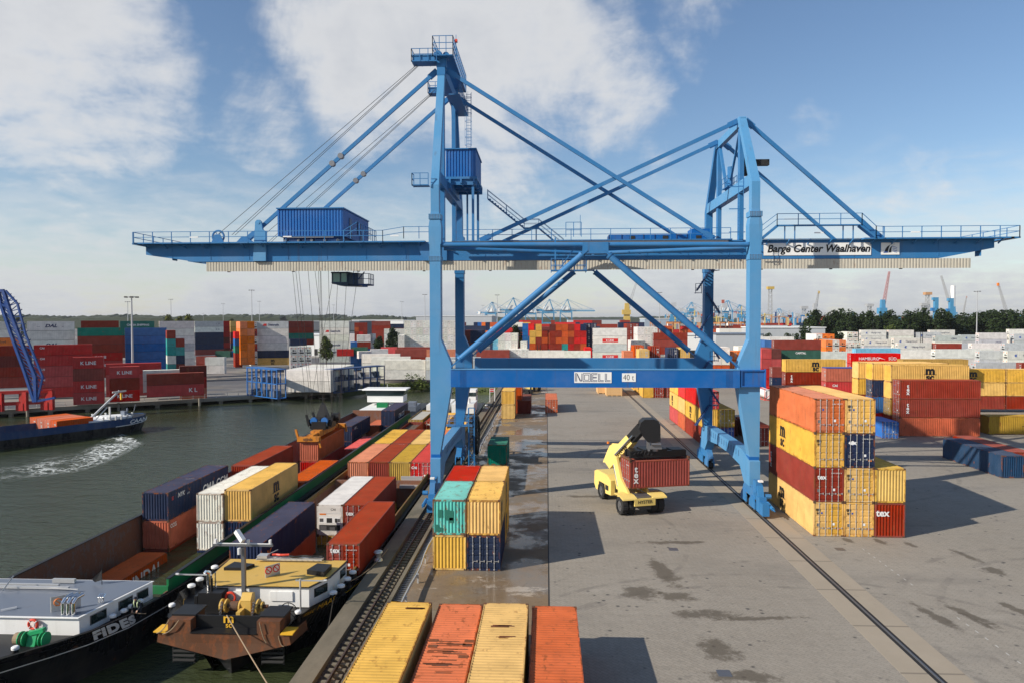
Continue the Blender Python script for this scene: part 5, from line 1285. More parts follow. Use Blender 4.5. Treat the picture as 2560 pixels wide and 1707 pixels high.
for k, (sx, sy) in enumerate(((mx+.50,45.72),(mx+.86,46.16))):
    n_ = V((.8,-.63,0)).normalized()
    b = MB(); b.torus((0,0,0), .22, .035, 'z', 18, 5); b.bar((-.15,.15,0),(.15,-.15,0),.05,.02); b.build('no_entry_symbol', M['rmark'], sg, (sx+n_.x*.05, sy+n_.y*.05, 1.75), (pi/2,0,math.atan2(.63,.8)+R(12)))
    b = MB(); b.tube((0,0,-.02),(0,0,-.012),.2,16); b.build('disc', M['wmark'], sg, (sx+n_.x*.05, sy+n_.y*.05, 1.75), (pi/2,0,math.atan2(.63,.8)+R(12)))
# roof clutter: gangway, hoses
b = MB(); b.box(mx-1.5,mx+3.2,48.5,48.65,1.45,1.55); b.box(mx-1.5,mx+3.2,48.85,49.0,1.45,1.55); b.box(mx-1.4,mx-.7,48.5,49.1,1.5,1.75); 
for k in range(12): b.bar((mx-1.4+k*.4,48.5,1.5),(mx-1.4+k*.4,49,1.5),.04)
b.bar((mx-.9,48.7,1.7),(mx-.2,49.3,1.95),.04); b.build('gangway', M['galv'], hs)
b = MB(); b.path([(mx+.2+.25*i,48.75+.1*sin(i*1.3),1.68+.03*sin(i)) for i in range(13)], .07, 6); b.build('hose', M['rubber'], hs)
b = MB(); b.path([(mx-.4+.3*i,48.72+.05*sin(i*2),1.78) for i in range(5)], .08, 6); b.build('hose', M['red_life'], hs)
# mast with radar
b = MB(); b.bar((mx-.35,43.9,-.05),(mx-.35,43.9,3.85),.22,.26); b.bar((mx-2.25,43.7,4.05),(mx+1.65,43.7,4.05),.09,.12); b.bar((mx-.35,43.9,3.8),(mx-.35,43.75,4.6),.16)
ms = b.build('mast', M['steel'], BM)
b = MB(); b.bar((mx-.65,43.6,5.0),(mx-.1,43.3,4.45),.26,.3); b.bar((mx-2.2,43.7,4.16),(mx+1.6,43.7,4.16),.05,.05); b.tube((mx-.5,43.6,3.5),(mx-.5,43.6,3.9),.1,8)
for x in (mx-2.0,mx+1.5,mx+.1): b.box(x-.06,x+.06,43.5,43.7,4.2,4.45)
b.build('radar', M['white'], ms)
for x0, x1, y_, z in ((mx-4.9,mx-2.6,44.3,1.9),(mx+3.1,mx+5.15,43.6,1.9)):
    b = MB(); xm = x1-.3 if x0 < mx-3 else x0+.3; b.tube((xm,y_,-.05),(xm,y_,z+.1),.06,8); b.bar((x0,y_,z),(x1,y_,z),.07); b.tube((x0 if x0 < mx-3 else x1-.2,y_-.15,z+.08),(x0+.2 if x0 < mx-3 else x1,y_-.15,z+.08),.08,8); b.build('lamp_pole', M['galv'], BM)
# exhaust, winch
b = MB(); b.box(mx-3.0,mx-1.5,43.2,44.15,-.05,1.15); b.tube((mx-2.3,43.6,1.15),(mx-2.3,43.6,1.95),.08,8); b.box(mx-3.3,mx-3.1,43.3,44.2,-.05,.9); b.build('engine_casing', M['blackp'], BM)
b = MB(); b.tube((mx-2.55,43.7,1.1),(mx-2.55,43.7,2.25),.10,10); b.tube((mx-2.55,43.7,2.25),(mx-2.65,43.5,2.4),.10,10); b.tube((mx-2.1,43.7,1.1),(mx-2.1,43.7,2.3),.05,8); b.build('exhaust_pipe', M['chrome'], BM)
w_ = empty('anchor_winch', (mx,43,0)); w_.parent = BM
b = MB()
for x, r_ in ((mx-1.35,.42),(mx-1.05,.42),(mx-.15,.42),(mx+.15,.30),(mx+.95,.45),(mx+1.2,.3)): b.tube((x,42.9,.5),(x+.09,42.9,.5),r_,18)
b.box(mx-.02,mx+.62,42.6,43.3,-.05,.95); b.prism([(-.02+42.6,.95),(43.3,.95),(43.25,1.25),(42.9,1.35)], 'x', mx-.02, mx+.62); b.box(mx-.0,mx+.25,41.9,42.6,-.05,.5); b.build('winch_housing', M['deck_yellow'], w_)
b = MB(); b.tube((mx-1.5,42.9,.5),(mx+1.6,42.9,.5),.12,12); b.tube((mx-.75,42.9,.5),(mx-.25,42.9,.5),.30,14); b.build('winch_drum', M['casting'], w_)
b = MB()
for xx in (mx-1.12, mx+.88):
    for k in range(11): b.torus((xx+.03*(k % 2), 42.45-.04*k, .85-.09*k), .07, .022, 'x' if k % 2 else 'y', 8, 5)
b.build('anchor_chain', M['steel'], w_)
b = MB(); b.torus((mx-1.1,43.6,.75),.30,.08,'y',18,6); b.build('life_ring', M['red_life'], BM)
b = MB(); b.torus((mx+3.0,42.6,.35),.52,.03,'y',22,5); 
for i in range(8): b.bar((mx+3.0,42.6,.35),(mx+3.0+.5*cos(i*pi/4),42.6,.35+.5*sin(i*pi/4)),.03)
b.bar((mx+3,42.6,-.0),(mx+3,42.6,.35),.08); b.build('hand_wheel', M['blackp'], BM)
for c_ in w_.children: c_.matrix_parent_inverse = w_.matrix_basis.inverted()
for (x,y_) in ((mx-4.35,42.6),(mx+3.85,41.9)): pair_bollard(BM, x, y_, .0, .17, .75)
for (x,y_) in ((mx-4.95,46.2),(mx-4.98,47.4),(mx-5.02,48.6),(mx-5.06,49.8),(mx+4.95,45.4),(mx+5.12,46.6),(mx+5.18,47.9),(mx+5.2,49.2)): pair_bollard(BM, x, y_, -.15, .22, .75)
# rusty ropes hanging over the bow
b = MB()
for (x0,x1,y0,z0_,z1_) in ((-3.2,-3.95,40.1,.75,-.05),(-2.6,-3.6,40.1,.75,-.1),(2.2,2.6,40.1,.7,-.5),(3.3,3.6,40.15,-.1,-.7)):
    b.path([(mx+x0+(x1-x0)*u, y0, z0_+(z1_-z0_)*u-.18*sin(pi*u)) for u in [i/6 for i in range(7)]], .03, 5)
b.build('rope', M['rope'], BM)
# wheelhouse far aft, partly behind the crane leg
b = MB(); b.box(mx+.2,mx+4.6,139,146,-.3,1.6); b.box(mx-4.8,mx-.5,139,150,-.3,1.4); b.build('aft_house', M['white'], BM)
b = MB(); b.box(mx+1.0,mx+4.2,147,151,.5,3.6); b.build('wheelhouse', M['white'], BM)
b = MB(); b.box(mx+.95,mx+4.25,146.95,151.05,2.3,3.1); b.build('window_band', M['glass'], BM)
b = MB(); b.tube((mx+3.4,141,1.6),(mx+3.4,141,2.3),.35,12); b.lathe([(.35,0),(.3,.25),(.1,.38)], (mx+3.4,141,2.3), 12); b.build('radar_dome', M['white'], BM)
# ---- outer barge
BF = empty('container_barge', (-31.2, 95, -2.8)); tag(BF, 'black hulled barge with green coaming and grey roofed white deckhouse, outboard of the other', 'barge')
fx = -31.45
st = [(33.2,.4,.1,.45),(35.4,2.9,.8,.3),(37.7,4.3,2.2,.15),(39.5,5.05,3.6,.0),(42.2,5.75,5.2,-.15),(46.1,6.1,6.0,-.3),(52,6.15,6.1,-.35),(150,6.15,6.1,-.35),(158,4.6,4,.1)]
st_d = st; st = [(y,w,k,z+(.34 if y < 47 else .0)) for y,w,k,z in st]
hull(BF, fx, st, M['hull_black'])
b = MB()
rt = [(fx+w-.03,y,z-.05) for y,w,k,z in st_d[:6]]; lf = [(fx-w+.03,y,z-.05) for y,w,k,z in st_d[:6]]
n = len(rt); b.add(rt+lf, [(i,i+1,n+i+1,n+i) for i in range(n-1)])
for s in (-1,1): xa, xb = sorted((fx+s*6.1, fx+s*5.55)); b.box(xa,xb,46.1,150,-.45,-.37)
b.box(fx-5.9,fx+5.9,134,156,-.5,-.2); b.build('deck', M['blackp'], BF)
b = MB()
for s in (-1,1):
    tp = [(fx+s*(w+.03), y, z+.0) for y, w, k, z in st[:-1]]; lo = [(fx+s*(w+.03), y, z-.08) for y, w, k, z in st[:-1]]; n = len(tp); b.add(tp+lo, [(i,i+1,n+i+1,n+i) for i in range(n-1)])
b.build('rubbing_edge', M['steel'], BF)
b = MB(); s = 1
tp = [(fx+(w*.9+k*.1+.03), y, z-.83) for y, w, k, z in st[:-1]]; lo = [(fx+(w*.88+k*.12+.03), y, z-.90) for y, w, k, z in st[:-1]]; n = len(tp); b.add(tp+lo, [(i,i+1,n+i+1,n+i) for i in range(n-1)])
b.build('white_line', M['wmark'], BF)
b = MB(); b.box(fx-5.5,fx+5.5,46.2,134,-4.15,-3.95); b.box(fx-5.5,fx+5.5,46.1,46.2,-4,-.35)
for s in (-1,1): xa, xb = sorted((fx+s*5.6, fx+s*5.5)); b.box(xa,xb,46.2,134,-4,.5 if s < 0 else -.2)
b.box(fx-5.5,fx+5.5,133.8,134,-4,1.0); b.build('hold', M['hold'], BF)
b = MB(); xa = fx+5.45; b.box(xa,xa+.16,47.0,134,-.45,.55); b.box(fx+3.6,xa+.16,46.9,47.06,-.45,.1); b.build('coaming', M['green'], BF)
b = MB(); b.box(xa-.06,xa+.22,47.0,134,.55,.62); b.box(fx-5.7,fx-5.4,46.2,134,.5,.56); b.build('coaming_top', M['blackp'], BF)
fd = [(fx-6.0+1.3,39.6),(-27.15,39.6),(-26.0,45.3),(-36.6,45.3)]
b = MB(); b.prism(fd, 'z', -.1, .98); fh = b.build('deckhouse', M['white'], BF)
b = MB(); b.prism([(fx-4.95,39.45),(-27.1,39.45),(-25.95,45.4),(-36.8,45.4)], 'z', .985, 1.03); b.build('roof_edge', M['white'], fh)
b = MB(); b.prism([(fx-4.8,39.6),(-27.25,39.6),(-26.1,45.3),(-36.6,45.3)], 'z', 1.032, 1.05); b.build('roof', M['deck_grey'], fh)
b = MB(); 
for u0, u1 in ((.13,.34),(.50,.70),(.76,.93)): wpan(b, (-27.15,39.6), (-26.0,45.3), u0, u1, .22, .80, .0)
b.build('window_frame', M['steel'], fh)
b = MB()
for u0, u1 in ((.14,.33),(.51,.69),(.77,.92)): wpan(b, (-27.15,39.6), (-26.0,45.3), u0, u1, .27, .75, .032, .01)
b.build('window', M['glass'], fh)
p = atY(85,1558,39.5); b = MB(); b.torus((p.x,39.42,p.z),.26,.075,'y',22,8); lr = b.build('life_ring', M['red_life'], BF, smooth=True)
b = MB()
for i in range(4): a = i*pi/2+.7; b.bar((p.x+.18*cos(a),39.42,p.z+.18*sin(a)),(p.x+.34*cos(a),39.42,p.z+.34*sin(a)),.05,.17,up=(0,1,0))
b.build('band', M['wmark'], lr)
p = atz(180,1537,1.05); px_ = p.x+.2; py_ = p.y+.25
b = MB()
for k in range(3): x = px_-.28+.32*k-(.5); b.path([(x,py_-.2,1.0),(x,py_-.2,1.75),(x+.06,py_+.0,1.98),(x+.25,py_+.35,2.08)], .115, 10)
for k in range(3): b.path([(px_+.2+.14*k,py_+1.6,1.03),(px_+.2+.14*k,py_+1.6,1.4),(px_+.24+.14*k,py_+1.8,1.55)], .05, 8)
b.build('vent_pipe', M['chrome'], BF, smooth=True)
b = MB(); q = atz(145*1.088+0, 1120*1.0+440, 1.03); q = V((px_-1.75,py_+.1,1.03))
b.prism([(q.x,q.y),(q.x+.05,q.y),(q.x+1.25,q.y+.9),(q.x+1.2,q.y+.9)], 'z', 1.05, 1.95); sg = b.build('warning_board', M['galv'], BF)
for k in range(2):
    b = MB(); b.torus((0,0,0), .2, .03, 'z', 18, 5); b.bar((-.14,.14,0),(.14,-.14,0),.05,.02); b.build('no_entry_symbol', M['omark'], sg, (q.x+.36+.52*k, q.y+.16+.40*k, 1.6), (pi/2,0,R(37)))
b = MB(); b.box(fx-5.3,fx+1.0,43.4,43.6,1.15,1.28); b.box(fx-5.5,fx-.0,43.9,44.1,1.15,1.25); b.bar((fx-3,43,1.15),(fx-2.5,43.3,2.0),.07); b.bar((fx-1.0,43.5,1.2),(fx+1.8,43.2,1.25),.06)
b.tube((fx-5.2,41.2,1.3),(fx-3.3,41.8,1.38),.11,8); b.tube((fx-.9,40.2,1.05),(fx-.2,40.6,1.1),.1,8); b.box(fx-.9,fx+.6,44.6,44.8,1.1,1.35); b.build('deck_gear', M['galv'], BF)
fl = MB(); p = atz(255,1462,1.0); fl.bar((p.x,p.y,1.03),(p.x,p.y,2.1),.03); fo = fl.build('flag_pole', M['blackp'], BF)
fl = MB(); fl.add([(p.x,p.y,2.0),(p.x-.75,p.y+.1,1.35),(p.x-.55,p.y+.12,1.15),(p.x,p.y,1.35)], [(0,1,2,3)]); fl.build('flag', M['blackp'], fo)
# winch green
gw = empty('winch', (fx-3.4,37.6,.1)); gw.parent = BF; b = MB(); gxw = atY(90,1620,37.8).x
for x in (gxw-1.0,gxw-.75,gxw+.2,gxw+.42): b.tube((x,38.0,.45),(x+.05,38.0,.45),.40,18)
b.prism([(37.8,.1),(38.4,.1),(38.4,.75),(38.1,.9)], 'x', gxw-.6, gxw-.1); b.bar((gxw-.6,38.1,.7),(gxw+.3,38.1,.95),.3,.2); b.build('winch_frame', M['green_br'], gw)
b = MB(); b.tube((gxw-1.3,38.0,.45),(gxw-.9,38.0,.45),.33,16); b.tube((gxw+.2,38,.45),(gxw+.4,38,.45),.15,10); b.build('rope_drum', M['rope'], gw)
for c_ in gw.children: c_.matrix_parent_inverse = gw.matrix_basis.inverted()
def hull_pt(y, dz, st=st, fx=fx):   # point on the right side of a hull
    for a_, c_ in zip(st, st[1:]):
        if a_[0] <= y <= c_[0]:
            u = (y-a_[0])/(c_[0]-a_[0]); w = a_[1]+(c_[1]-a_[1])*u; k = a_[2]+(c_[2]-a_[2])*u; z = a_[3]+(c_[3]-a_[3])*u
            m_ = w*.35+k*.65; f_ = dz/(z+2.0); return V((fx+w+(m_-w)*f_, y, z-dz))
def wrap_text(s, mt, parent, y0, y1, dzc, size, st_, fx_, **k):
    "lettering laid on the curved hull between y0 and y1"
    me = text_mesh(s, size, **k).copy(); bm = bmesh.new(); bm.from_mesh(me)
    bmesh.ops.subdivide_edges(bm, edges=[e for e in bm.edges if e.calc_length() > size*.1], cuts=4)
    bmesh.ops.triangulate(bm, faces=bm.faces)
    xs = [v.co.x for v in bm.verts]; xa, xb = min(xs), max(xs)
    for v in bm.verts:
        y = y0+(v.co.x-xa)/(xb-xa)*(y1-y0); p = hull_pt(y, dzc-v.co.y, st_, fx_); e = hull_pt(y+.05, dzc-v.co.y, st_, fx_); q = hull_pt(y, dzc-v.co.y-.05, st_, fx_)
        n_ = (e-p).cross(q-p).normalized(); n_ = n_ if n_.x > 0 else -n_; v.co = p+n_*.06
    bm.to_mesh(me); bm.free(); me.materials.clear(); me.materials.append(mt); return link('lettering', me, parent)
def ysearch(px, dz, st_, fx_):
    y = st_[0][0]+.05
    while y < 60 and proj(hull_pt(y, dz, st_, fx_))[0] < px: y += .05
    return y
wrap_text('msc MAAS', M['ymark'], BM, ysearch(758,.28,st_m,mx), ysearch(835,.28,st_m,mx), .30, .62, st_m, mx, bold=.0, shear=-.35)
wrap_text('FIDES', M['wmark'], BF, ysearch(222,.48,st,fx), ysearch(338,.48,st,fx), .50, .82, st, fx, bold=.06, shear=-.45, space=1.15)
for (px,py) in ((38,1612),(300,1533),(333,1520),(361,1509),(385,1496)):
    z = .0 if px > 100 else .1; p = atz(px,py,z+.5); pair_bollard(BF, min(p.x, hull_pt(min(p.y, 57), 0).x-.38), p.y, z-.25, .17, .75)
# aft wheelhouse of the outer barge
b = MB(); b.box(-36.8,-29.4,138,149,-.3,.55); b.box(-36.9,-32.3,136.5,138,-2,.45); b.build('aft_house', M['white'], BF)
b = MB(); b.box(-34.0,-33.4,136.4,136.5,-1.5,.3); b.box(-36.4,-36.0,136.4,136.5,-1.5,.3); b.build('rust_stripe', M['rust'], BF)
b = MB(); b.box(-34.2,-32.0,141.5,143,.5,1.5); b.build('wheelhouse_column', M['green'], BF)
b = MB(); b.box(-37.0,-29.5,145,149,1.25,2.6); wh = b.build('wheelhouse', M['white'], BF)
b = MB(); b.prism([(-37.0,2.6),(-29.5,2.6),(-29.0,3.75),(-37.5,3.75)], 'y', 144.9, 149); b.build('window_band', M['glass'], wh)
b = MB(); b.prism([(144.3,3.75),(149.5,3.75),(149.2,3.98),(144.6,3.98)], 'x', -37.9, -28.8); b.box(-38.9,-37.9,145,145.3,3.8,3.9); b.bar((-33,146,4),(-33,146,4.9),.06); b.build('roof', M['white'], wh)
b = MB(); b.box(-29.3,-26.2,141,147,-.4,.9); b.box(-28,-26.4,142,144,.9,1.6); b.tube((-29.4,139.5,1.2),(-27.4,139.5,1.2),.35,10); b.build('tender_boat', M['deck_grey'], BF)
for o in (BM, BF):
    mi = o.matrix_basis.inverted()
    for c_ in o.children: c_.matrix_parent_inverse = mi @ c_.matrix_parent_inverse if c_.type == 'EMPTY' else mi
# containers aboard: tops given, tiers downwards
def hold_col(x, y, top, tiers, where, group, names=None):
    "tiers from the top: (colour, L, h, end, kwargs); x centre, y near end"
    z = top; n = len(tiers)
    for k, tt in enumerate(tiers):
        c_, L, h, e = tt[:4]; kw = dict(tt[4]) if len(tt) > 4 else {}
        z -= h; lab = kw.pop('label', None) or '%s container, %s in the %s' % (COLS[c_][0], pos(k, n), where)
        container((x, y, z), 0, L, h, c_, e, 0, lab, group, **kw); z -= .012
hold_col(-14.83, 50.75, 1.95, [('m',L4,ST,'door',dict(endtext=TEX, side='+x', label='dark red container with white word nearest the quay wall, aboard the near barge')), ('k',L4,ST,'door',dict(label='container under the dark red one nearest the quay'))], '', G_M)
hold_col(-22.15, 50.9, 1.80, [('n',L4,ST,'wall',dict(side='+x', logo='cmax', label='long navy container just behind the yellow roofed deckhouse')), ('o',L4,ST,'wall',dict(label='orange container below the long navy one')), ], '', G_M)
hold_col(-20.25, 65.1, 1.0, [('w',L4,HC,'reef',dict(endtext=[('CAI',.3,'n',.35,2.45,dict(bold=.02))], label='white refrigerated container with cooling unit, aboard the near barge')), ('Y',L4,ST,'door',dict(label='mustard container under the white refrigerated one'))], '', G_M)
hold_col(-17.75, 65.1, 1.0, [('m',L4,HC,'door',dict(endtext=TEX, label='dark red container right of the white refrigerated one')), ('Y',L4,ST,'door',dict(label='mustard container under the dark red one'))], '', G_M)
for x, c_, e, lb, kw in ((-22.1,'s','wall','salmon container at the left of the second hold',{}),(-19.63,'m','wall','dark red container between salmon and yellow ones in the second hold',{}),(-17.13,'Y','wall','mustard ended yellow container in the second hold',{}),(-14.65,'R','door','bright red container with doors by the crane leg',dict(endtext=[('CAI',.4,'w',-.78,1.95,dict(bold=.03))]))):
    hold_col(x, 82.0, 1.62, [(c_,L4,ST,e,dict(label=lb, **kw)), ('m',L4,ST,'door',dict(label='maroon container below the '+lb.split(' container')[0]+' one in the second hold'))], '', G_M)
for x, c_, lb in ((-22.1,'y','left'),(-19.63,'m','second'),(-17.13,'y','third'),(-14.65,'s','right')):
    hold_col(x, 94.5, 1.62, [(c_,L4,ST,'wall')]*1, '', G_M) if 0 else container((x,94.5,1.62-ST), 0, L4, ST, c_, 'wall', 0, '%s roofed container, %s in the farther row of the second hold' % (COLS[c_][0], lb), G_M)
hold_col(-22.1, 107.4, .9, [('m',L4,ST,'wall',dict(label='dark red open topped container with rubble inside', open_top=True))], '', G_M)
b = MB(); b.box(-23.2,-21.0,107.6,119.3,.2,.45); attach(b.build('rubble', M['ballast']), 'dark red open topped container with rubble inside')
hold_col(-22.3, 119.9, 1.25, [('Y',L4,ST,'door',dict(label='yellow open topped container far along the near barge', open_top=True))], '', G_M)
b = MB(); b.box(-23.4,-21.2,120.1,131.9,.95,1.1); attach(b.build('tarpaulin', M['skirt']), 'yellow open topped container far along the near barge')
hold_col(-19.6, 119.9, .95, [('m',L4,ST,'door',dict(endtext=TEX, label='dark red container beside the yellow open topped one'))], '', G_M)
hold_col(-17.0, 112.0, 1.9, [('y',L4,ST,'wall',dict(label='yellow container glimpsed behind the near crane leg')), ('y',L4,ST,'wall',dict(label='lower yellow container behind the near crane leg'))], '', G_M)
hold_col(-14.5, 107.2, 1.0, [('y',L4,ST,'wall',dict(label='yellow container under the leg platform'))], '', G_M)
# outer barge
hold_col(-35.5, 62.5, 2.62, [('n',L2,ST,'wall',dict(side='+x', logo='nyk', label='navy container topping the stack farthest out over the water')), ('o',L2,ST,'wall',dict(side='+x', logo='ccg', label='orange red container below the outermost navy one')), ('m',L2,ST,'wall',dict(label='dark red container low in the outermost stack'))], '', G_F)
hold_col(-35.5, 68.65, 2.62, [('n',L2,ST,'wall',dict(side='+x', logo='cma', label='navy container with big white letters behind the outermost navy one')), ('o',L2,ST,'wall',dict(label='orange red container under the lettered navy one')), ('m',L2,ST,'wall',dict(label='dark red container under the outer orange pair'))], '', G_F)
hold_col(-34.35, 47.9, -2.0+0, [('o',L4,ST-.7,'wall',dict(side='+x', logo='hyundai', label='orange red container lying low in the open hold'))], '', G_F)
hold_col(-30.4, 62.4, 2.62, [('w',L4,ST,'wall',dict(rusty=.3,label='rust streaked white container with ribbed end')), ('w',L4,ST,'wall',dict(rusty=.45,label='rust streaked white container beneath the other white one')), ('n',L4,ST,'wall',dict(label='navy container at the bottom below the white pair'))], '', G_F)
hold_col(-27.9, 62.6, 2.95, [('y',L4,HC,'wall',dict(side='+x', logo='msc', label='long yellow container with black mark on the outer barge')), ('n',L4,ST,'wall',dict(label='navy container beneath the long yellow one')), ('k',L4,ST,'wall',dict(label='dark container at the bottom below the yellow one'))], '', G_F)
hold_col(-33.0, 75.3, 2.5, [('m',L4,ST,'wall',dict(label='dark red roofed container behind the white ones'))], '', G_F)
hold_col(-27.2, 75.4, .7, [('o',L4,ST,'wall',dict(label='rusty orange roofed container behind the long yellow one')), ('o',L4,ST,'wall',dict(label='orange container under the rusty orange roofed one'))], '', G_F)
hold_col(-31.3, 92.0, 2.2, [('o',L4,ST,'wall',dict(label='orange container gripped by the hanging spreader')), ('r',L4,ST,'wall',dict(label='red container beneath the one gripped by the spreader'))], '', G_F)
hold_col(-29.3, 104.6, -1.15, [('R',L4,ST,'wall',dict(side='+x', label='bright red container right of the spreader'))], '', G_F)
hold_col(-32.8, 113.6, 1.0, [('n',L2,ST,'wall',dict(side='+x', logo='nyk', label='navy container left of the tall lettered one')), ('n',L2,ST,'wall',dict(label='navy container beneath it, left of the tall lettered one'))], '', G_F)
hold_col(-32.8, 119.7, 1.0, [('n',L2,ST,'wall',dict(label='navy container right behind the left navy one'))], '', G_F)
hold_col(-28.25, 125.2, 2.1, [('n',L4,HC,'wall',dict(side='+x', logo='cma', label='navy lettered container before the green wheelhouse column')), ('n',L4,HC,'wall',dict(label='navy container under the lettered one by the wheelhouse'))], '', G_F)
hold_col(-28.6, 117.5, -1.4, [('o',L2,ST,'door',dict(endtext=TEX, label='orange container low before the tall navy pair'))], '', G_F)
hold_col(-31.2, 126.0, -.8, [('o',L4,ST,'wall',dict(label='orange roofed container left of the tall navy pair'))], '', G_F)
# deck hand handling a rope by the bollards of the outer barge
hd = atY(345,1491,42.8); gx0 = hd.x
PR = empty('person', (gx0, 42.8, -.3)); tag(PR, 'deck hand in dark overalls with pale safety straps, bending over a rope by the white capped bollards', 'person')
def skin(name, pts, edges, rad, mt, parent, sub=2):
    me = bpy.data.meshes.new(name); me.from_pydata(pts, edges, []); me.materials.append(mt); o = link(name, me, parent)
    o.modifiers.new('skin', 'SKIN'); 
    for i, r_ in enumerate(rad): me.skin_vertices[0].data[i].radius = (r_, r_) if not isinstance(r_, tuple) else r_
    me.skin_vertices[0].data[0].use_root = True
    sb = o.modifiers.new('sub', 'SUBSURF'); sb.levels = sub; sb.render_levels = sub
    for p_ in me.polygons: p_.use_smooth = True
    return o
skn = mat('skin_tone', (.42,.25,.17), .6); ovl = mat('dark_overalls', (.02,.025,.035), .85); hiv = mat('pale_safety_strap', (.62,.72,.42), .6)
hz_ = hd.z+.3   # head height above the deck
P_ = [(0,.12,.62),(0,.02,.78),(0,-.14,hz_-.34),(0,-.22,hz_-.18),(0,-.27,hz_-.08),
      (.10,.12,.58),(.12,.02,.33),(.13,.10,.05),(.13,-.06,.02),(-.10,.12,.58),(-.13,.04,.33),(-.14,.14,.05),(-.14,-.02,.02),
      (.19,-.14,hz_-.33),(.27,-.24,hz_-.55),(.20,-.42,hz_-.68),(-.19,-.14,hz_-.33),(-.26,-.24,hz_-.55),(-.12,-.42,hz_-.68)]
E_ = [(0,1),(1,2),(2,3),(3,4),(0,5),(5,6),(6,7),(7,8),(0,9),(9,10),(10,11),(11,12),(2,13),(13,14),(14,15),(2,16),(16,17),(17,18)]
RD = [.15,.14,.17,.07,.06,.10,.075,.05,.05,.10,.075,.05,.05,.075,.055,.04,.075,.055,.04]
if hasattr(bpy.types, 'SkinModifier'):
    me_ = skin('body', P_, E_, RD, ovl, PR)
b = MB(); hc = (0,-.30,hz_-.0)
b.lathe([(.02,-.125),(.055,-.11),(.075,-.06),(.082,0),(.08,.05),(.06,.10),(.02,.125)], hc, 14); b.tube((0,-.385,hz_-.01),(0,-.41,hz_-.03),.014,6); b.tube((.082,-.30,hz_),(.095,-.30,hz_),.022,6); b.tube((-.082,-.30,hz_),(-.095,-.30,hz_),.022,6); b.build('head', skn, PR, smooth=True)
b = MB(); b.lathe([(.093,.015),(.092,.06),(.072,.115),(.02,.142)], hc, 14); b.build('hair', ovl, PR, smooth=True)
b = MB()
for s_ in (-1,1):
    b.path([(s_*.115,.02,.80),(s_*.13,-.05,hz_-.18),(s_*.125,-.20,hz_-.12),(s_*.11,-.30,hz_-.32),(s_*.10,-.25,hz_-.55)], .038, 6)
b.build('safety_strap', hiv, PR)
b = MB()
for s_, hx_ in ((1,.19),(-1,-.12)):
    b.bar((hx_,-.43,hz_-.68),(hx_-.01*s_,-.49,hz_-.74),.08,.035)
    for k_ in range(4): b.path([(hx_+(k_-1.5)*.019,-.49,hz_-.74),(hx_+(k_-1.5)*.019,-.525,hz_-.785+.004*k_),(hx_+(k_-1.5)*.018,-.505,hz_-.815+.004*k_)], .009, 5)
    b.path([(hx_-.04*s_,-.45,hz_-.70),(hx_-.055*s_,-.49,hz_-.75),(hx_-.035*s_,-.51,hz_-.79)], .010, 5)
b.build('hands', skn, PR, smooth=True)
q_ = (gx0, 42.8-.50, -.3+hz_-.79)
rope('mooring_rope', (q_[0]-.12,q_[1],q_[2]), (q_[0]+.62,q_[1]+.25,.05), .02, .022, 'pale rope held by the deck hand, running to a white capped bollard') if 0 else None
# ---- third barge under way in the channel
BC = empty('container_barge', (-80.0, 123.6, ZW), -R(33)); BC.scale = (.75, .44, .78); tag(BC, 'dark blue hulled barge under way past the far quay with folded crane arm on its bow', 'barge')
def lb(m): return m
b = MB(); cx = -5.5   # local: y forward, +x side faces us at x=0
hs_ = [(-170,5.5,5.5,.8),(-8,5.5,5.5,.8),(6,5.5,5.0,.8),(13,5.2,3.6,.85),(18,4.0,1.6,.95),(21.5,1.9,.3,1.05),(22.6,.3,.05,1.1)]
for s in (-1,1):
    top = [(cx+s*w,y,z+2.8-0) for y,w,k,z in hs_]; mid = [(cx+s*(w*.8+k*.2),y,z+2.8-1.6) for y,w,k,z in hs_]; low = [(cx+s*k,y,-1.5) for y,w,k,z in hs_]; n = len(hs_)
    b.add(top+mid+low, [(i,i+1,n+i+1,n+i) for i in range(n-1)], 0) ; b.add(mid+low, [(i,i+1,n+i+1,n+i) for i in range(n-1)], 1)
b.v = b.v; hl = b
hl2 = MB()
for s in (-1,1):
    n = len(hs_); top = [(cx+s*w,y,z+2.8) for y,w,k,z in hs_]; mid = [(cx+s*(w*.8+k*.2),y,z+2.8-1.6) for y,w,k,z in hs_]; low = [(cx+s*k*.92,y+(0 if y < 18 else -2.5),-1.5) for y,w,k,z in hs_]
    hl2.add(top+mid, [(i,i+1,n+i+1,n+i) for i in range(n-1)], 0); hl2.add(mid+low, [(i,i+1,n+i+1,n+i) for i in range(n-1)], 1)
hl2.build('hull', [M['hull_blue'], M['hull_black']], BC)
b = MB()
tp = [(cx+(w*.8+k*.2)+.04,y,z+2.8-1.52) for y,w,k,z in hs_[2:]]; lo = [(p[0]+.0,p[1],p[2]-.14) for p in tp]; n = len(tp); b.add(tp+lo, [(i,i+1,n+i+1,n+i) for i in range(n-1)]); b.build('white_line', M['wmark'], BC)
b = MB(); b.add([(cx+w-.1,y,z+2.6) for y,w,k,z in hs_[1:]]+[(cx-w+.1,y,z+2.6) for y,w,k,z in hs_[1:]], [(i,i+1,6+i+1,6+i) for i in range(5)]); b.box(cx-5.4,cx+5.4,-170,-8,.3,.5); b.build('deck', M['blackp'], BC)
b = MB(); b.box(cx-4.6,cx+4.4,-3.5,5,3.9,4.9); b.box(cx-3.6,cx+3,5,10,4.2,5.1); b.prism([(cx-4,10.2),(cx+3.6,10.2),(cx+2.6,15),(cx-3,15)], 'z', 4.4, 5.0); b.build('foredeck_house', M['white'], BC)
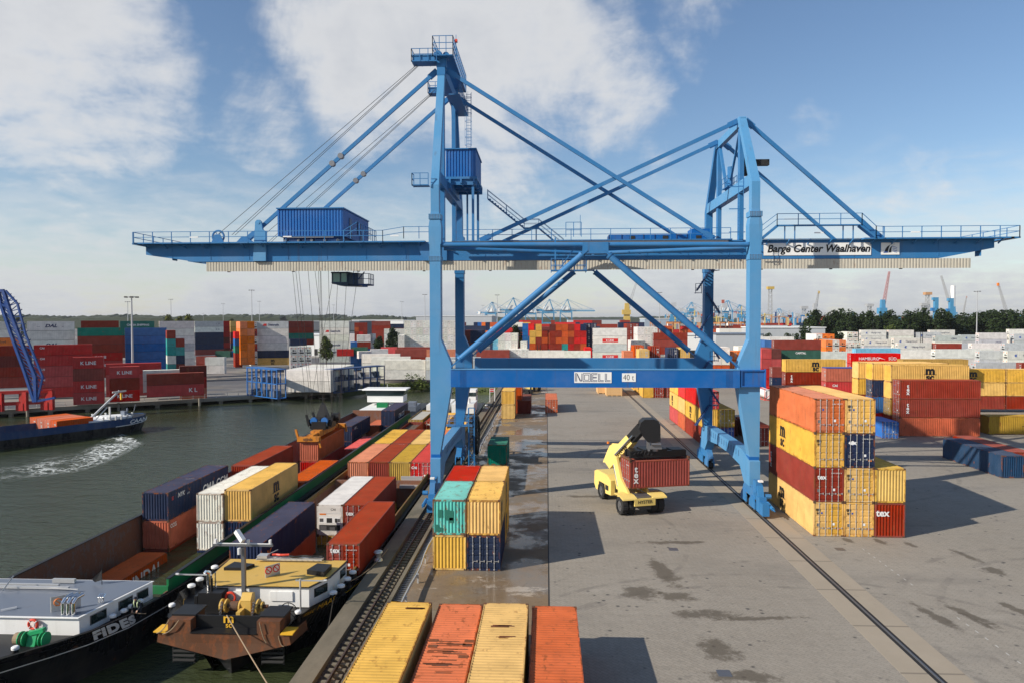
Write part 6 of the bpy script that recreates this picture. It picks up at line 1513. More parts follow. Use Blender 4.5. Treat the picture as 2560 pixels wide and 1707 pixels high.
b = MB(); b.bar((cx+1.5,-1.5,4.9),(cx+.6,11.5,11.0),.42,.42); b.bar((cx+1.8,1,4.9),(cx+1.2,6,7.4),.2); b.tube((cx+.6,7.5,4.9),(cx+.6,7.5,7.4),.35,10); b.bar((cx+.8,8.6,10.8),(cx+.4,14.5,10.9),.35); b.build('crane_arm', M['galv'], BC)
b = MB(); b.box(cx+.4,cx+.8,12,12.6,8.9,10.5); b.build('hook_block', M['ymark'], BC)
b = MB()
for (x,y_) in ((4.3,2),(4.4,4.5),(4.3,7),(4.0,9.5),(3.4,12.5),(-3.5,9),(-4,4),(1.0,16.5)): cap_bollard(b, b, cx+x, y_, 4.35, .35, 1.3)
b.build('bollards', M['galv'], BC)
b = MB(); b.tube((cx,15.2,5),(cx,15.2,6.6),.3,8); b.box(cx-1,cx+1,13.2,14.4,4.9,6.0); b.bar((cx+.5,17.5,5.5),(cx+.2,18.6,7.4),.1); b.build('deck_gear', M['deck_grey'], BC)
nm = letter('CAAN', M['wmark'], BC, (0,0,0), size=1.25, sx=2.6, bold=.03, shear=.2); a1_ = V((cx+4.0,18,3.4)); a0_ = V((cx+5.2,13,3.3)); d = (a1_-a0_).normalized()
c0 = (a0_+a1_)/2+V((.25,0,.1)); up = V((.12,0,1)); nn = d.cross(up).normalized(); up = nn.cross(d); nm.matrix_local = Matrix(((d.x,up.x,nn.x,c0.x+nn.x*.25),(d.y,up.y,nn.y,c0.y+nn.y*.25),(d.z,up.z,nn.z,c0.z-.55),(0,0,0,1)))
for c_ in BC.children:
    if c_.name.split('.')[0] not in ('hull','white_line','deck','lettering'): c_.location.z -= 1.1
rzc = -R(30)
for i in range(4):
    container((-85.4-2.46*i*.866, 118.9+2.46*i*.5, -1.75), rzc, L2, ST, 'o', 'door', 1, 'faded orange container, %s from the near side in the moving barge block' % ('first','second','third','fourth')[i], 'containers aboard the moving barge')
container((-95.5, 103.5, -1.9), rzc, L2, ST, 'm', 'wall', 1, 'maroon container aboard the moving barge at the left frame edge', 'containers aboard the moving barge')
# foam of the wake
m = mat('foam', (.75,.78,.74), .6); t = NT(m); P = t.wpos()
a = t.ramp(t.noise(P, .55, 8, .75, (1,1,1)), .5, .6); v_ = t.n('ShaderNodeTexVoronoi', feature='DISTANCE_TO_EDGE'); v_.inputs['Scale'].default_value = .75
wn_ = t.n('ShaderNodeVectorMath', operation='ADD'); nz = t.n('ShaderNodeTexNoise'); nz.inputs['Scale'].default_value = .8; nz.inputs['Detail'].default_value = 5; t.l(P, nz.inputs['Vector']); sc_ = t.n('ShaderNodeVectorMath', operation='SCALE'); sc_.inputs['Scale'].default_value = 2.2; t.l(nz.outputs['Color'], sc_.inputs[0]); t.l(P, wn_.inputs[0]); t.l(sc_.outputs[0], wn_.inputs[1]); t.l(wn_.outputs[0], v_.inputs['Vector'])
edge = t.ramp(v_.outputs['Distance'], .16, .02)
vc = t.n('ShaderNodeVertexColor'); vc.layer_name = 'Col'
al = t.math('MULTIPLY', t.math('MAXIMUM', t.math('MULTIPLY', edge, t.ramp(t.noise(P,.25,5,.6), .35,.6)), t.math('MULTIPLY', a, t.ramp(vc.outputs['Color'], .55, 1.0))), t.ramp(vc.outputs['Color'], .05, .7), True); t.l(al, t.b.inputs['Alpha'])
wk_ = [(0,1198,.6),(70,1188,.9),(150,1172,1.),(230,1150,1.),(300,1128,.8)]
b = MB(); ring = []; 
wp = [(-40,1165,-40,1215),(40,1160,60,1200),(110,1140,120,1196),(180,1130,190,1184),(240,1105,265,1162),(275,1085,330,1130),(300,1078,372,1108)]
NS = 24; pts = []; wts = []
for i in range(NS+1):
    u = i/NS*(len(wp)-1); k = min(int(u), len(wp)-2); f_ = u-k; q = [wp[k][j]+(wp[k+1][j]-wp[k][j])*f_ for j in range(4)]
    for j in range(7):
        s = j/6; p = atz(q[0]+(q[2]-q[0])*s, q[1]+(q[3]-q[1])*s, ZW+.03); pts.append(tuple(p)); wts.append(.72*min(1, sin(pi*s)*1.1)*(0 if i in (0, NS) else min(1, .35+i/NS)))
b.add(pts, [(i*7+j, i*7+j+1, (i+1)*7+j+1, (i+1)*7+j) for i in range(NS) for j in range(6)])
wo_ = b.build('wake_foam', m)
ca = wo_.data.color_attributes.new('Col', 'FLOAT_COLOR', 'POINT')
for i, w_ in enumerate(wts): ca.data[i].color = (w_, w_, w_, 1)
if wo_.data.polygons[0].normal.z < 0: wo_.data.flip_normals()
tag(wo_, 'white foam of the wake trailing across the channel', 'foam', kind='stuff')
# mooring ropes and quay bollards
def qboll(x, y_, lab):
    b = MB(); b.lathe([(.34,0),(.3,.1),(.2,.2),(.2,.42),(.3,.55),(.36,.62),(.3,.72),(.12,.78)], (0,0,0), 14); o = b.build('mooring_bollard', M['galv'], None, (x, y_, .02), smooth=True); tag(o, lab, 'bollard', 'white mooring bollards along the quay edge')
p = atz(946,1400,0); qboll(p.x, p.y, 'grey mooring bollard on the quay opposite the dark red container')
p = atz(1190,1055,0); qboll(-12.3, p.y, 'white topped mooring bollard beyond the near crane leg'); p = atz(1213,1020,0); qboll(-12.3, p.y, 'white topped mooring bollard near the end of the quay')
def rope(name, a, e, sag, r, lab):
    a = V(a); e = V(e); b = MB(); b.path([tuple(a+(e-a)*u-V((0,0,sag*4*u*(1-u)))) for u in [i/10 for i in range(11)]], r, 6); tag(b.build(name, M['rope']), lab, 'rope', 'mooring ropes of the barges')
rope('mooring_rope', (q_[0]-.12,q_[1],q_[2]), (q_[0]+.62,q_[1]+.25,.05), .02, .022, 'pale rope held by the deck hand, running to a white capped bollard')
e1 = atz(712,1707,-1.0); rope('mooring_rope', (mx-.1,40.9,.75), (e1.x-.0,e1.y-1.5,-.8), .05, .035, 'taut tan mooring rope running from the rusty bow down out of frame')
rope('mooring_rope', (mx+4.95,45.4,.2), (EDGE+.1,38.6,-.1), .7, .035, 'slack mooring rope from a white capped bollard to the quay')
rope('mooring_rope', (mx+5.18,47.9,.2), (-12.3,54.2,.5), .35, .03, 'mooring rope from the near barge to the grey quay bollard')
# ================================================================= reach stacker
RS = empty('reach_stacker', (8.6, 69.5, 0)); tag(RS, 'pale yellow reach stacker with black boom head carrying a red container across the paving', 'reach stacker')
ry = 67.2; RT = R(18)
def rs(x, y, z): # local: x right, y back from the front axle
    return (8.85+x*cos(RT)+0*z-y*sin(RT)*-1*0+(-y*sin(RT)), ry+y*cos(RT)+x*sin(RT), z)
def RB(b, pts, fs, mi=0): b.add([rs(*p) for p in pts], fs, mi)
def rbox(b, x0, x1, y0, y1, z0, z1, mi=0):
    RB(b, [(x0,y0,z0),(x1,y0,z0),(x1,y1,z0),(x0,y1,z0),(x0,y0,z1),(x1,y0,z1),(x1,y1,z1),(x0,y1,z1)], [(0,3,2,1),(4,5,6,7),(0,1,5,4),(1,2,6,5),(2,3,7,6),(3,0,4,7)], mi)
def rpr(b, poly, x0, x1, mi=0):  # poly in (y,z)
    n = len(poly); RB(b, [(x0,p,q) for p,q in poly]+[(x1,p,q) for p,q in poly], [(i,(i+1)%n,n+(i+1)%n,n+i) for i in range(n)]+[tuple(range(n-1,-1,-1)),tuple(range(n,2*n))], mi)
def wheel(x, y, r, w, nm='wheel'):
    b = MB(); a = V(rs(x-w/2,y,r)); e = V(rs(x+w/2,y,r)); d = (e-a).normalized()
    n = 26; up = V((0,0,1)); sx = d.cross(up).normalized(); prof = [(0,r*.62),(0,r*.9),(w*.12,r*.985),(w*.5,r),(w*.88,r*.985),(w,r*.9),(w,r*.62)]
    rings = []
    for o_, q in prof: rings.append([a+d*o_+sx*q*cos(2*pi*i/n)+up*q*sin(2*pi*i/n) for i in range(n)])
    b.loft(rings, 0, True, False)
    for i in range(n):
        t0 = 2*pi*i/n; p = a+d*(w*.5)+sx*r*1.0*cos(t0)+up*r*1.0*sin(t0); s_ = 1 if i % 2 else -1
        b.bar(p-d*(w*.46)*s_*0-d*w*.45*(s_ > 0), p+d*w*.45*(s_ < 0), .07, .07, up=(sx*cos(t0)+up*sin(t0)))
    wo = b.build(nm, M['rubber'], RS, smooth=False)
    b = MB(); b.tube(a+d*w*.12, e-d*w*.12, r*.62, 20); b.tube(a+d*w*.0, e, r*.22, 12); b.tube(a+d*w*.1,e-d*w*.1,r*.45,18); b.build('rim', M['steel'], wo, smooth=True)
    return wo
for x in (-1.85,-1.13,1.13,1.85): wheel(x, 0, .84, .62)
for x in (-1.25,1.25): wheel(x, 6.0, .84, .62)
b = MB()
rpr(b, [(-.9,.9),(-.9,1.5),(.6,1.75),(3,1.75),(6.6,1.7),(6.9,1.2),(6.6,.7),(1.0,.7)], -.72, .72)
rbox(b, -1.05, 1.05, -1.05, -.85, .95, 1.62)
ch = b.build('chassis', M['yellow'], RS)
for s in (-1,1):
    b = MB(); x0, x1 = sorted((s*.78, s*2.25)); rpr(b, [(-1.05,1.55),(-1.0,1.68),(-.3,1.86),(.9,1.86),(.95,1.78),(-.25,1.78),(-.95,1.60)], x0, x1); b.build('mudguard', M['yellow'], RS)
b = MB(); rbox(b, -.7, .7, -.8, .5, 1.55, 1.80); b.build('front_deck', M['steel'], RS)
b = MB(); rbox(b,-.6,.6,-1.12,-1.06,.62,.88); rbox(b,-1.3,1.3,-.2,.3,.6,1.0); b.build('axle', M['dark'], RS)
q = V(rs(0,-1.07,1.3)); nm = letter('HYSTER', M['black'], RS, (q.x,q.y,q.z), size=.42, bold=.02); nm.rotation_euler = (pi/2,0,RT)
# rear counterweight and engine hood
b = MB(); rpr(b, [(3.6,.9),(3.6,2.35),(4.6,2.75),(7.2,2.75),(7.9,2.5),(8.0,1.2),(7.5,.7),(6.9,.7),(6.7,1.7),(5.2,1.7),(5.0,.8)], -1.45, 1.3); b.build('engine_hood', M['yellow'], RS)
b = MB(); rbox(b,-1.47,-1.44,4.2,5.0,1.2,1.7); rbox(b,-1.0,.9,3.55,3.6,1.0,2.0); b.build('grille', M['dark'], RS)
# curved yellow side frames that carry the boom and the boom foot
prof = [(-.3,1.8),(.4,2.4),(1.5,3.3),(2.4,4.6),(2.9,5.1),(3.6,5.05),(3.4,4.2),(2.9,2.9),(2.6,1.75)]
b = MB()
for x0 in (-1.15,.85): rpr(b, [(.1,1.75),(.5,2.1),(1.9,2.9),(2.6,4.1),(3.0,4.9),(3.7,4.8),(3.5,3.6),(3.2,2.3),(3.0,1.7)], x0, x0+.22)
lt = b.build('boom_support', M['yellow'], RS)
# boom: from the pivot high at the rear to the head over the container
ba = V((6.55,71.0,4.2)); bh = V((9.2,68.35,8.0)); bd = (bh-ba).normalized()
b = MB(); b.bar(ba-bd*.5, ba+bd*3.5, .95, 1.1, w2=.9, h2=1.0)
b.loft([[V(p) for p in ((5.65,71.2,4.0),(6.6,70.3,4.1),(7.2,70.9,4.8),(6.2,71.9,4.9))],[V(p) for p in ((6.1,71.2,5.2),(6.9,70.4,5.4),(7.5,70.9,5.9),(6.5,71.9,5.8))]])
bm_ = b.build('boom', M['yellow'], RS)
b = MB(); b.bar(ba+bd*3.3, bh, .78, .9); b.build('inner_boom', M['blackp'], bm_)
b = MB()
for o_ in (-.55,.55): sx = bd.cross(V((0,0,1))).normalized(); b.tube(ba+bd*1.2+sx*o_-V((0,0,.1)), ba+bd*4.3+sx*o_-V((0,0,.15)), .12, 10)
b.tube(V((6.6,70.6,4.4)), V((7.0,69.4,2.0)), .11, 10); b.build('hydraulic_cylinder', M['chrome'], bm_, smooth=True)
nm = letter('HYSTER', M['black'], bm_, (0,0,0), size=.5, bold=.02); sx = V((1,0,.0)); dd = bd; nn = V((.2,-.95,.3)); nn = (nn-dd*nn.dot(dd)).normalized(); up = nn.cross(dd)
p = ba+bd*2.0+nn*.62; nm.matrix_local = Matrix(((dd.x,up.x,nn.x,p.x),(dd.y,up.y,nn.y,p.y),(dd.z,up.z,nn.z,p.z),(0,0,0,1)))
b = MB(); hp = [(-.95,-.05),(-.8,.5),(-.45,.78),(.45,.80),(.85,.62),(1.02,.2),(1.05,-1.3),(-.15,-1.35),(-.55,-.9)]
b.prism([(9.7+p*1.0, 8.05+q) for p,q in hp], 'y', 67.3, 68.9); b.build('boom_head', M['blackp'], bm_)
b = MB(); b.tube((10.3,68.1,6.9),(10.3,68.1,5.75),.33,14); b.box(9.75,10.9,67.5,68.7,6.0,6.35); b.box(9.6,9.8,67.6,68.6,5.8,6.9); b.tube((9.9,67.4,6.5),(10.8,67.4,6.5),.14,8); b.build('rotator', M['steel'], bm_)
b = MB(); b.box(7.9,13.6,67.3,67.65,5.15,5.75); b.box(7.9,13.6,68.5,68.85,5.15,5.75); b.box(9.2,11.6,67.2,68.95,5.2,5.95); b.box(8.0,9.1,67.3,68.8,5.3,5.85); b.box(12.2,13.5,67.35,68.8,5.25,5.8)
for i in range(7): b.tube((8.2+i*.35,67.2,5.5+.1*sin(i)),(8.4+i*.35,67.2,5.8-.1*cos(i)),.06,6)
CT = R(15); cA = atY(1575,1225,66.9); cdir = V((cos(CT), sin(CT), 0)); cn = V((-sin(CT), cos(CT), 0)); cc = cA+cdir*3.03+cn*HW
def turn(b):
    for i, v in enumerate(b.v): p = V(v)-V((10.71,68.02,0)); p.rotate(Euler((0,0,CT))); b.v[i] = (p.x+cc.x, p.y+cc.y, v[2]-.03)
turn(b); sp = b.build('spreader', M['blackp'], RS)
b = MB()
for x in (7.72,13.68): b.box(x-.09,x+.09,66.8,69.2,5.02,5.22)
turn(b); b.build('twistlock_beam', M['casting'], sp)
b = MB(); b.tube((6.2,71.6,5.8),(6.2,71.6,6.0),.12,8); b.build('beacon', M['omark'], RS)
for c_ in list(RS.children): c_.matrix_parent_inverse = RS.matrix_basis.inverted()
lc_ = cA+cn*HW
container((lc_.x, lc_.y, 2.33), SX+CT, L2, ST, 'm', 'door', 0, 'red container held up by the yellow reach stacker', G_Q, side='+x', logo='texv')
# ================================================================= hanging spreader and ropes
sx0, sy0, sz0 = -31.3, 98, 2.25
SP_ = empty('hanging_spreader', (sx0, sy0, sz0)); tag(SP_, 'rusty orange spreader with black rope block, hanging over the outer barge', 'spreader')
b = MB(); b.box(sx0-.45,sx0+.45,92.4,103.8,sz0+.25,sz0+.75); b.box(sx0-.62,sx0+.62,94.5,101.5,sz0+.15,sz0+.95)
b.build('spreader_beam', M['orange_st'], SP_)
b = MB(); b.box(sx0-1.45,sx0+1.45,91.6,92.5,sz0+.02,sz0+.62); b.box(sx0-1.45,sx0+1.45,103.6,104.4,sz0+.02,sz0+.62); b.bar((sx0-1.4,91.9,sz0+.5),(sx0-1.7,91.9,sz0+1.6),.3,.25); b.bar((sx0+1.4,91.9,sz0+.1),(sx0+1.6,91.9,sz0-.8),.22,.2)
b.bar((sx0-1.4,104,sz0+.5),(sx0-1.7,104,sz0+1.5),.3,.25); b.bar((sx0+1.4,104,sz0+.5),(sx0+1.6,104,sz0-.6),.3,.25); eb = b.build('end_beam', M['orange_st'], SP_)
letter('stinis', M['casting'], eb, (sx0,91.58,sz0+.33), size=.62, bold=.03)
b = MB(); b.box(sx0-1.3,sx0+1.3,96.3,99.7,sz0+.95,sz0+1.35); b.box(sx0-1.0,sx0+1.0,96.0,96.3,sz0+.9,sz0+2.0); b.box(sx0-1.6,sx0-1.0,96.8,99,sz0+1.3,sz0+2.2); b.box(sx0+1.0,sx0+1.6,96.8,99,sz0+1.3,sz0+2.2)
for dx in (-1.5,-.7,.7,1.5):
    for yy in (96.6,99.4): b.bar((sx0+dx,yy,sz0+1.3),(sx0+dx*1.25,yy,sz0+2.9),.22,.3)
b.loft([[(sx0-.9,97.1,sz0+2.0),(sx0+.9,97.1,sz0+2.0),(sx0+.9,98.9,sz0+2.0),(sx0-.9,98.9,sz0+2.0)],[(sx0-.2,97.8,sz0+4.3),(sx0+.25,97.8,sz0+4.3),(sx0+.25,98.2,sz0+4.3),(sx0-.2,98.2,sz0+4.3)]]); b.bar((sx0,98,sz0+4.2),(sx0,98,sz0+5.6),.12); b.bar((sx0-.5,98,sz0+5.0),(sx0+.5,98,sz0+5.0),.1)
b.tube((sx0+1.6,97.2,sz0+2.5),(sx0+2.6,97.2,sz0+2.6),.55,12); b.build('head_block', M['blackp'], SP_)
b = MB()
for dx in (-.75,.75): b.tube((sx0+dx,96.2,sz0+2.1),(sx0+dx,96.6,sz0+2.1),.48,16)
b.build('sheave_cover', M['blue_box'], SP_)
b = MB()
tz = 23.9
for k, (dx, dy, ex, ey) in enumerate(((-1.8,96.6,-3.6,79),(-1.1,96.6,-3.2,79),(-.8,99.4,-2.0,80),(.7,96.6,.0,79),(.9,99.4,.6,80),(1.6,96.6,2.2,79),(1.9,99.4,3.0,80),(-1.8,99.4,-3.4,80.5),(2.2,98,4.6,79.5),(0,98,-.3,79.6),(-.2,98,-.8,80.4),(-1.7,97,1.4,80),(1.7,97,-1.2,80.2))):
    b.tube((sx0+dx, dy, sz0+2.8 if k not in (9,10) else sz0+5.2), (-25.3+ex*.9, ey, tz), .022, 4)
b.build('hoist_ropes', M['wire'], SP_)
for c_ in list(SP_.children): c_.matrix_parent_inverse = SP_.matrix_basis.inverted()
# ================================================================= other near objects
b = MB()
# wooden crates
for nm_, (x,y_) in (('pale plywood crate on skids standing beside the sunken rail', (14.3,169.7)), ('second plywood crate left behind the first one', (12.6,175))):
    r_ = empty('wooden_crate', (x,y_,0)); tag(r_, nm_, 'crate', 'plywood crates by the rail')
    b = MB(); b.box(0,3.7,0,10 if y_ < 172 else 6,.18,3.3 if y_ < 172 else 3.6); b.build('crate_box', M['wood'], r_)
    b = MB()
    for k in range(4): b.box(.05+k*1.15,.25+k*1.15,-.02,6,0,.178)
    b.build('skids', M['wood'], r_)
    b = MB()
    for k in range(6): b.box(k*.72,k*.72+.04,-.02,0,.2,3.3)
    b.build('batten', M['wood'], r_)
# red and white board with a tall tide gauge look
p = atz(1225,1004,0); q = V((-12.0,p.y,0)); r_ = empty('navigation_sign', q); tag(r_, 'white framed board with two red bars on tall posts at the quay end', 'sign')
a1 = atY(1224,970,p.y); a2 = atY(1235.5,979.5,p.y); w_ = a2.x-a1.x; zt = a1.z; zb = a2.z
b = MB(); b.bar((a1.x+.05,p.y,.0),(a1.x+.05,p.y,zt),.14); b.bar((a2.x,p.y+1.5,.0),(a2.x,p.y+1.5,zt),.14); b.build('post', M['white'], r_)
b = MB(); b.prism([(a1.x,p.y-.1),(a2.x,p.y-.02),(a2.x,p.y+.06),(a1.x,p.y-.02)], 'z', zb, zt); bd_ = b.build('board', M['white'], r_)
b = MB()
for k in (.10,.58): b.prism([(a1.x+.1,p.y-.13),(a2.x-.1,p.y-.05),(a2.x-.1,p.y-.04),(a1.x+.1,p.y-.12)], 'z', zt-(zt-zb)*(k+.30), zt-(zt-zb)*k)
b.build('red_bar', M['rmark'], bd_)
for c_ in list(r_.children): c_.matrix_parent_inverse = r_.matrix_basis.inverted()
# forklift / empty handler in the background of the quay
def forklift(loc, rz, body, lab, h=4.5):
    r_ = empty('forklift', loc, rz); tag(r_, lab, 'forklift')
    b = MB(); b.prism([(-1.2,.5),(2.4,.5),(2.6,1.1),(2.4,1.9),(1.0,1.9),(.9,1.3),(-1.2,1.2)], 'x', -1.1, 1.1); b.build('body', body, r_)
    b = MB()
    for x in (-.75,.6): b.box(x,x+.16,1.0,1.06,1.9,2.9); b.box(x,x+.16,-.4,-.34,1.2,2.9)
    b.box(-.8,.8,-.5,1.2,2.9,3.0); b.build('cab_frame', M['dark'], r_)
    b = MB()
    for x in (-1.25,.9):
        for y_ in (-.7,1.9): b.tube((x,y_,.55),(x+.35,y_,.55),.55,14)
    b.build('wheel', M['rubber'], r_)
    b = MB()
    for x in (-.6,.45): b.box(x,x+.18,-1.6,-1.4,.1,h)
    for k in range(int(h/.9)): b.box(-.6,.6,-1.58,-1.45,.4+k*.9,.5+k*.9)
    b.box(-1,1,-1.8,-1.6,.2,1.2); b.build('mast', M['dark'], r_); return r_
p = atz(1335,976,0); forklift((p.x,p.y,0), R(150), M['yellow'], 'small yellow forklift parked far down the quay', 3.4)
p = atz(1312,985,0); forklift((p.x,p.y,0), R(80), M['blackp'], 'dark machine beside the small yellow forklift', 2.6)
# small tank container end at the right leg
b = MB(); r_ = empty('tank_container', (52.2,190,0)); 
p = atz(1925,1000,0); r_.location = (p.x, p.y, 0); tag(r_, 'red framed tank container with white round end beside the big stack', 'tank container')
b = MB(); b.tube((0,.3,1.3),(0,5.8,1.3),1.08,24); b.build('tank', M['white'], r_, smooth=True)
b = MB()
for x in (-1.2,1.1):
    for y_ in (0,5.9): b.box(x,x+.12,y_,y_+.12,0,2.6)
    b.box(x,x+.12,.12,5.9,0,.12); b.box(x,x+.12,.12,5.9,2.48,2.6)
for y_ in (0,5.9): b.box(-1.08,1.1,y_,y_+.12,0,.12); b.box(-1.08,1.1,y_,y_+.12,2.48,2.6); b.bar((-1.1,y_+.06,.1),(0,y_+.06,1.2),.08); b.bar((1.1,y_+.06,.1),(0,y_+.06,1.2),.08)
b.build('frame', M['rmark'], r_)
# ================================================================= container yards beyond
def hdg(deg): return R(deg)
def yard(px0, pyt, dep, colrs, where, rot=32, L=L4, h=ST, zg=ZL, group='', end='door', logos=None, cols=1, face='side', rows=1, n=None, lod=1, dz=0):
    """px0: image column of the left end of the broad side, pyt: top edge, dep: depth. face 'side': broad side towards us,
    long axis turned rot degrees from +x; 'end': end towards us, cols columns side by side"""
    p = atd(px0, pyt, dep); zt = p.z; a = R(rot); u = V((cos(a), sin(a), 0)); nn = V((-sin(a), cos(a), 0))
    lst = list(colrs)
    for ci in range(cols):
        cc = lst if not isinstance(colrs, (list, tuple)) else list(colrs[ci % len(colrs)])
        z = zt
        for k, c_ in enumerate(cc):
            if c_ == '.': z -= h+.01; continue
            z -= h
            if z+h*.5 < zg: break
            nm_ = '%s container, %s in %s%s' % (COLS[c_][0], pos(k, 9), ('the %s column of ' % ('first','second','third','fourth','fifth','sixth','seventh','eighth','ninth')[ci]) if cols > 1 else 'the ', where)
            lg = logos.get(k) if logos else None
            if face == 'side':
                o_ = p+nn*HW; container((o_.x, o_.y, z), a-pi/2, L, h, c_, end, lod, nm_, group, logo=lg, side='+x')
            else:
                o_ = p+u*(HW+ci*(CW+.06)); container((o_.x, o_.y, z), a, L, h, c_, end, lod, nm_, group, logo=lg, side='-x')
            z -= .01
GL = 'containers on the terminal across the water'
yard(-55, 804, 250, 'wwOOm', 'stack cut by the left frame edge', group=GL, h=HC, end='reef', logos={2:'hapagw'})
yard(67, 803.5, 215, 'wwwwww', 'white stack with slanted blue word', group=GL, h=HC, end='reef', logos={0:'dal',2:'dal'})
yard(-75, 866, 172, 'mkmm', 'leftmost maroon stack behind the lattice boom', group=GL, L=L4)
yard(84, 863, 173, 'rrrrr', 'long red stack right of the lattice boom', group=GL, logos={0:'cai',1:'cai',2:'cai',3:'cai'})
yard(193, 820, 220, 'Tmmrrm', 'stack topped by green teal', group=GL, logos={3:'kline',4:'kline'})
yard(202, 802, 262, 'mrmkm', 'back stack behind the green teal one', group=GL)
yard(300, 803, 283, 'TTmmm', 'stack with long white lettering', group=GL, h=HC, logos={0:'china'})
yard(312, 820, 231, 'bbbbbb', 'bright blue stack by the tall lamp mast', group=GL, end='door')
for k in range(6):
    pass
yard(417, 826, 219, ['mttwt','.mtnk'], 'small mixed stack right of the blue one', group=GL, face='end', cols=2, L=L2, end='wall')
yard(398, 803, 272, 'wwwgwww', 'tall white stack behind the small mixed one', group=GL, h=HC, end='reef')
yard(487, 803, 325, 'gwnnnm', 'grey and navy back stack', group=GL, logos={0:'cosco',1:'cosco'})
yard(512, 803, 339, 'rrrkrk', 'tall red back stack with white words', group=GL, logos={0:'kline',1:'kline',2:'kline',4:'kline'})
yard(576, 803, 335, 'yykmn', 'yellow topped back stack', group=GL)
yard(600, 804, 256, ['OOOOOO','OOOOOO'], 'bright orange pair of columns', group=GL, face='end', cols=2, L=L4, end='wall', rot=30)
yard(587, 829, 258, 'RbTmm', 'narrow mixed column left of the orange ones', group=GL, face='end', L=L2, rot=30, end='wall')
yard(626, 804, 279, 'wrwrww', 'narrow column between orange and white stacks', group=GL, face='end', L=L2, rot=30, end='reef', h=HC)
yard(640, 803.5, 282, 'gwwwny', 'white stack with one blue word on top', group=GL, h=HC, end='reef', logos={0:'sea',5:'msc'}, rot=17)
yard(712, 803, 305, 'mmTm', 'back stack right of the word stack', group=GL, rot=30)
yard(725, 847, 262, 'n', 'place on top of the white reefer ends', group=GL, rot=30, face='side', L=L2)
yard(725, 867, 258, ['www','www','www'], 'white cooling units block', group=GL, h=HC, face='end', cols=3, end='reef', rot=22)
yard(798, 802.5, 300, 'wwwwggg', 'white stack with three blue words', group=GL, h=HC, end='reef', logos={1:'sea',3:'sea',4:'sea'}, rot=12)
yard(876, 838, 268, ['.bbbb','wmbbb','wmbbb'], 'blue and brown block right of the word stack', group=GL, face='end', cols=3, L=L2, end='wall', rot=16)
yard(886, 807, 420, ['mommm','mmRmm','mmmmm'], 'brown block far behind', group=GL, face='end', cols=3, L=L4, end='wall', rot=14)
yard(929, 803, 470, 'mmmmmm', 'tall brown red stack behind the little trees', group=GL, rot=10, h=HC)
yard(968, 810, 480, 'nmmmm', 'stack right of the tall brown red one', group=GL, rot=10, h=HC)
yard(960, 822, 400, 'wwwgg', 'low white stack behind the tree', group=GL, rot=10, h=HC)
yard(1010, 801.5, 288, ['wwwww']*9, 'long wall of white door ends', group=GL, h=HC, face='end', cols=9, end='rdoor', rot=4)
yard(995, 838, 284, 'www', 'short column left of the white wall', group=GL, h=HC, face='end', end='rdoor', rot=4)
yard(988, 873.5, 232, 'mm', 'low brown red row before the white wall', group=GL, rot=6)
yard(1066, 873.5, 232, 'sO', 'salmon end of the low row', group=GL, rot=6)
for k, (px_, c_) in enumerate(((1000,'m'),(935,'w'),(918,'o'),(885,'G'),(870,'m'),(905,'w'),(960,'R'),(850,'r'))):
    yard(px_-8, 868+(k % 3)*5, 245+(k*7) % 30, c_, 'loose row behind the white roofs, number %s from its left' % ('eight','seven','six','five','four','three','two','one')[k], group=GL, rot=6+12*(k % 3), L=L2 if k % 2 else L4)
yard(961, 900, 213, 'ww', 'near white pair by the river bank', group=GL, h=HC, end='reef', rot=6, lod=1)
for k in range(3): yard(952-k*24, 899-k*7, 219+k*4.5, 'ww', '%s pair behind the near white pair' % ('first','second','third')[k], group=GL, h=HC, end='reef', rot=6)
for k in range(4): yard(1064+(k % 2)*40, 901-(k//2)*8, 213+(k//2)*8, 'gw' if k % 2 else 'wg', '%s pair right of the near white pair' % ('first','second','third','fourth')[k], group=GL, h=HC, end='reef', rot=6)
# long white block on the quay corner
p_ = atd(711, 924.5, 186)
for k in range(9):
    for t_ in range(2):
        container((p_.x, p_.y+HW+k*2.52, p_.z-HC*(t_+1)), SX, L4, HC, 'w', 'reef', 1, 'white refrigerated container, %s row from the water, %s, on quay corner' % (('first','second','third','fourth','fifth','sixth','seventh','eighth','ninth')[k], ('upper','lower')[t_]), GL, side='+x')
def front_stack(px, pyt, dep, cs, where, L=L2, h=2.68, lg=None, rot=30, face='side', cols=1):
    yard(px, pyt, dep, cs, where, rot=rot, group=GL, h=h, L=L, logos=lg)
front_stack(181, 893, 160, 'rmrr', 'first short red stack by the water', lg={0:'kline',2:'kline',3:'kline'})
front_stack(273, 917, 162, 'rmr', 'second short red stack by the water', lg={0:'kline',2:'kline'})
front_stack(264, 910, 174, 'rrr', 'long red row behind the second short stack', L=L4)
front_stack(366, 935, 164, 'mr', 'third stack by the water', L=L4, lg={1:'klinel'})
front_stack(449, 915, 174, 'kro', 'fourth red stack by the water, right of the others', lg={1:'kline'}, h=2.75)
front_stack(357, 926, 172, 'ww', 'white pair behind the third stack', L=L4)
front_stack(538, 877, 300, 'G', 'standing alone on the open yard far left', rot=8)
front_stack(556, 877, 303, 'b', 'next to the dark green one on the open yard', rot=8)
front_stack(571, 876, 304, 'm', 'right of the blue one on the open yard', rot=8)
front_stack(490, 890, 240, 'mm', 'small maroon pair behind the fourth stack', rot=10)
front_stack(512, 893, 232, 'ww', 'small white pair behind the fourth stack', rot=10)
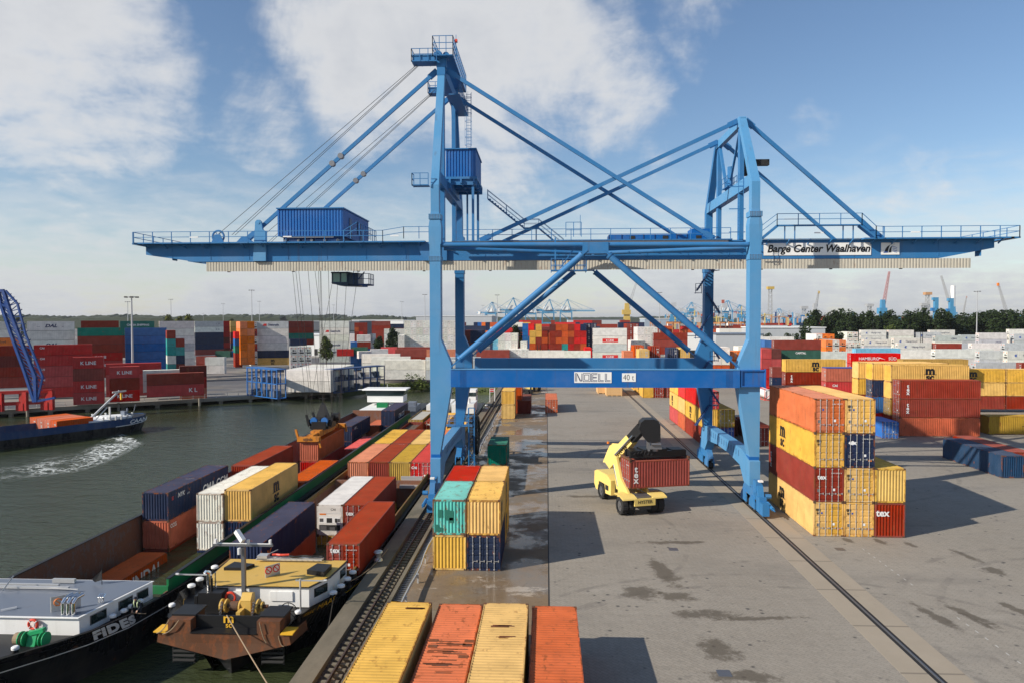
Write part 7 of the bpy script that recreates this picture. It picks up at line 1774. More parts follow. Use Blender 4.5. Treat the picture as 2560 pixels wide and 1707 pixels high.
# blue steel frame racks on the far quay
def rack(px0, pyt, dep, L, W, hh, rot, lab, mt, bays=4):
    p = atd(px0, pyt, dep); a = R(rot); r_ = empty('steel_rack', (p.x, p.y, ZL), a); H2 = p.z-ZL
    b = MB()
    for lev in (0, H2/2, H2): b.box(0,L,0,.16,lev,lev+.18); b.box(0,L,W-.16,W,lev,lev+.18); b.box(0,.16,.16,W-.16,lev,lev+.18); b.box(L-.16,L,.16,W-.16,lev,lev+.18)
    for i in range(bays+1):
        x = i*(L-.2)/bays
        for y_ in (0,W-.2): b.box(x,x+.2,y_,y_+.2,.18,H2)
    b.build('frame', mt, r_)
    b = MB(); b.box(.05,L-.05,.05,W-.05,H2/2+.05,H2/2+.12); b.box(-.1,L+.1,-.1,W+.1,H2+.18,H2+.26); b.build('deck', mt, r_)
    b = MB()
    rnd = random.Random(5)
    for i in range(bays*3):
        x = rnd.uniform(.3,L-1.2); z = rnd.choice((.2,H2/2+.15)); b.box(x,x+rnd.uniform(.3,.9),.6,W-.5,z,z+rnd.uniform(.5,1.7))
    b.build('stored_gear', M['deck_grey'], r_)
    b = MB()
    for i in range(bays): x = .3+i*(L-.2)/bays; b.box(x,x+.06,-.06,.0,.2,H2); b.box(x+.5,x+.56,-.06,0,.2,H2)
    for i in range(int(H2/.4)): b.box(.3,.86,-.05,0,.3+i*.4,.34+i*.4)
    b.build('ladder', mt, r_); return tag(r_, lab, 'rack')
rack(616, 919, 184, 14.5, 2.6, 0, -38, 'open two level blue steel rack standing on the far quay', M['blue_box'], 6)
rack(833, 925, 188, 19, 3.2, 0, 58, 'long dark blue steel rack right of the white block on the quay edge', M['blue_dark'], 7)
# centre yard seen through the portal
GC = 'containers in the middle yard beyond the portal'
yard(1161, 815, 420, 'nnn', 'navy back row left in the middle yard', group=GC, rot=0, zg=0)
yard(1184, 806, 450, ['nOm','bnO','Omn','nnO'], 'mixed far block behind the lamp mast', group=GC, rot=0, zg=0, face='end', cols=4, end='wall')
yard(1161, 826, 300, ['kkk','nnk','nnn'], 'dark block right of the white wall', group=GC, rot=0, zg=0, face='end', cols=3, end='wall')
yard(1190.7, 874.5, 262, 'mm', 'maroon row low behind the portal beam', group=GC, rot=0, zg=0, h=HC)
yard(1232, 838, 280, ['ccc','ccc'], 'light blue pair of columns', group=GC, rot=0, zg=0, face='end', cols=2, end='door')
yard(1245, 834, 271, ['wwww']*3, 'white door ends block in the middle yard', group=GC, rot=0, zg=0, h=HC, face='end', cols=3, end='rdoor')
yard(1271, 873, 264, ['ww']*3, 'low white door ends', group=GC, rot=0, zg=0, h=HC, face='end', cols=3, end='rdoor')
yard(1301, 854, 268, ['ww'], 'stub column right of the white ends block', group=GC, rot=0, zg=0, h=HC, face='end', cols=1, end='rdoor')
yard(1306, 809, 300, ['bbbbb','RRbbb'], 'blue and red columns left of the yellow ends', group=GC, rot=0, zg=0, face='end', cols=2, end='wall')
yard(1323.7, 811, 292, ['.yyomy','yymmyy','.mommo'], 'yellow and red ends block', group=GC, rot=0, zg=0, face='end', cols=3, end='wall')
yard(1357, 826, 296, ['kmmk'], 'shaded brown column before the red wall', group=GC, rot=0, zg=0, face='end', cols=1, end='wall')
yard(1374, 811, 290, ['kmmmm','omomm','oootm','momrm','RrRmo','nrRoo'], 'great red wall of ends', group=GC, rot=0, zg=0, h=2.62, face='end', cols=6, end='wall')
yard(1462, 808, 300, ['nnnnnn','nnnnnn'], 'tall navy door ends right of the red wall', group=GC, rot=0, zg=0, face='end', cols=2, end='door')
yard(1463, 870, 262, ['Rr'], 'low bright red end before the navy ones', group=GC, rot=0, zg=0, face='end', end='wall')
yard(1482.6, 820.5, 258, 'wwgww', 'white stack with red word panels', group=GC, rot=0, zg=0, h=HC, end='reef', logos={1:'klinered',3:'klinered'})
for k, (px_, c_) in enumerate(((1320,'w'),(1388,'w'),(1367,'B'))): yard(px_, 876+k, 240+k*6, c_, 'low %s lot on top of the portal beam line' % ('left','middle','blue')[k], group=GC, rot=0, zg=0, h=HC, L=L2 if k == 2 else L4, end='reef' if k < 2 else 'wall')
yard(1567, 809, 300, ['mmmmmm','mmmmmm'], 'maroon door ends right of the white words', group=GC, rot=0, zg=0, face='end', cols=2, end='door')
yard(1545, 806, 330, 'nmmm', 'navy topped row behind the maroon ends', group=GC, rot=0, zg=0)
yard(1594, 818, 268, ['wwwww','wwwww','wwwww'], 'white columns with faint marks', group=GC, rot=0, zg=0, h=HC, face='end', cols=3, end='rdoor')
yard(1579, 852, 262, ['ww','ww'], 'low white columns left of the marked ones', group=GC, rot=0, zg=0, h=HC, face='end', cols=2, end='rdoor')
yard(1634, 832, 258, 'mmm', 'maroon stack behind the diagonal brace', group=GC, rot=0, zg=0)
for px_, pyt, d_, c_, e_, lb in ((1552,878,180,'s','wall','salmon container low right behind the portal beam'),(1577,864,178,'o','door','brick orange container beside the salmon one behind the beam'),(1590,874,172,'y','door','yellow container with doors just above the portal beam'),
        (1619,866,180,'m','door','maroon container with doors above the portal beam'),(1664,870,186,'n','door','navy container with doors above the portal beam'),(1693,870,186,'y','door','yellow container right of the navy one above the beam')):
    p = atd(px_+8, pyt, d_); 
    for t_ in range(3):
        z = p.z-ST*(t_+1)
        if z < -1.3: break
        container((p.x+HW, p.y, z), R(-14)*0, L2, ST, c_, e_, 1, lb if t_ == 0 else '%s one, %s under the %s' % (COLS[c_][0], ('','first','second')[t_], lb), GC)
for k, (px_, pyt, d_, cs, e_) in enumerate(((1782,868,210,['wwo','wwo'],'wall'),(1824,878,215,['OOw','Oww'],'door'),(1812,926,168,['w'],'wall'),(1846,866,230,['www','www'],'wall'))):
    yard(px_, pyt, d_, cs, '%s little block between the right legs' % ('first','second','third','fourth')[k], group=GC, rot=0, zg=0, face='end', cols=len(cs), end=e_, L=L2)
# right yard
GR = 'containers in the right hand yard'
yard(1905, 872, 185, ['rrrrr','krrrr'], 'red columns right of the near crane leg', group=GR, rot=0, zg=0, face='end', cols=2, end='wall')
yard(1935.6, 850.5, 190, 'mGRm', 'stack with dark green second tier', group=GR, rot=-1, zg=0, logos={1:'capital'})
yard(1935, 917, 172, 'mB', 'low row below the dark green one', group=GR, rot=0, zg=0, L=L2) if 0 else None
p_ = atd(1931, 917, 176); 
for t_, c_ in enumerate('mnn'): container((p_.x, p_.y+HW, p_.z-ST*(t_+1)), -pi/2, L2, ST, c_, 'door', 1, '%s short container, %s below the green tier stack' % (COLS[c_][0], ('top','middle','bottom')[t_]), GR)
side_stack(49.6, 150, [('r',L4,ST), ('m',L4,ST), ('m',L4,ST,dict(logo='texv')), ('y',L4,ST,dict(end='wall',logo='msc'))], 'stack with yellow top behind the big stack', GR, 1, z0=-.6)
side_stack(54.0, 140, [('r',L4,ST), ('R',L4,ST,dict(logo='cai')), ('o',L4,ST)], 'red stack with blue tarpaulin on top', GR, 1, z0=.9)
b = MB(); b.box(54.0,66.2,140.05,142.3,8.73,8.85); attach(b.build('tarpaulin', M['bmark']), 'rusty orange container, topmost in the red stack with blue tarpaulin on top')
yard(2048, 922, 138, 'yyym', 'single yellow column left of the tarpaulin stack', group=GR, rot=0, zg=0, L=L2, face='end', end='wall') if 0 else None
yard(2128, 883, 180, 'RRRR', 'bright red stack with white lettering', group=GR, rot=0, zg=0, logos={0:'hsud'})
yard(2140, 871, 200, 'cgg', 'sky blue topped row', group=GR, rot=0, zg=0, end='wall')
yard(2047, 879, 204, 'wwgg', 'white row left of the sky blue one', group=GR, rot=0, zg=0, h=HC, end='reef')
yard(1898, 842, 255, 'wwwg', 'white stack behind the brown one', group=GR, rot=0, zg=0, h=HC, end='reef')
yard(1912, 851, 238, 'bb', 'blue stub behind the brown one', group=GR, rot=0, zg=0, face='end', end='wall')
yard(2041, 835, 300, ['wwww','OOOO','OOww'], 'orange and white ends by the black mast', group=GR, rot=0, zg=0, h=HC, face='end', cols=3, end='reef', L=L4)
yard(2065, 850, 270, ['OOw','www','OOO'], 'lower orange ends by the black mast', group=GR, rot=0, zg=0, h=HC, face='end', cols=3, end='reef', L=L4)
yard(2118, 830, 330, ['wwww','wwww'], 'small white tower of cooling ends', group=GR, rot=0, zg=0, h=HC, face='end', cols=2, end='reef')
yard(2107, 855, 300, ['www','www','www'], 'low white tower before the small one', group=GR, rot=0, zg=0, h=HC, face='end', cols=3, end='reef')
rows_ = [(2153,825,355,'wwgg',{0:'hapag',1:'hapag'}),(2222,825,355,'wwww',{1:'hapag'}),(2290,831,355,'gww',{0:'hapag'}),(2325,825,358,'wggw',{0:'hapag'}),(2338,839,330,'gww',{0:'csav'}),(2402,837,345,'ggw',{0:'hapag'}),
    (2160,848,310,'wgw',{0:'hapag'}),(2235,845,305,'wwg',{0:'hapag'}),(2447,832,318,'wgg',{1:'csav'}),(2535,835,318,'ggg',{0:'hapag',1:'csav',2:'csav'}),(2523,823,360,'www',{}),
    (2246,857,268,'wwwg',{0:'hapag'}),(2383,859,285,'ggg',{}),(2430,858,270,'www',{}),(2338,873,225,'ww',{}),(2449,877,240,'gg',{1:'csav'}),(2519,877,236,'ww',{0:'hapag',1:'hapag'}),(2512,858,262,'gw',{}),
    (2440,906,200,'gw',{}),(2505,909,205,'ww',{}),(2246,876,236,'wg',{}),(2180,870,262,'ww',{}),(2400,872,262,'ww',{})]
for k, (px_, pyt, d_, cs, lg) in enumerate(rows_):
    yard(px_, pyt, d_, cs, 'pale stack %s' % ('far left','behind the bright red lettering','before the trees','left of the tall lamp mast','with slanted grey word','right of the slanted word','low far left','low beside it','near the right frame edge','cut by the right frame edge','highest at the right edge',
      'with big navy wordmark','grey behind the salmon pair','white behind the long white one','long white in front','grey beside the long white','nearest the right frame edge','peeking at the right edge','open topped pale','second open topped pale','under the big wordmark','half hidden by sky blue','between wordmark and long white')[k], group=GR, rot=0, zg=0, h=HC, end='reef', logos=lg)
yard(2321, 859, 268, ['seb','msb'], 'salmon and blue columns between white stacks', group=GR, rot=0, zg=0, face='end', cols=2, end='door')
yard(2341, 859, 262, 'mm', 'brick red side next to the salmon ends', group=GR, rot=0, zg=0, L=9.1)
yard(2555, 907, 190, 'm', 'maroon scrap at the right frame edge', group=GR, rot=0, zg=0)
q_ = atd(2258,898,137)
side_stack(q_.x, q_.y, [('m',L4,HC),('m',L4,HC),('y',L4,HC,dict(end='wall')),('Y',L4,HC,dict(end='wall'))], 'far yellow topped row behind the yellow ones', GR, 1, z0=q_.z-4*HC-.05)
# black masts of container handlers
for k, (px_, pyt, d_) in enumerate(((2051,846,262),(2312,830,300),(1351,862,240))):
    p = atd(px_, pyt, d_); forklift((p.x, p.y, 0), R(200), M['yellow' if k else 'omark'], ('tall masted handler beside the orange and white ends','tall masted handler between the pale stacks','tall masted handler before the red wall')[k], max(4, p.z))
# far rows that read as one mass
b = MB(); b2 = MB(); FM = [mat('far_'+k, COLS[k][1], .7) for k in ('r','m','o','n','w','y','b','k','R','g','T')]
rnd = random.Random(21)
def farrow(px0, px1, pyt, dep, nt, wts, ends=False, zg=0):
    p0 = atd(px0, pyt, dep); p1 = atd(px1, pyt, dep); x = p0.x
    while x < p1.x:
        w_ = CW if (ends or rnd.random() < .25) else rnd.choice((L2, L4)); z = p0.z-(rnd.random() < .35)*ST
        while z > zg: b.box(x, x+w_, p0.y, p0.y+8, z-ST+.05, z, wts[rnd.randrange(len(wts))]); z -= ST
        x += w_+.12
farrow(1288, 1560, 801, 470, 3, [0,1,1,2,3,7,8,1])
farrow(1290, 1500, 806, 430, 3, [1,1,2,3,0,5,8])
farrow(1225, 1300, 806, 400, 3, [4,4,2,3])
farrow(1240, 1330, 820, 350, 3, [2,1,8,0,10])
farrow(1280, 1420, 818, 360, 3, [1,1,0,7,3])
farrow(1640, 1790, 815, 520, 3, [1,0,3,7,8,2]); farrow(1640, 1900, 822, 420, 2, [4,9,4,0,4,5])
farrow(1780, 1905, 812, 640, 2, [1,0,3,8,2,9]); farrow(1900, 2040, 808, 700, 2, [0,1,8,3,2]); farrow(1905, 2060, 814, 520, 2, [1,9,4,3])
farrow(1110, 1160, 806, 500, 3, [4,9,1]); farrow(700, 900, 812, 620, 1, [9,4,7,9]); farrow(760, 930, 824, 430, 2, [9,4,4,9], zg=ZL)
o = b.build('distant_containers', FM); tag(o, 'jumble of far container rows on the horizon', 'containers', kind='stuff')
print('containers', NCONT[0])
# ================================================================= trees, masts, far cranes, buildings
GT = 'poplars behind the right hand yard'
rnd = random.Random(4)
k = 0; px_ = 2030
TL = []
while px_ < 2600:
    d_ = rnd.uniform(395, 440); p = atd(px_, rnd.uniform(771, 785), d_); s = p.z/21.0*1.0
    if not 2200 < px_ < 2206: TL.append((p.x, p.y, s, px_))
    px_ += rnd.uniform(12, 18)
for i, (x, y_, s, q) in enumerate(TL):
    tree((x, y_, 0), s*rnd.uniform(.95,1.05), i, 'dark wind combed poplar, tree %d from the left in the row behind the pale stacks' % (i+1) if 0 else 'dark poplar in the dense tree row behind the pale container stacks', GT)
for (px_, pyt, d_, lab) in ((2005,812,330,'conical dark tree before the grey shed'),(2092,818,320,'conical tree left of the small white tower'),(1967,832,345,'small round tree before the grey shed'),(1923,832,350,'tiny round tree near the crane leg'),(2230,812,390,'pale green young tree before the poplars')):
    p = atd(px_, pyt, d_); s = max(.3, p.z/21.0); tree((p.x, p.y, 0), s, 1, lab, None, M['leaf2'] if 'pale' in lab else None)
for (px_, pyt, d_, lab, lf) in ((985,812,330,'slender tree before the long white wall of doors',None),(945,834,300,'small dark tree before the tall brown red stack',None),(420,781,520,'autumn green tree above the left stacks, left of its twin','leaf3'),(470,780,520,'autumn green tree above the left stacks, right of its twin','leaf3'),(445,786,530,'low autumn green tree between two taller ones','leaf3'),(575,792,560,'dark tree left of the bright orange columns',None),(40,788,560,'dark tree behind the lattice boom',None),(1292,813,330,'dark tree behind the white ends in the middle yard',None),(1247,815,380,'bush like tree left of the white ends block',None),(815,834,290,'small dark tree beside the three word stack','leaf2')):
    p = atd(px_, pyt, d_); s = max(.25, (p.z-ZL)/21.0*1.02)
    if 'autumn' in lab: s *= 1.0
    tree((p.x, p.y, ZL if px_ < 1100 else 0), s, 2, lab, None, M[lf] if lf else None)
# bush and brambles on the river bank
b = MB(); p = atd(1035, 950, 208); crown(b, (p.x, p.y, -.6), 4.2, 3.0, 900, .35); r_ = tag(b.build('bush', M['leaf2']), 'large green bush on the bank below the near white pair', 'bush')
b = MB()
for i in range(16): u = i/15; crown(b, (-50+36*u, 209.5+rnd.uniform(-2,2), -1.7), 2.6, 1.0, 110, .32)
tag(b.build('bank_shrubs', M['leaf2']), 'low brambles covering the river bank', 'shrubs', kind='stuff')
b = MB()
for i in range(12): crown(b, (rnd.uniform(-27,-14), rnd.uniform(199.5,204), -2.2), 1.5, .8, 70, .25)
tag(b.build('waterline_weeds', M['leaf2']), 'green weeds at the foot of the pale rock armour', 'weeds', kind='stuff')
# distant woods as one mass
m = mat('far_woods', (.045,.06,.04), .95); t = NT(m); P = t.wpos(); t.l(t.mix(t.noise(P,.02,6,.7), (.02,.03,.018), (.065,.08,.04)), t.b.inputs['Base Color'])
b = MB(); rnd = random.Random(8)
for (px0, px1, pyt, dep, th) in ((-60,700,789,1500,60),(560,1010,791,1700,60),(1000,2600,793,2600,90),(640,860,787,2600,80)):
    p0 = atd(px0, pyt, dep); p1 = atd(px1, pyt, dep); n = 160; pr = []
    for i in range(n+1):
        u = i/n; x = p0.x+(p1.x-p0.x)*u; y_ = p0.y+(p1.y-p0.y)*u; z = p0.z+2.0*sin(u*17)+rnd.uniform(-2,2)*.9; pr.append((x, y_, z))
    vs = [(x, y_, -3) for x, y_, z in pr]+[(x, y_, z*.8) for x, y_, z in pr]+[(x, y_+th*.5, z) for x, y_, z in pr]+[(x, y_+th, -3) for x, y_, z in pr]; k = n+1
    b.add(vs, [(r*k+i, r*k+i+1, (r+1)*k+i+1, (r+1)*k+i) for r in range(3) for i in range(n)])
tag(b.build('distant_woods', m), 'dark green line of far woods along the horizon', 'woods', kind='stuff')
# lamp masts
def lamp_mast(px_, pyt, zt, lab, zg=ZL, heads=6, scale=1.):
    d = ray(px_, pyt); t_ = (zt-H)/d.z; p = V((d.x*t_, d.y*t_, zg)); r_ = empty('lamp_mast', p); Hh = zt-zg
    b = MB(); b.tube((0,0,0),(0,0,Hh),.36,8,0,.17); b.build('pole', M['lamp'], r_, smooth=True)
    b = MB(); b.torus((0,0,Hh),1.15,.10,'z',14,5); b.box(-1.2,1.2,-.06,.06,Hh-.06,Hh+.06); b.box(-.06,.06,-1.2,1.2,Hh-.07,Hh+.07); b.build('ring', M['lamp'], r_)
    b = MB()
    for i in range(heads): a = 2*pi*i/heads; b.box(1.45*cos(a)-.32,1.45*cos(a)+.32,1.45*sin(a)-.32,1.45*sin(a)+.32,Hh-.20,Hh+.10)
    b.build('lamp_heads', M['dark'], r_); return tag(r_, lab, 'lamp mast', 'tall lamp masts over the yards')
for (px_, pyt, zt, lab, zg) in ((328.7,743,24,'tallest lamp mast at the left, in front of the bright blue stack',ZL),(319,755,30,'lamp mast just left behind the tallest one',ZL),(427,749,34,'lamp mast above the autumn green trees',ZL),(508,784,30,'small far lamp mast over the grey and navy back stack',ZL),(557.5,760,34,'lamp mast over the yellow topped back stack',ZL),(629,726,36,'tall lamp mast beside the bright orange columns',ZL),
    (648,754,36,'lamp mast right of the tall one by the orange columns',ZL),(662,787,30,'tiny far lamp mast above the word stack',ZL),(728,786,30,'far lamp mast left of the hanging ropes',ZL),(834,763,36,'lamp mast behind the hanging ropes',ZL),(867,787,30,'tiny far lamp mast right of the three word stack',ZL),(948,786,30,'tiny far lamp mast above the brown red stack',ZL),(1004.6,755,36,'lamp mast at the left end of the white wall',ZL),(1062,737,36,'lamp mast left of the near crane leg',ZL),
    (1207,764,34,'lamp mast right of the far left crane leg',0),(1243,738,36,'lamp mast before the distant blue cranes',0),(1315,782,30,'lamp mast between brace and yellow ends',0),(1649,732,36,'tall lamp mast between the diagonal braces',0),(2073,808,14,'short lamp post over the dark green tier',0),(2359.5,811,14,'short lamp post among the pale stacks',0),(2443.5,729,33,'tall lamp mast with four heads before the right tree row',0)):
    lamp_mast(px_, pyt, zt, lab, zg)
# ship to shore cranes far off
CB = weathered('far_crane_blue', (.06,.24,.42), .6, .9, 0, .1)
def sts_parts():
    b = MB(); bb = MB()
    for y_ in (0, 18):
        for x in (0, 24): b.box(x-.9,x+.9,y_-.9,y_+.9,0,38)
        b.box(0,24,y_-.7,y_+.7,14,16); b.box(0,24,y_-.7,y_+.7,36,38.4)
        b.bar((0,y_,38),(9,y_,64),1.3); b.bar((24,y_,38),(9,y_,64),1.0); b.bar((0,y_,16),(24,y_,36),.9)
    b.box(8,10,-1,19,62,64)
    for y_ in (6,12): bb.box(-48,44,y_-.6,y_+.6,38.6,41)
    for i in range(22): bb.bar((-46+i*4.1,6,41),(-44+i*4.1,6,43.5),.35); bb.bar((-44+i*4.1,6,43.5),(-42+i*4.1,6,41),.35)
    bb.box(-46,42,5.8,6.2,43.3,43.7)
    c = MB(); c.bar((9,6,64),(-44,6,43),.5); c.bar((9,6,64),(-22,6,43),.5); c.bar((9,6,64),(40,6,43),.5)
    h_ = MB(); h_.box(8,22,2,16,42,49); h_.box(36,42,4,14,36,43); 
    return [('portal_frame', b.mesh('portal_frame', CB)), ('boom', bb.mesh('boom', CB)), ('stay', c.mesh('stay', CB)), ('machine_house', h_.mesh('machine_house', M['white']))]
stsm = sts_parts()
def sts(px_, pyt, dep, lab, rz=R(180), s=1.):
    p = atd(px_, pyt, dep); sc = p.z/64.0*s; r_ = empty('ship_to_shore_crane', (p.x, p.y, 0), rz); r_.scale = (sc, sc, p.z/64.0)
    for nm, me in stsm: link(nm, me, r_)
    return tag(r_, lab, 'crane', 'distant blue quay cranes')
for px_, pyt, rz, lab in ((1242,756,R(175),'first distant blue quay crane from the left, under the lamp mast'),(1294,745,R(185),'second distant blue quay crane from the left'),(1340,757,R(180),'third distant blue quay crane, behind the left diagonal brace'),(1384,749,R(182),'fourth distant blue quay crane from the left'),(1429,749,R(180),'fifth distant blue quay crane, rightmost of its group'),(1738,756,R(175),'distant blue quay crane just left of the far crane leg'),(1827,752,R(180),'distant blue quay crane between the two right legs'),(1858,762,R(170),'distant blue quay crane touching the near right leg'),(1953,772,R(180),'low distant blue quay crane right of the near leg')):
    sts(px_, pyt, 1150 if px_ < 1600 else 1050, lab, rz)
def lattice(b, a, e, w0, w1, n, r):
    a = V(a); e = V(e); d = (e-a).normalized(); sx = d.cross(V((0,1,.01))).normalized(); sy = d.cross(sx).normalized(); pr = None
    for i in range(n+1):
        u = i/n; w = w0+(w1-w0)*u; p = a+(e-a)*u; cs = [p+sx*w/2*i_+sy*w/2*j_ for i_, j_ in ((-1,-1),(1,-1),(1,1),(-1,1))]
        if pr:
            for k in range(4): b.bar(pr[k], cs[k], r); b.bar(pr[k], cs[(k+1) % 4], r*.6)
        for k in range(4): b.bar(cs[k], cs[(k+1) % 4], r*.6)
        pr = cs
def harbour_crane(px_, pyb, pxt, pyt, dep, mt_tower, mt_boom, lab, w=3., tower=.35, head=None):
    p = atd(px_, pyb, dep); q = atd(pxt, pyt, dep); r_ = empty('harbour_crane', (p.x, p.y, 0)); rel = lambda v: (v.x-p.x, v.y-p.y, v.z)
    hz = p.z+ (q.z-p.z)*tower
    b = MB(); b.loft([[(-w,-w,0),(w,-w,0),(w,w,0),(-w,w,0)],[(-w*.5,-w*.5,hz),(w*.5,-w*.5,hz),(w*.5,w*.5,hz),(-w*.5,w*.5,hz)]]); b.box(-w*1.2,w*.9,-w,w,hz*.62,hz*.78); b.build('tower', mt_tower, r_)
    b = MB(); e = rel(q); lattice(b, (0,0,hz*.7), (e[0], 0, e[2]), w*.75, w*.35, 12, .34); b.build('boom', mt_boom, r_)
    if head:
        b = MB(); b.box(e[0]-w*.25,e[0]+w*.25,-w*.25,w*.25,e[2]-w*.9,e[2]); b.build('boom_head', head, r_)
    return tag(r_, lab, 'crane')
G_ = M['galv']; YM = mat('haze_dulled_yellow', (.48,.33,.08), .8); RM = weathered('hazed_red_boom', (.42,.22,.22), .7, .9, 0, .2)  # yellow and red muted for distance, haze put into the colour
harbour_crane(1567,800,1590,708,900,YM,G_,'slim grey luffing crane on a yellow base behind the brace', 5, .45)
harbour_crane(2037,790,2046,728,760,G_,G_,'grey crane with yellow beak left of the tree row', 3.2, .5, YM)
harbour_crane(2206,800,2221,680,700,CB,RM,'tall crane with reddish lattice boom above the tree row', 3.4, .42)
harbour_crane(2382,800,2352,690,900,CB,G_,'thin grey lattice boom left of the white chimney', 4, .3)
harbour_crane(2405,800,2415,741,760,G_,G_,'small grey crane with orange tip right of the chimney', 2, .3, M['omark'])
harbour_crane(2520,800,2494,708,900,G_,G_,'faint grey crane with orange tip near the right edge', 4, .25, M['omark'])
for px_, pyt, lab in ((2340,744,'blue harbour crane tower rising through the tree row'),(2378,746,'second blue harbour crane tower, against the white chimney')):
    p = atd(px_, pyt, 520); r_ = empty('harbour_crane', (p.x, p.y, 0)); b = MB(); b.box(-1.3,1.3,-1.3,1.3,0,p.z-1.5); b.box(-2.6,1.3,-1.2,1.2,p.z-2.0,p.z); b.build('tower', CB, r_)
    b = MB(); b.box(-3.4,-1.3,-1.2,1.2,p.z-10,p.z-7.6); b.box(-5.5,5.5,-3,3,0,6); b.build('cabin', M['blue'], r_); tag(r_, lab, 'crane')
p = atd(2382.5, 715, 900); r_ = tag(MB().tube((p.x,p.y,0),(p.x,p.y,p.z),3.1,16,0,2.6).build('chimney', M['white'], smooth=True), 'slim white chimney behind the tree row', 'chimney')
for px_, pyt, mt, lab in ((1926,717,YM,'lattice light tower with yellow top right of the near leg'),(1243,738,G_,''),(2319,731,mat('haze_dulled_orange', (.45,.25,.12), .8),'pale lattice tower with orange top above the trees'),(2010,766,G_,'white and blue conical tower left of the trees'),(2174,760,G_,'faint lattice tower above the left end of the trees'),(2309,758,G_,'thin dark antenna mast above the trees')):  # orange top muted, distance haze is in its colour
    if not lab: continue
    p = atd(px_, pyt, 800); r_ = empty('lattice_tower', (p.x, p.y, 0)); b = MB(); lattice(b, (0,0,0), (0,0,p.z-3), 5, 3.0, 10, .5); b.build('shaft', G_, r_)
    b = MB(); b.box(-3.6,3.6,-3,3,p.z-3,p.z); b.build('top', mt, r_)
    if 'conical' in lab: b = MB(); b.lathe([(7,0),(5,14)], (0,0,0), 10); b.box(-7,7,-6,6,14,22); b.build('body', M['blue'], r_)
    tag(r_, lab, 'tower')
# blue lattice boom at the left edge, standing on a red bogie line
LC = empty('lattice_boom_crane', (-108, 156, ZL)); tag(LC, 'blue lattice boom crane leaning at the left edge on red rail bogies', 'crane')
foot = atd(87, 1004, 150); kn = atd(8, 727, 150); b = MB()
fd_ = lambda x, y_: atd(x, y_, 150)
fr = [fd_(-4,728),fd_(24,764) if 0 else fd_(3,764),fd_(30,842),fd_(62,930),fd_(86,1004)]
bk = [fd_(14,727),fd_(44,760),fd_(64,836),fd_(107,942),fd_(92,1003)]
mid = [fd_(9,728),fd_(26,782),fd_(52,850),fd_(88,940),fd_(90,1004)]
def polybar(pts, r): 
    for a, c_ in zip(pts, pts[1:]): b.bar(a, c_, r)
polybar(fr, .55); polybar(bk, .35); polybar(mid, .6)
def lerp(pts, u): k = min(int(u*(len(pts)-1)), len(pts)-2); f_ = u*(len(pts)-1)-k; return pts[k]+(pts[k+1]-pts[k])*f_
off = V((.9,1.8,0))
for i in range(17):
    u = i/17; v_ = (i+1)/17; b.bar(lerp(fr,u), lerp(mid,v_), .18); b.bar(lerp(mid,u), lerp(bk,v_), .16); b.bar(lerp(mid,v_), lerp(bk,v_)+off*.3, .16); b.bar(lerp(fr,v_), lerp(mid,v_), .16)
b.bar(fd_(-10,728), fd_(10,727), .6); b.bar(fd_(92,1002), fd_(138,993), .45); b.bar(fd_(-10,760), fd_(20,766), .5)
b.build('lattice_boom', M['bmark'] if 0 else weathered('strong_blue_paint', (.005,.045,.20), .5, .7, .3, .2), LC)
b = MB(); a_ = atz(-40,1020,ZL+1.5) ; 
for (x0, x1, y_) in ((-60,118,1012),(-60,130,984)):
    p0 = atd(x0,y_,150); p1 = atd(x1,y_-8,154); b.bar(p0, p1, .7, .7)
    for u in (.3,.62,.97): q = p0+(p1-p0)*u; b.box(q.x-.8,q.x+.8,q.y-.4,q.y+.4,ZL+.1,q.z)
b.build('bogie_beam', M['rmark'] if 0 else weathered('red_bogie_paint', (.40,.015,.012), .5, .7, .3, .2), LC)
for c_ in list(LC.children): c_.matrix_parent_inverse = LC.matrix_basis.inverted()
# far quay furniture: railing, piles
b = MB(); pl_ = MB(); 
pts = [(qp(s, .7).x, qp(s, .7).y, ZL+.03) for s in range(0, 130, 8)]
for a, c_ in zip(pts, pts[1:]):
    for hh_ in (.55,1.05): b.bar((a[0],a[1],a[2]+hh_), (c_[0],c_[1],c_[2]+hh_), .06)
    for j in range(3): u = j/3; x = a[0]+(c_[0]-a[0])*u; y_ = a[1]+(c_[1]-a[1])*u; b.bar((x,y_,ZL),(x,y_,ZL+1.1),.08)
tag(b.build('quay_railing', M['galv']), 'thin grey railing along the edge of the far quay', 'railing')
for i in range(22):
    q = qp(2+i*7.2, .2); b = MB(); b.box(q.x-.35,q.x+.35,q.y-.35,q.y+.35,-3.5,-1.9); b.box(q.x-.7,q.x+.7,q.y-.6,q.y+.6,-2.2,-1.9)
    tag(b.build('quay_pile', M['concrete']), 'concrete pile carrying the far quay deck', 'pile', 'concrete piles under the far quay')
for i in range(9):
    q = qp(1+i*17.5, 1.5); b = MB(); b.tube((q.x,q.y,-4),(q.x,q.y,-1.0),.30,8); tag(b.build('fender_pile', M['wood'] if 0 else M['concrete'], smooth=True), 'round fender pile standing before the far quay edge', 'pile', 'fender piles of the far quay')
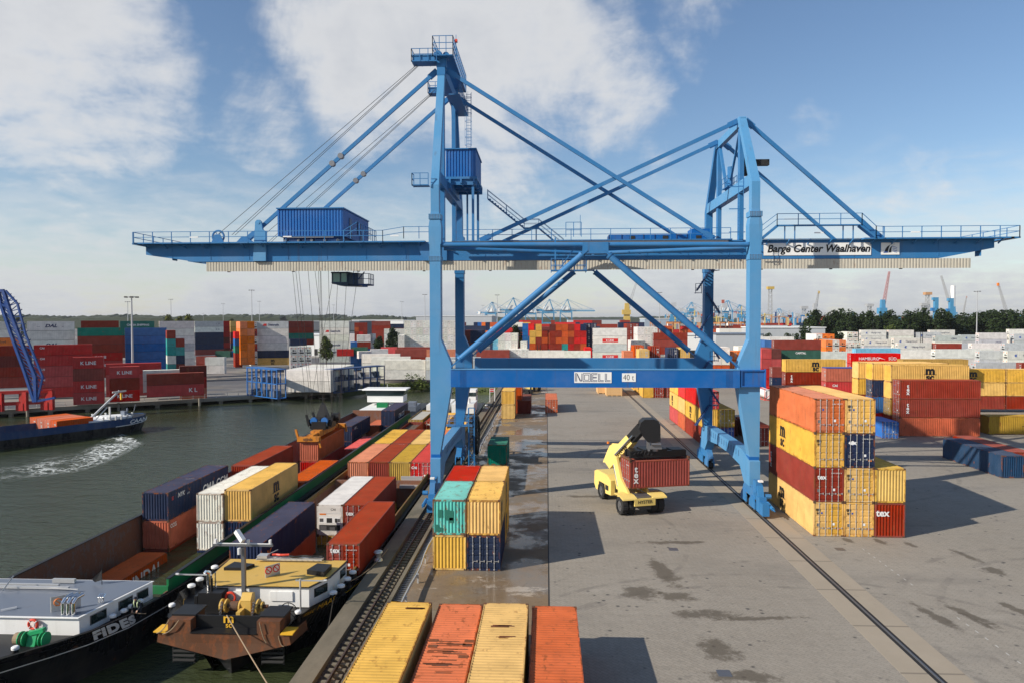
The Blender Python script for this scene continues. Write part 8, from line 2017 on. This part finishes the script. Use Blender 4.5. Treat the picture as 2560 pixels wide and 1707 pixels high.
# buildings
def shed(px0, px1, pyt, dep, depth, lab, mt=None, zg=0, band=True, roof=None, wins=0):
    p0 = atd(px0, pyt, dep); p1 = atd(px1, pyt, dep); r_ = empty('warehouse', (p0.x, p0.y, zg)); w_ = p1.x-p0.x; h_ = p0.z-zg; 
    b = MB(); b.box(0,w_,0,depth,0,h_-.4); b.build('wall', mt or M['building'], r_)
    b = MB(); b.box(-.4,w_+.4,-.4,depth+.4,h_-.4,h_); b.build('roof', roof or M['white'], r_)
    if band: b = MB(); b.box(-.05,w_+.05,-.06,-.01,h_*.55,h_*.55+1.0); b.build('window_band', M['glass'], r_)
    if wins:
        b = MB()
        for i in range(wins): x = w_*(i+.5)/wins; b.box(x-.9,x+.9,-.05,-.01,.3,3.8)
        b.build('loading_doors', M['dark'], r_)
    return tag(r_, lab, 'warehouse')
shed(1040,1230,790,620,60,'long white roofed warehouse behind the near crane legs', wins=8)
shed(700,900,803,560,50,'dark walled warehouse right of the word stack', mat('dark_cladding',(.09,.10,.12),.7), zg=ZL, roof=M['building'])
shed(735,830,836,380,30,'white and grey depot building low behind the reefer ends', M['white'], zg=ZL, wins=6, band=False)
shed(880,1010,800,720,60,'long low white shed far left of the near leg', M['white'], zg=ZL)
shed(1612,1672,796,560,30,'grey block building beside the lamp mast', mat('blue_grey_cladding',(.30,.36,.42),.6), band=False)
shed(1895,2060,818,360,30,'long grey ribbed shed right of the near crane leg', wins=0, band=False)
shed(1790,1905,834,330,26,'pale grey warehouse between the right crane legs', wins=0, band=False, roof=M['deck_grey'])
shed(1680,1750,836,330,20,'white site hut row behind the diagonal brace', M['white'], band=False, wins=8)
shed(1420,1560,799,900,50,'low grey shed under the distant cranes', roof=M['deck_grey'], band=False)
shed(1480,1660,801,1500,50,'long flat shed at the horizon', M['white'], band=False) if 0 else None
b = MB(); p = atd(1690, 858, 300); b.box(p.x-1,p.x+14,p.y,p.y+8,.01,1.0); tag(b.build('grass_verge', M['grass']), kind='structure')
# jumble of far port equipment behind the right legs
b = MB(); rnd = random.Random(12); FO = mat('hazed_orange', (.42,.22,.12), .8); EM = [CB, G_, mat('hazed_yellow', (.5,.38,.12), .8), M['building'], FO, M['blue_dark'], mat('hazed_red', (.35,.09,.06), .8)]  # orange, yellow and red desaturated to carry the haze in the paint
for i in range(230):
    px_ = rnd.uniform(1650, 2030) if i % 4 else rnd.uniform(1900, 2560); dep = rnd.uniform(650, 1000); top = 800-abs(rnd.gauss(0, 17)) if px_ < 1900 else 800-abs(rnd.gauss(0, 9)); p = atd(px_, top, dep); w_ = rnd.choice((.5,.6,1.2,3,5)); mi = rnd.choice((0,1,1,1,3,5,0,2,4)) if w_ < 2 else rnd.choice((0,3,3,1,6))
    z0 = 0 if w_ < 2 else max(0, p.z-4); b.box(p.x-w_/2,p.x+w_/2,p.y,p.y+2,z0,p.z,mi)
    if w_ < 1 and rnd.random() < .5: b.box(p.x-8,p.x+8,p.y,p.y+.6,p.z-2,p.z-1.3,mi)
tag(b.build('distant_port_equipment', EM), 'clutter of masts gantries and cabins far behind the right legs', 'port equipment', kind='stuff')
# straddle carriers
sc_b = MB(); 
for x in (-2.6,2.2):
    for y_ in (-4,4): sc_b.box(x,x+.4,y_-.2,y_+.2,.9,12)
    sc_b.box(x,x+.4,-4.6,4.6,.5,1.1); sc_b.box(x,x+.4,-4.4,4.4,11.6,12.2)
sc_b.box(-2.6,2.6,-4.2,-3.6,12.2,12.8); sc_b.box(-2.6,2.6,3.6,4.2,12.2,12.8); scm = sc_b.mesh('carrier_frame', mat('hazed_carrier_orange', (.42,.18,.07), .8))  # frame orange is muted, the haze of distance painted in
cbm = MB().box(-1.2,1.2,4.2,6,10,12).mesh('cab', M['white']); scw = MB()
for x in (-2.6,2.2):
    for y_ in (-3.5,-1.2,1.2,3.5): scw.tube((x,y_,.6),(x+.4,y_,.6),.6,10)
scw = scw.mesh('wheel', M['rubber'])
for k, (px_, lab) in enumerate(((1638,'orange straddle carrier left of the grey block building'),(1683,'orange straddle carrier right of the grey block building'),(1795,'orange straddle carrier beside the far crane leg'),(1841,'orange straddle carrier near the right leg'))):
    p = atd(px_, 802, 520); r_ = empty('straddle_carrier', (p.x, p.y, 0), .3*k); r_.scale = (1.2,1.2,1.25)
    link('carrier_frame', scm, r_); link('cab', cbm, r_); link('wheel', scw, r_); tag(r_, lab, 'straddle carrier', 'orange straddle carriers')
# two parked cars, trucks by the huts
# ================================================================= the farther containers as one mass
import numpy as np
attr = {}
def attrmat(m):
    "same paint, colour from the mesh instead of from the object"
    if m.name in attr: return attr[m.name]
    if m.name not in ('container_paint', 'container_roof_paint', 'container_frame_paint'): attr[m.name] = m; return m
    c_ = m.copy(); c_.name = m.name+'_mass'; t_ = c_.node_tree
    oi = [n for n in t_.nodes if n.type == 'OBJECT_INFO'][0]; vc = t_.nodes.new('ShaderNodeVertexColor'); vc.layer_name = 'Col'
    for l in list(t_.links):
        if l.from_node == oi and l.from_socket.name == 'Color': to = l.to_socket; t_.links.remove(l); t_.links.new(vc.outputs['Color'], to)
    attr[m.name] = c_; return c_
if MASS.items:
    mats = []; mi_ = {}; cache = {}; VV = []; LI = []; LS = []; LT = []; MI = []; CC = []; nv = 0; nl = 0
    for me_, mw, col_ in MASS.items:
        if me_.name not in cache:
            n = len(me_.vertices); v = np.empty(n*3); me_.vertices.foreach_get('co', v); nL = len(me_.loops); li = np.empty(nL, int); me_.loops.foreach_get('vertex_index', li)
            nP = len(me_.polygons); lt = np.empty(nP, int); me_.polygons.foreach_get('loop_total', lt); pm = np.empty(nP, int); me_.polygons.foreach_get('material_index', pm)
            idm = []
            for m_ in me_.materials:
                a_ = attrmat(m_)
                if a_.name not in mi_: mi_[a_.name] = len(mats); mats.append(a_)
                idm.append(mi_[a_.name])
            cache[me_.name] = (v.reshape(-1, 3), li, lt, np.array(idm)[pm])
        v, li, lt, pm = cache[me_.name]; A = np.array(mw)
        VV.append(v @ A[:3,:3].T+A[:3,3]); LI.append(li+nv); LT.append(lt); MI.append(pm); CC.append(np.tile(np.array(col_), (len(v), 1))); nv += len(v)
    VV = np.concatenate(VV); LI = np.concatenate(LI); LT = np.concatenate(LT); MI = np.concatenate(MI); CC = np.concatenate(CC)
    me = bpy.data.meshes.new('farther_containers'); me.vertices.add(len(VV)); me.vertices.foreach_set('co', VV.ravel()); me.loops.add(len(LI)); me.loops.foreach_set('vertex_index', LI)
    me.polygons.add(len(LT)); me.polygons.foreach_set('loop_start', np.concatenate([[0], np.cumsum(LT)[:-1]])); me.polygons.foreach_set('loop_total', LT)
    for m_ in mats: me.materials.append(m_)
    me.polygons.foreach_set('material_index', MI); ca = me.color_attributes.new('Col', 'FLOAT_COLOR', 'POINT'); ca.data.foreach_set('color', CC.ravel()); me.update(calc_edges=True); me.validate(); me.polygons.foreach_set('use_smooth', [False]*len(me.polygons)); me.update()
    tag(link('farther_containers', me), 'farther container stacks filling the yards behind the nearer ones', 'containers', kind='stuff')
# labels: at most sixteen words
for o in COL.objects:
    if 'cidx' in o: o['cidx_'] = 0; del o['cidx_']
    l = o.get('label')
    if l and len(l.replace('-', ' ').split()) > 16: o['label'] = ' '.join(l.split()[:16])
try: BAKING
except NameError:
    for o in COL.objects:
        if 'cidx' in o: del o['cidx']
hz = bpy.data.materials.new('haze'); hz.use_nodes = True; hn = hz.node_tree; hn.nodes.clear()
pv_ = hn.nodes.new('ShaderNodeVolumePrincipled'); pv_.inputs['Color'].default_value = (.93,.96,1,1); pv_.inputs['Density'].default_value = .00006; pv_.inputs['Anisotropy'].default_value = .3
ho_ = hn.nodes.new('ShaderNodeOutputMaterial'); hn.links.new(pv_.outputs[0], ho_.inputs['Volume'])
b = MB(); b.box(-9100,9100,-500,14100,-8,95); tag(b.build('haze', hz), 'thin pale haze over the whole harbour', 'haze', kind='stuff')
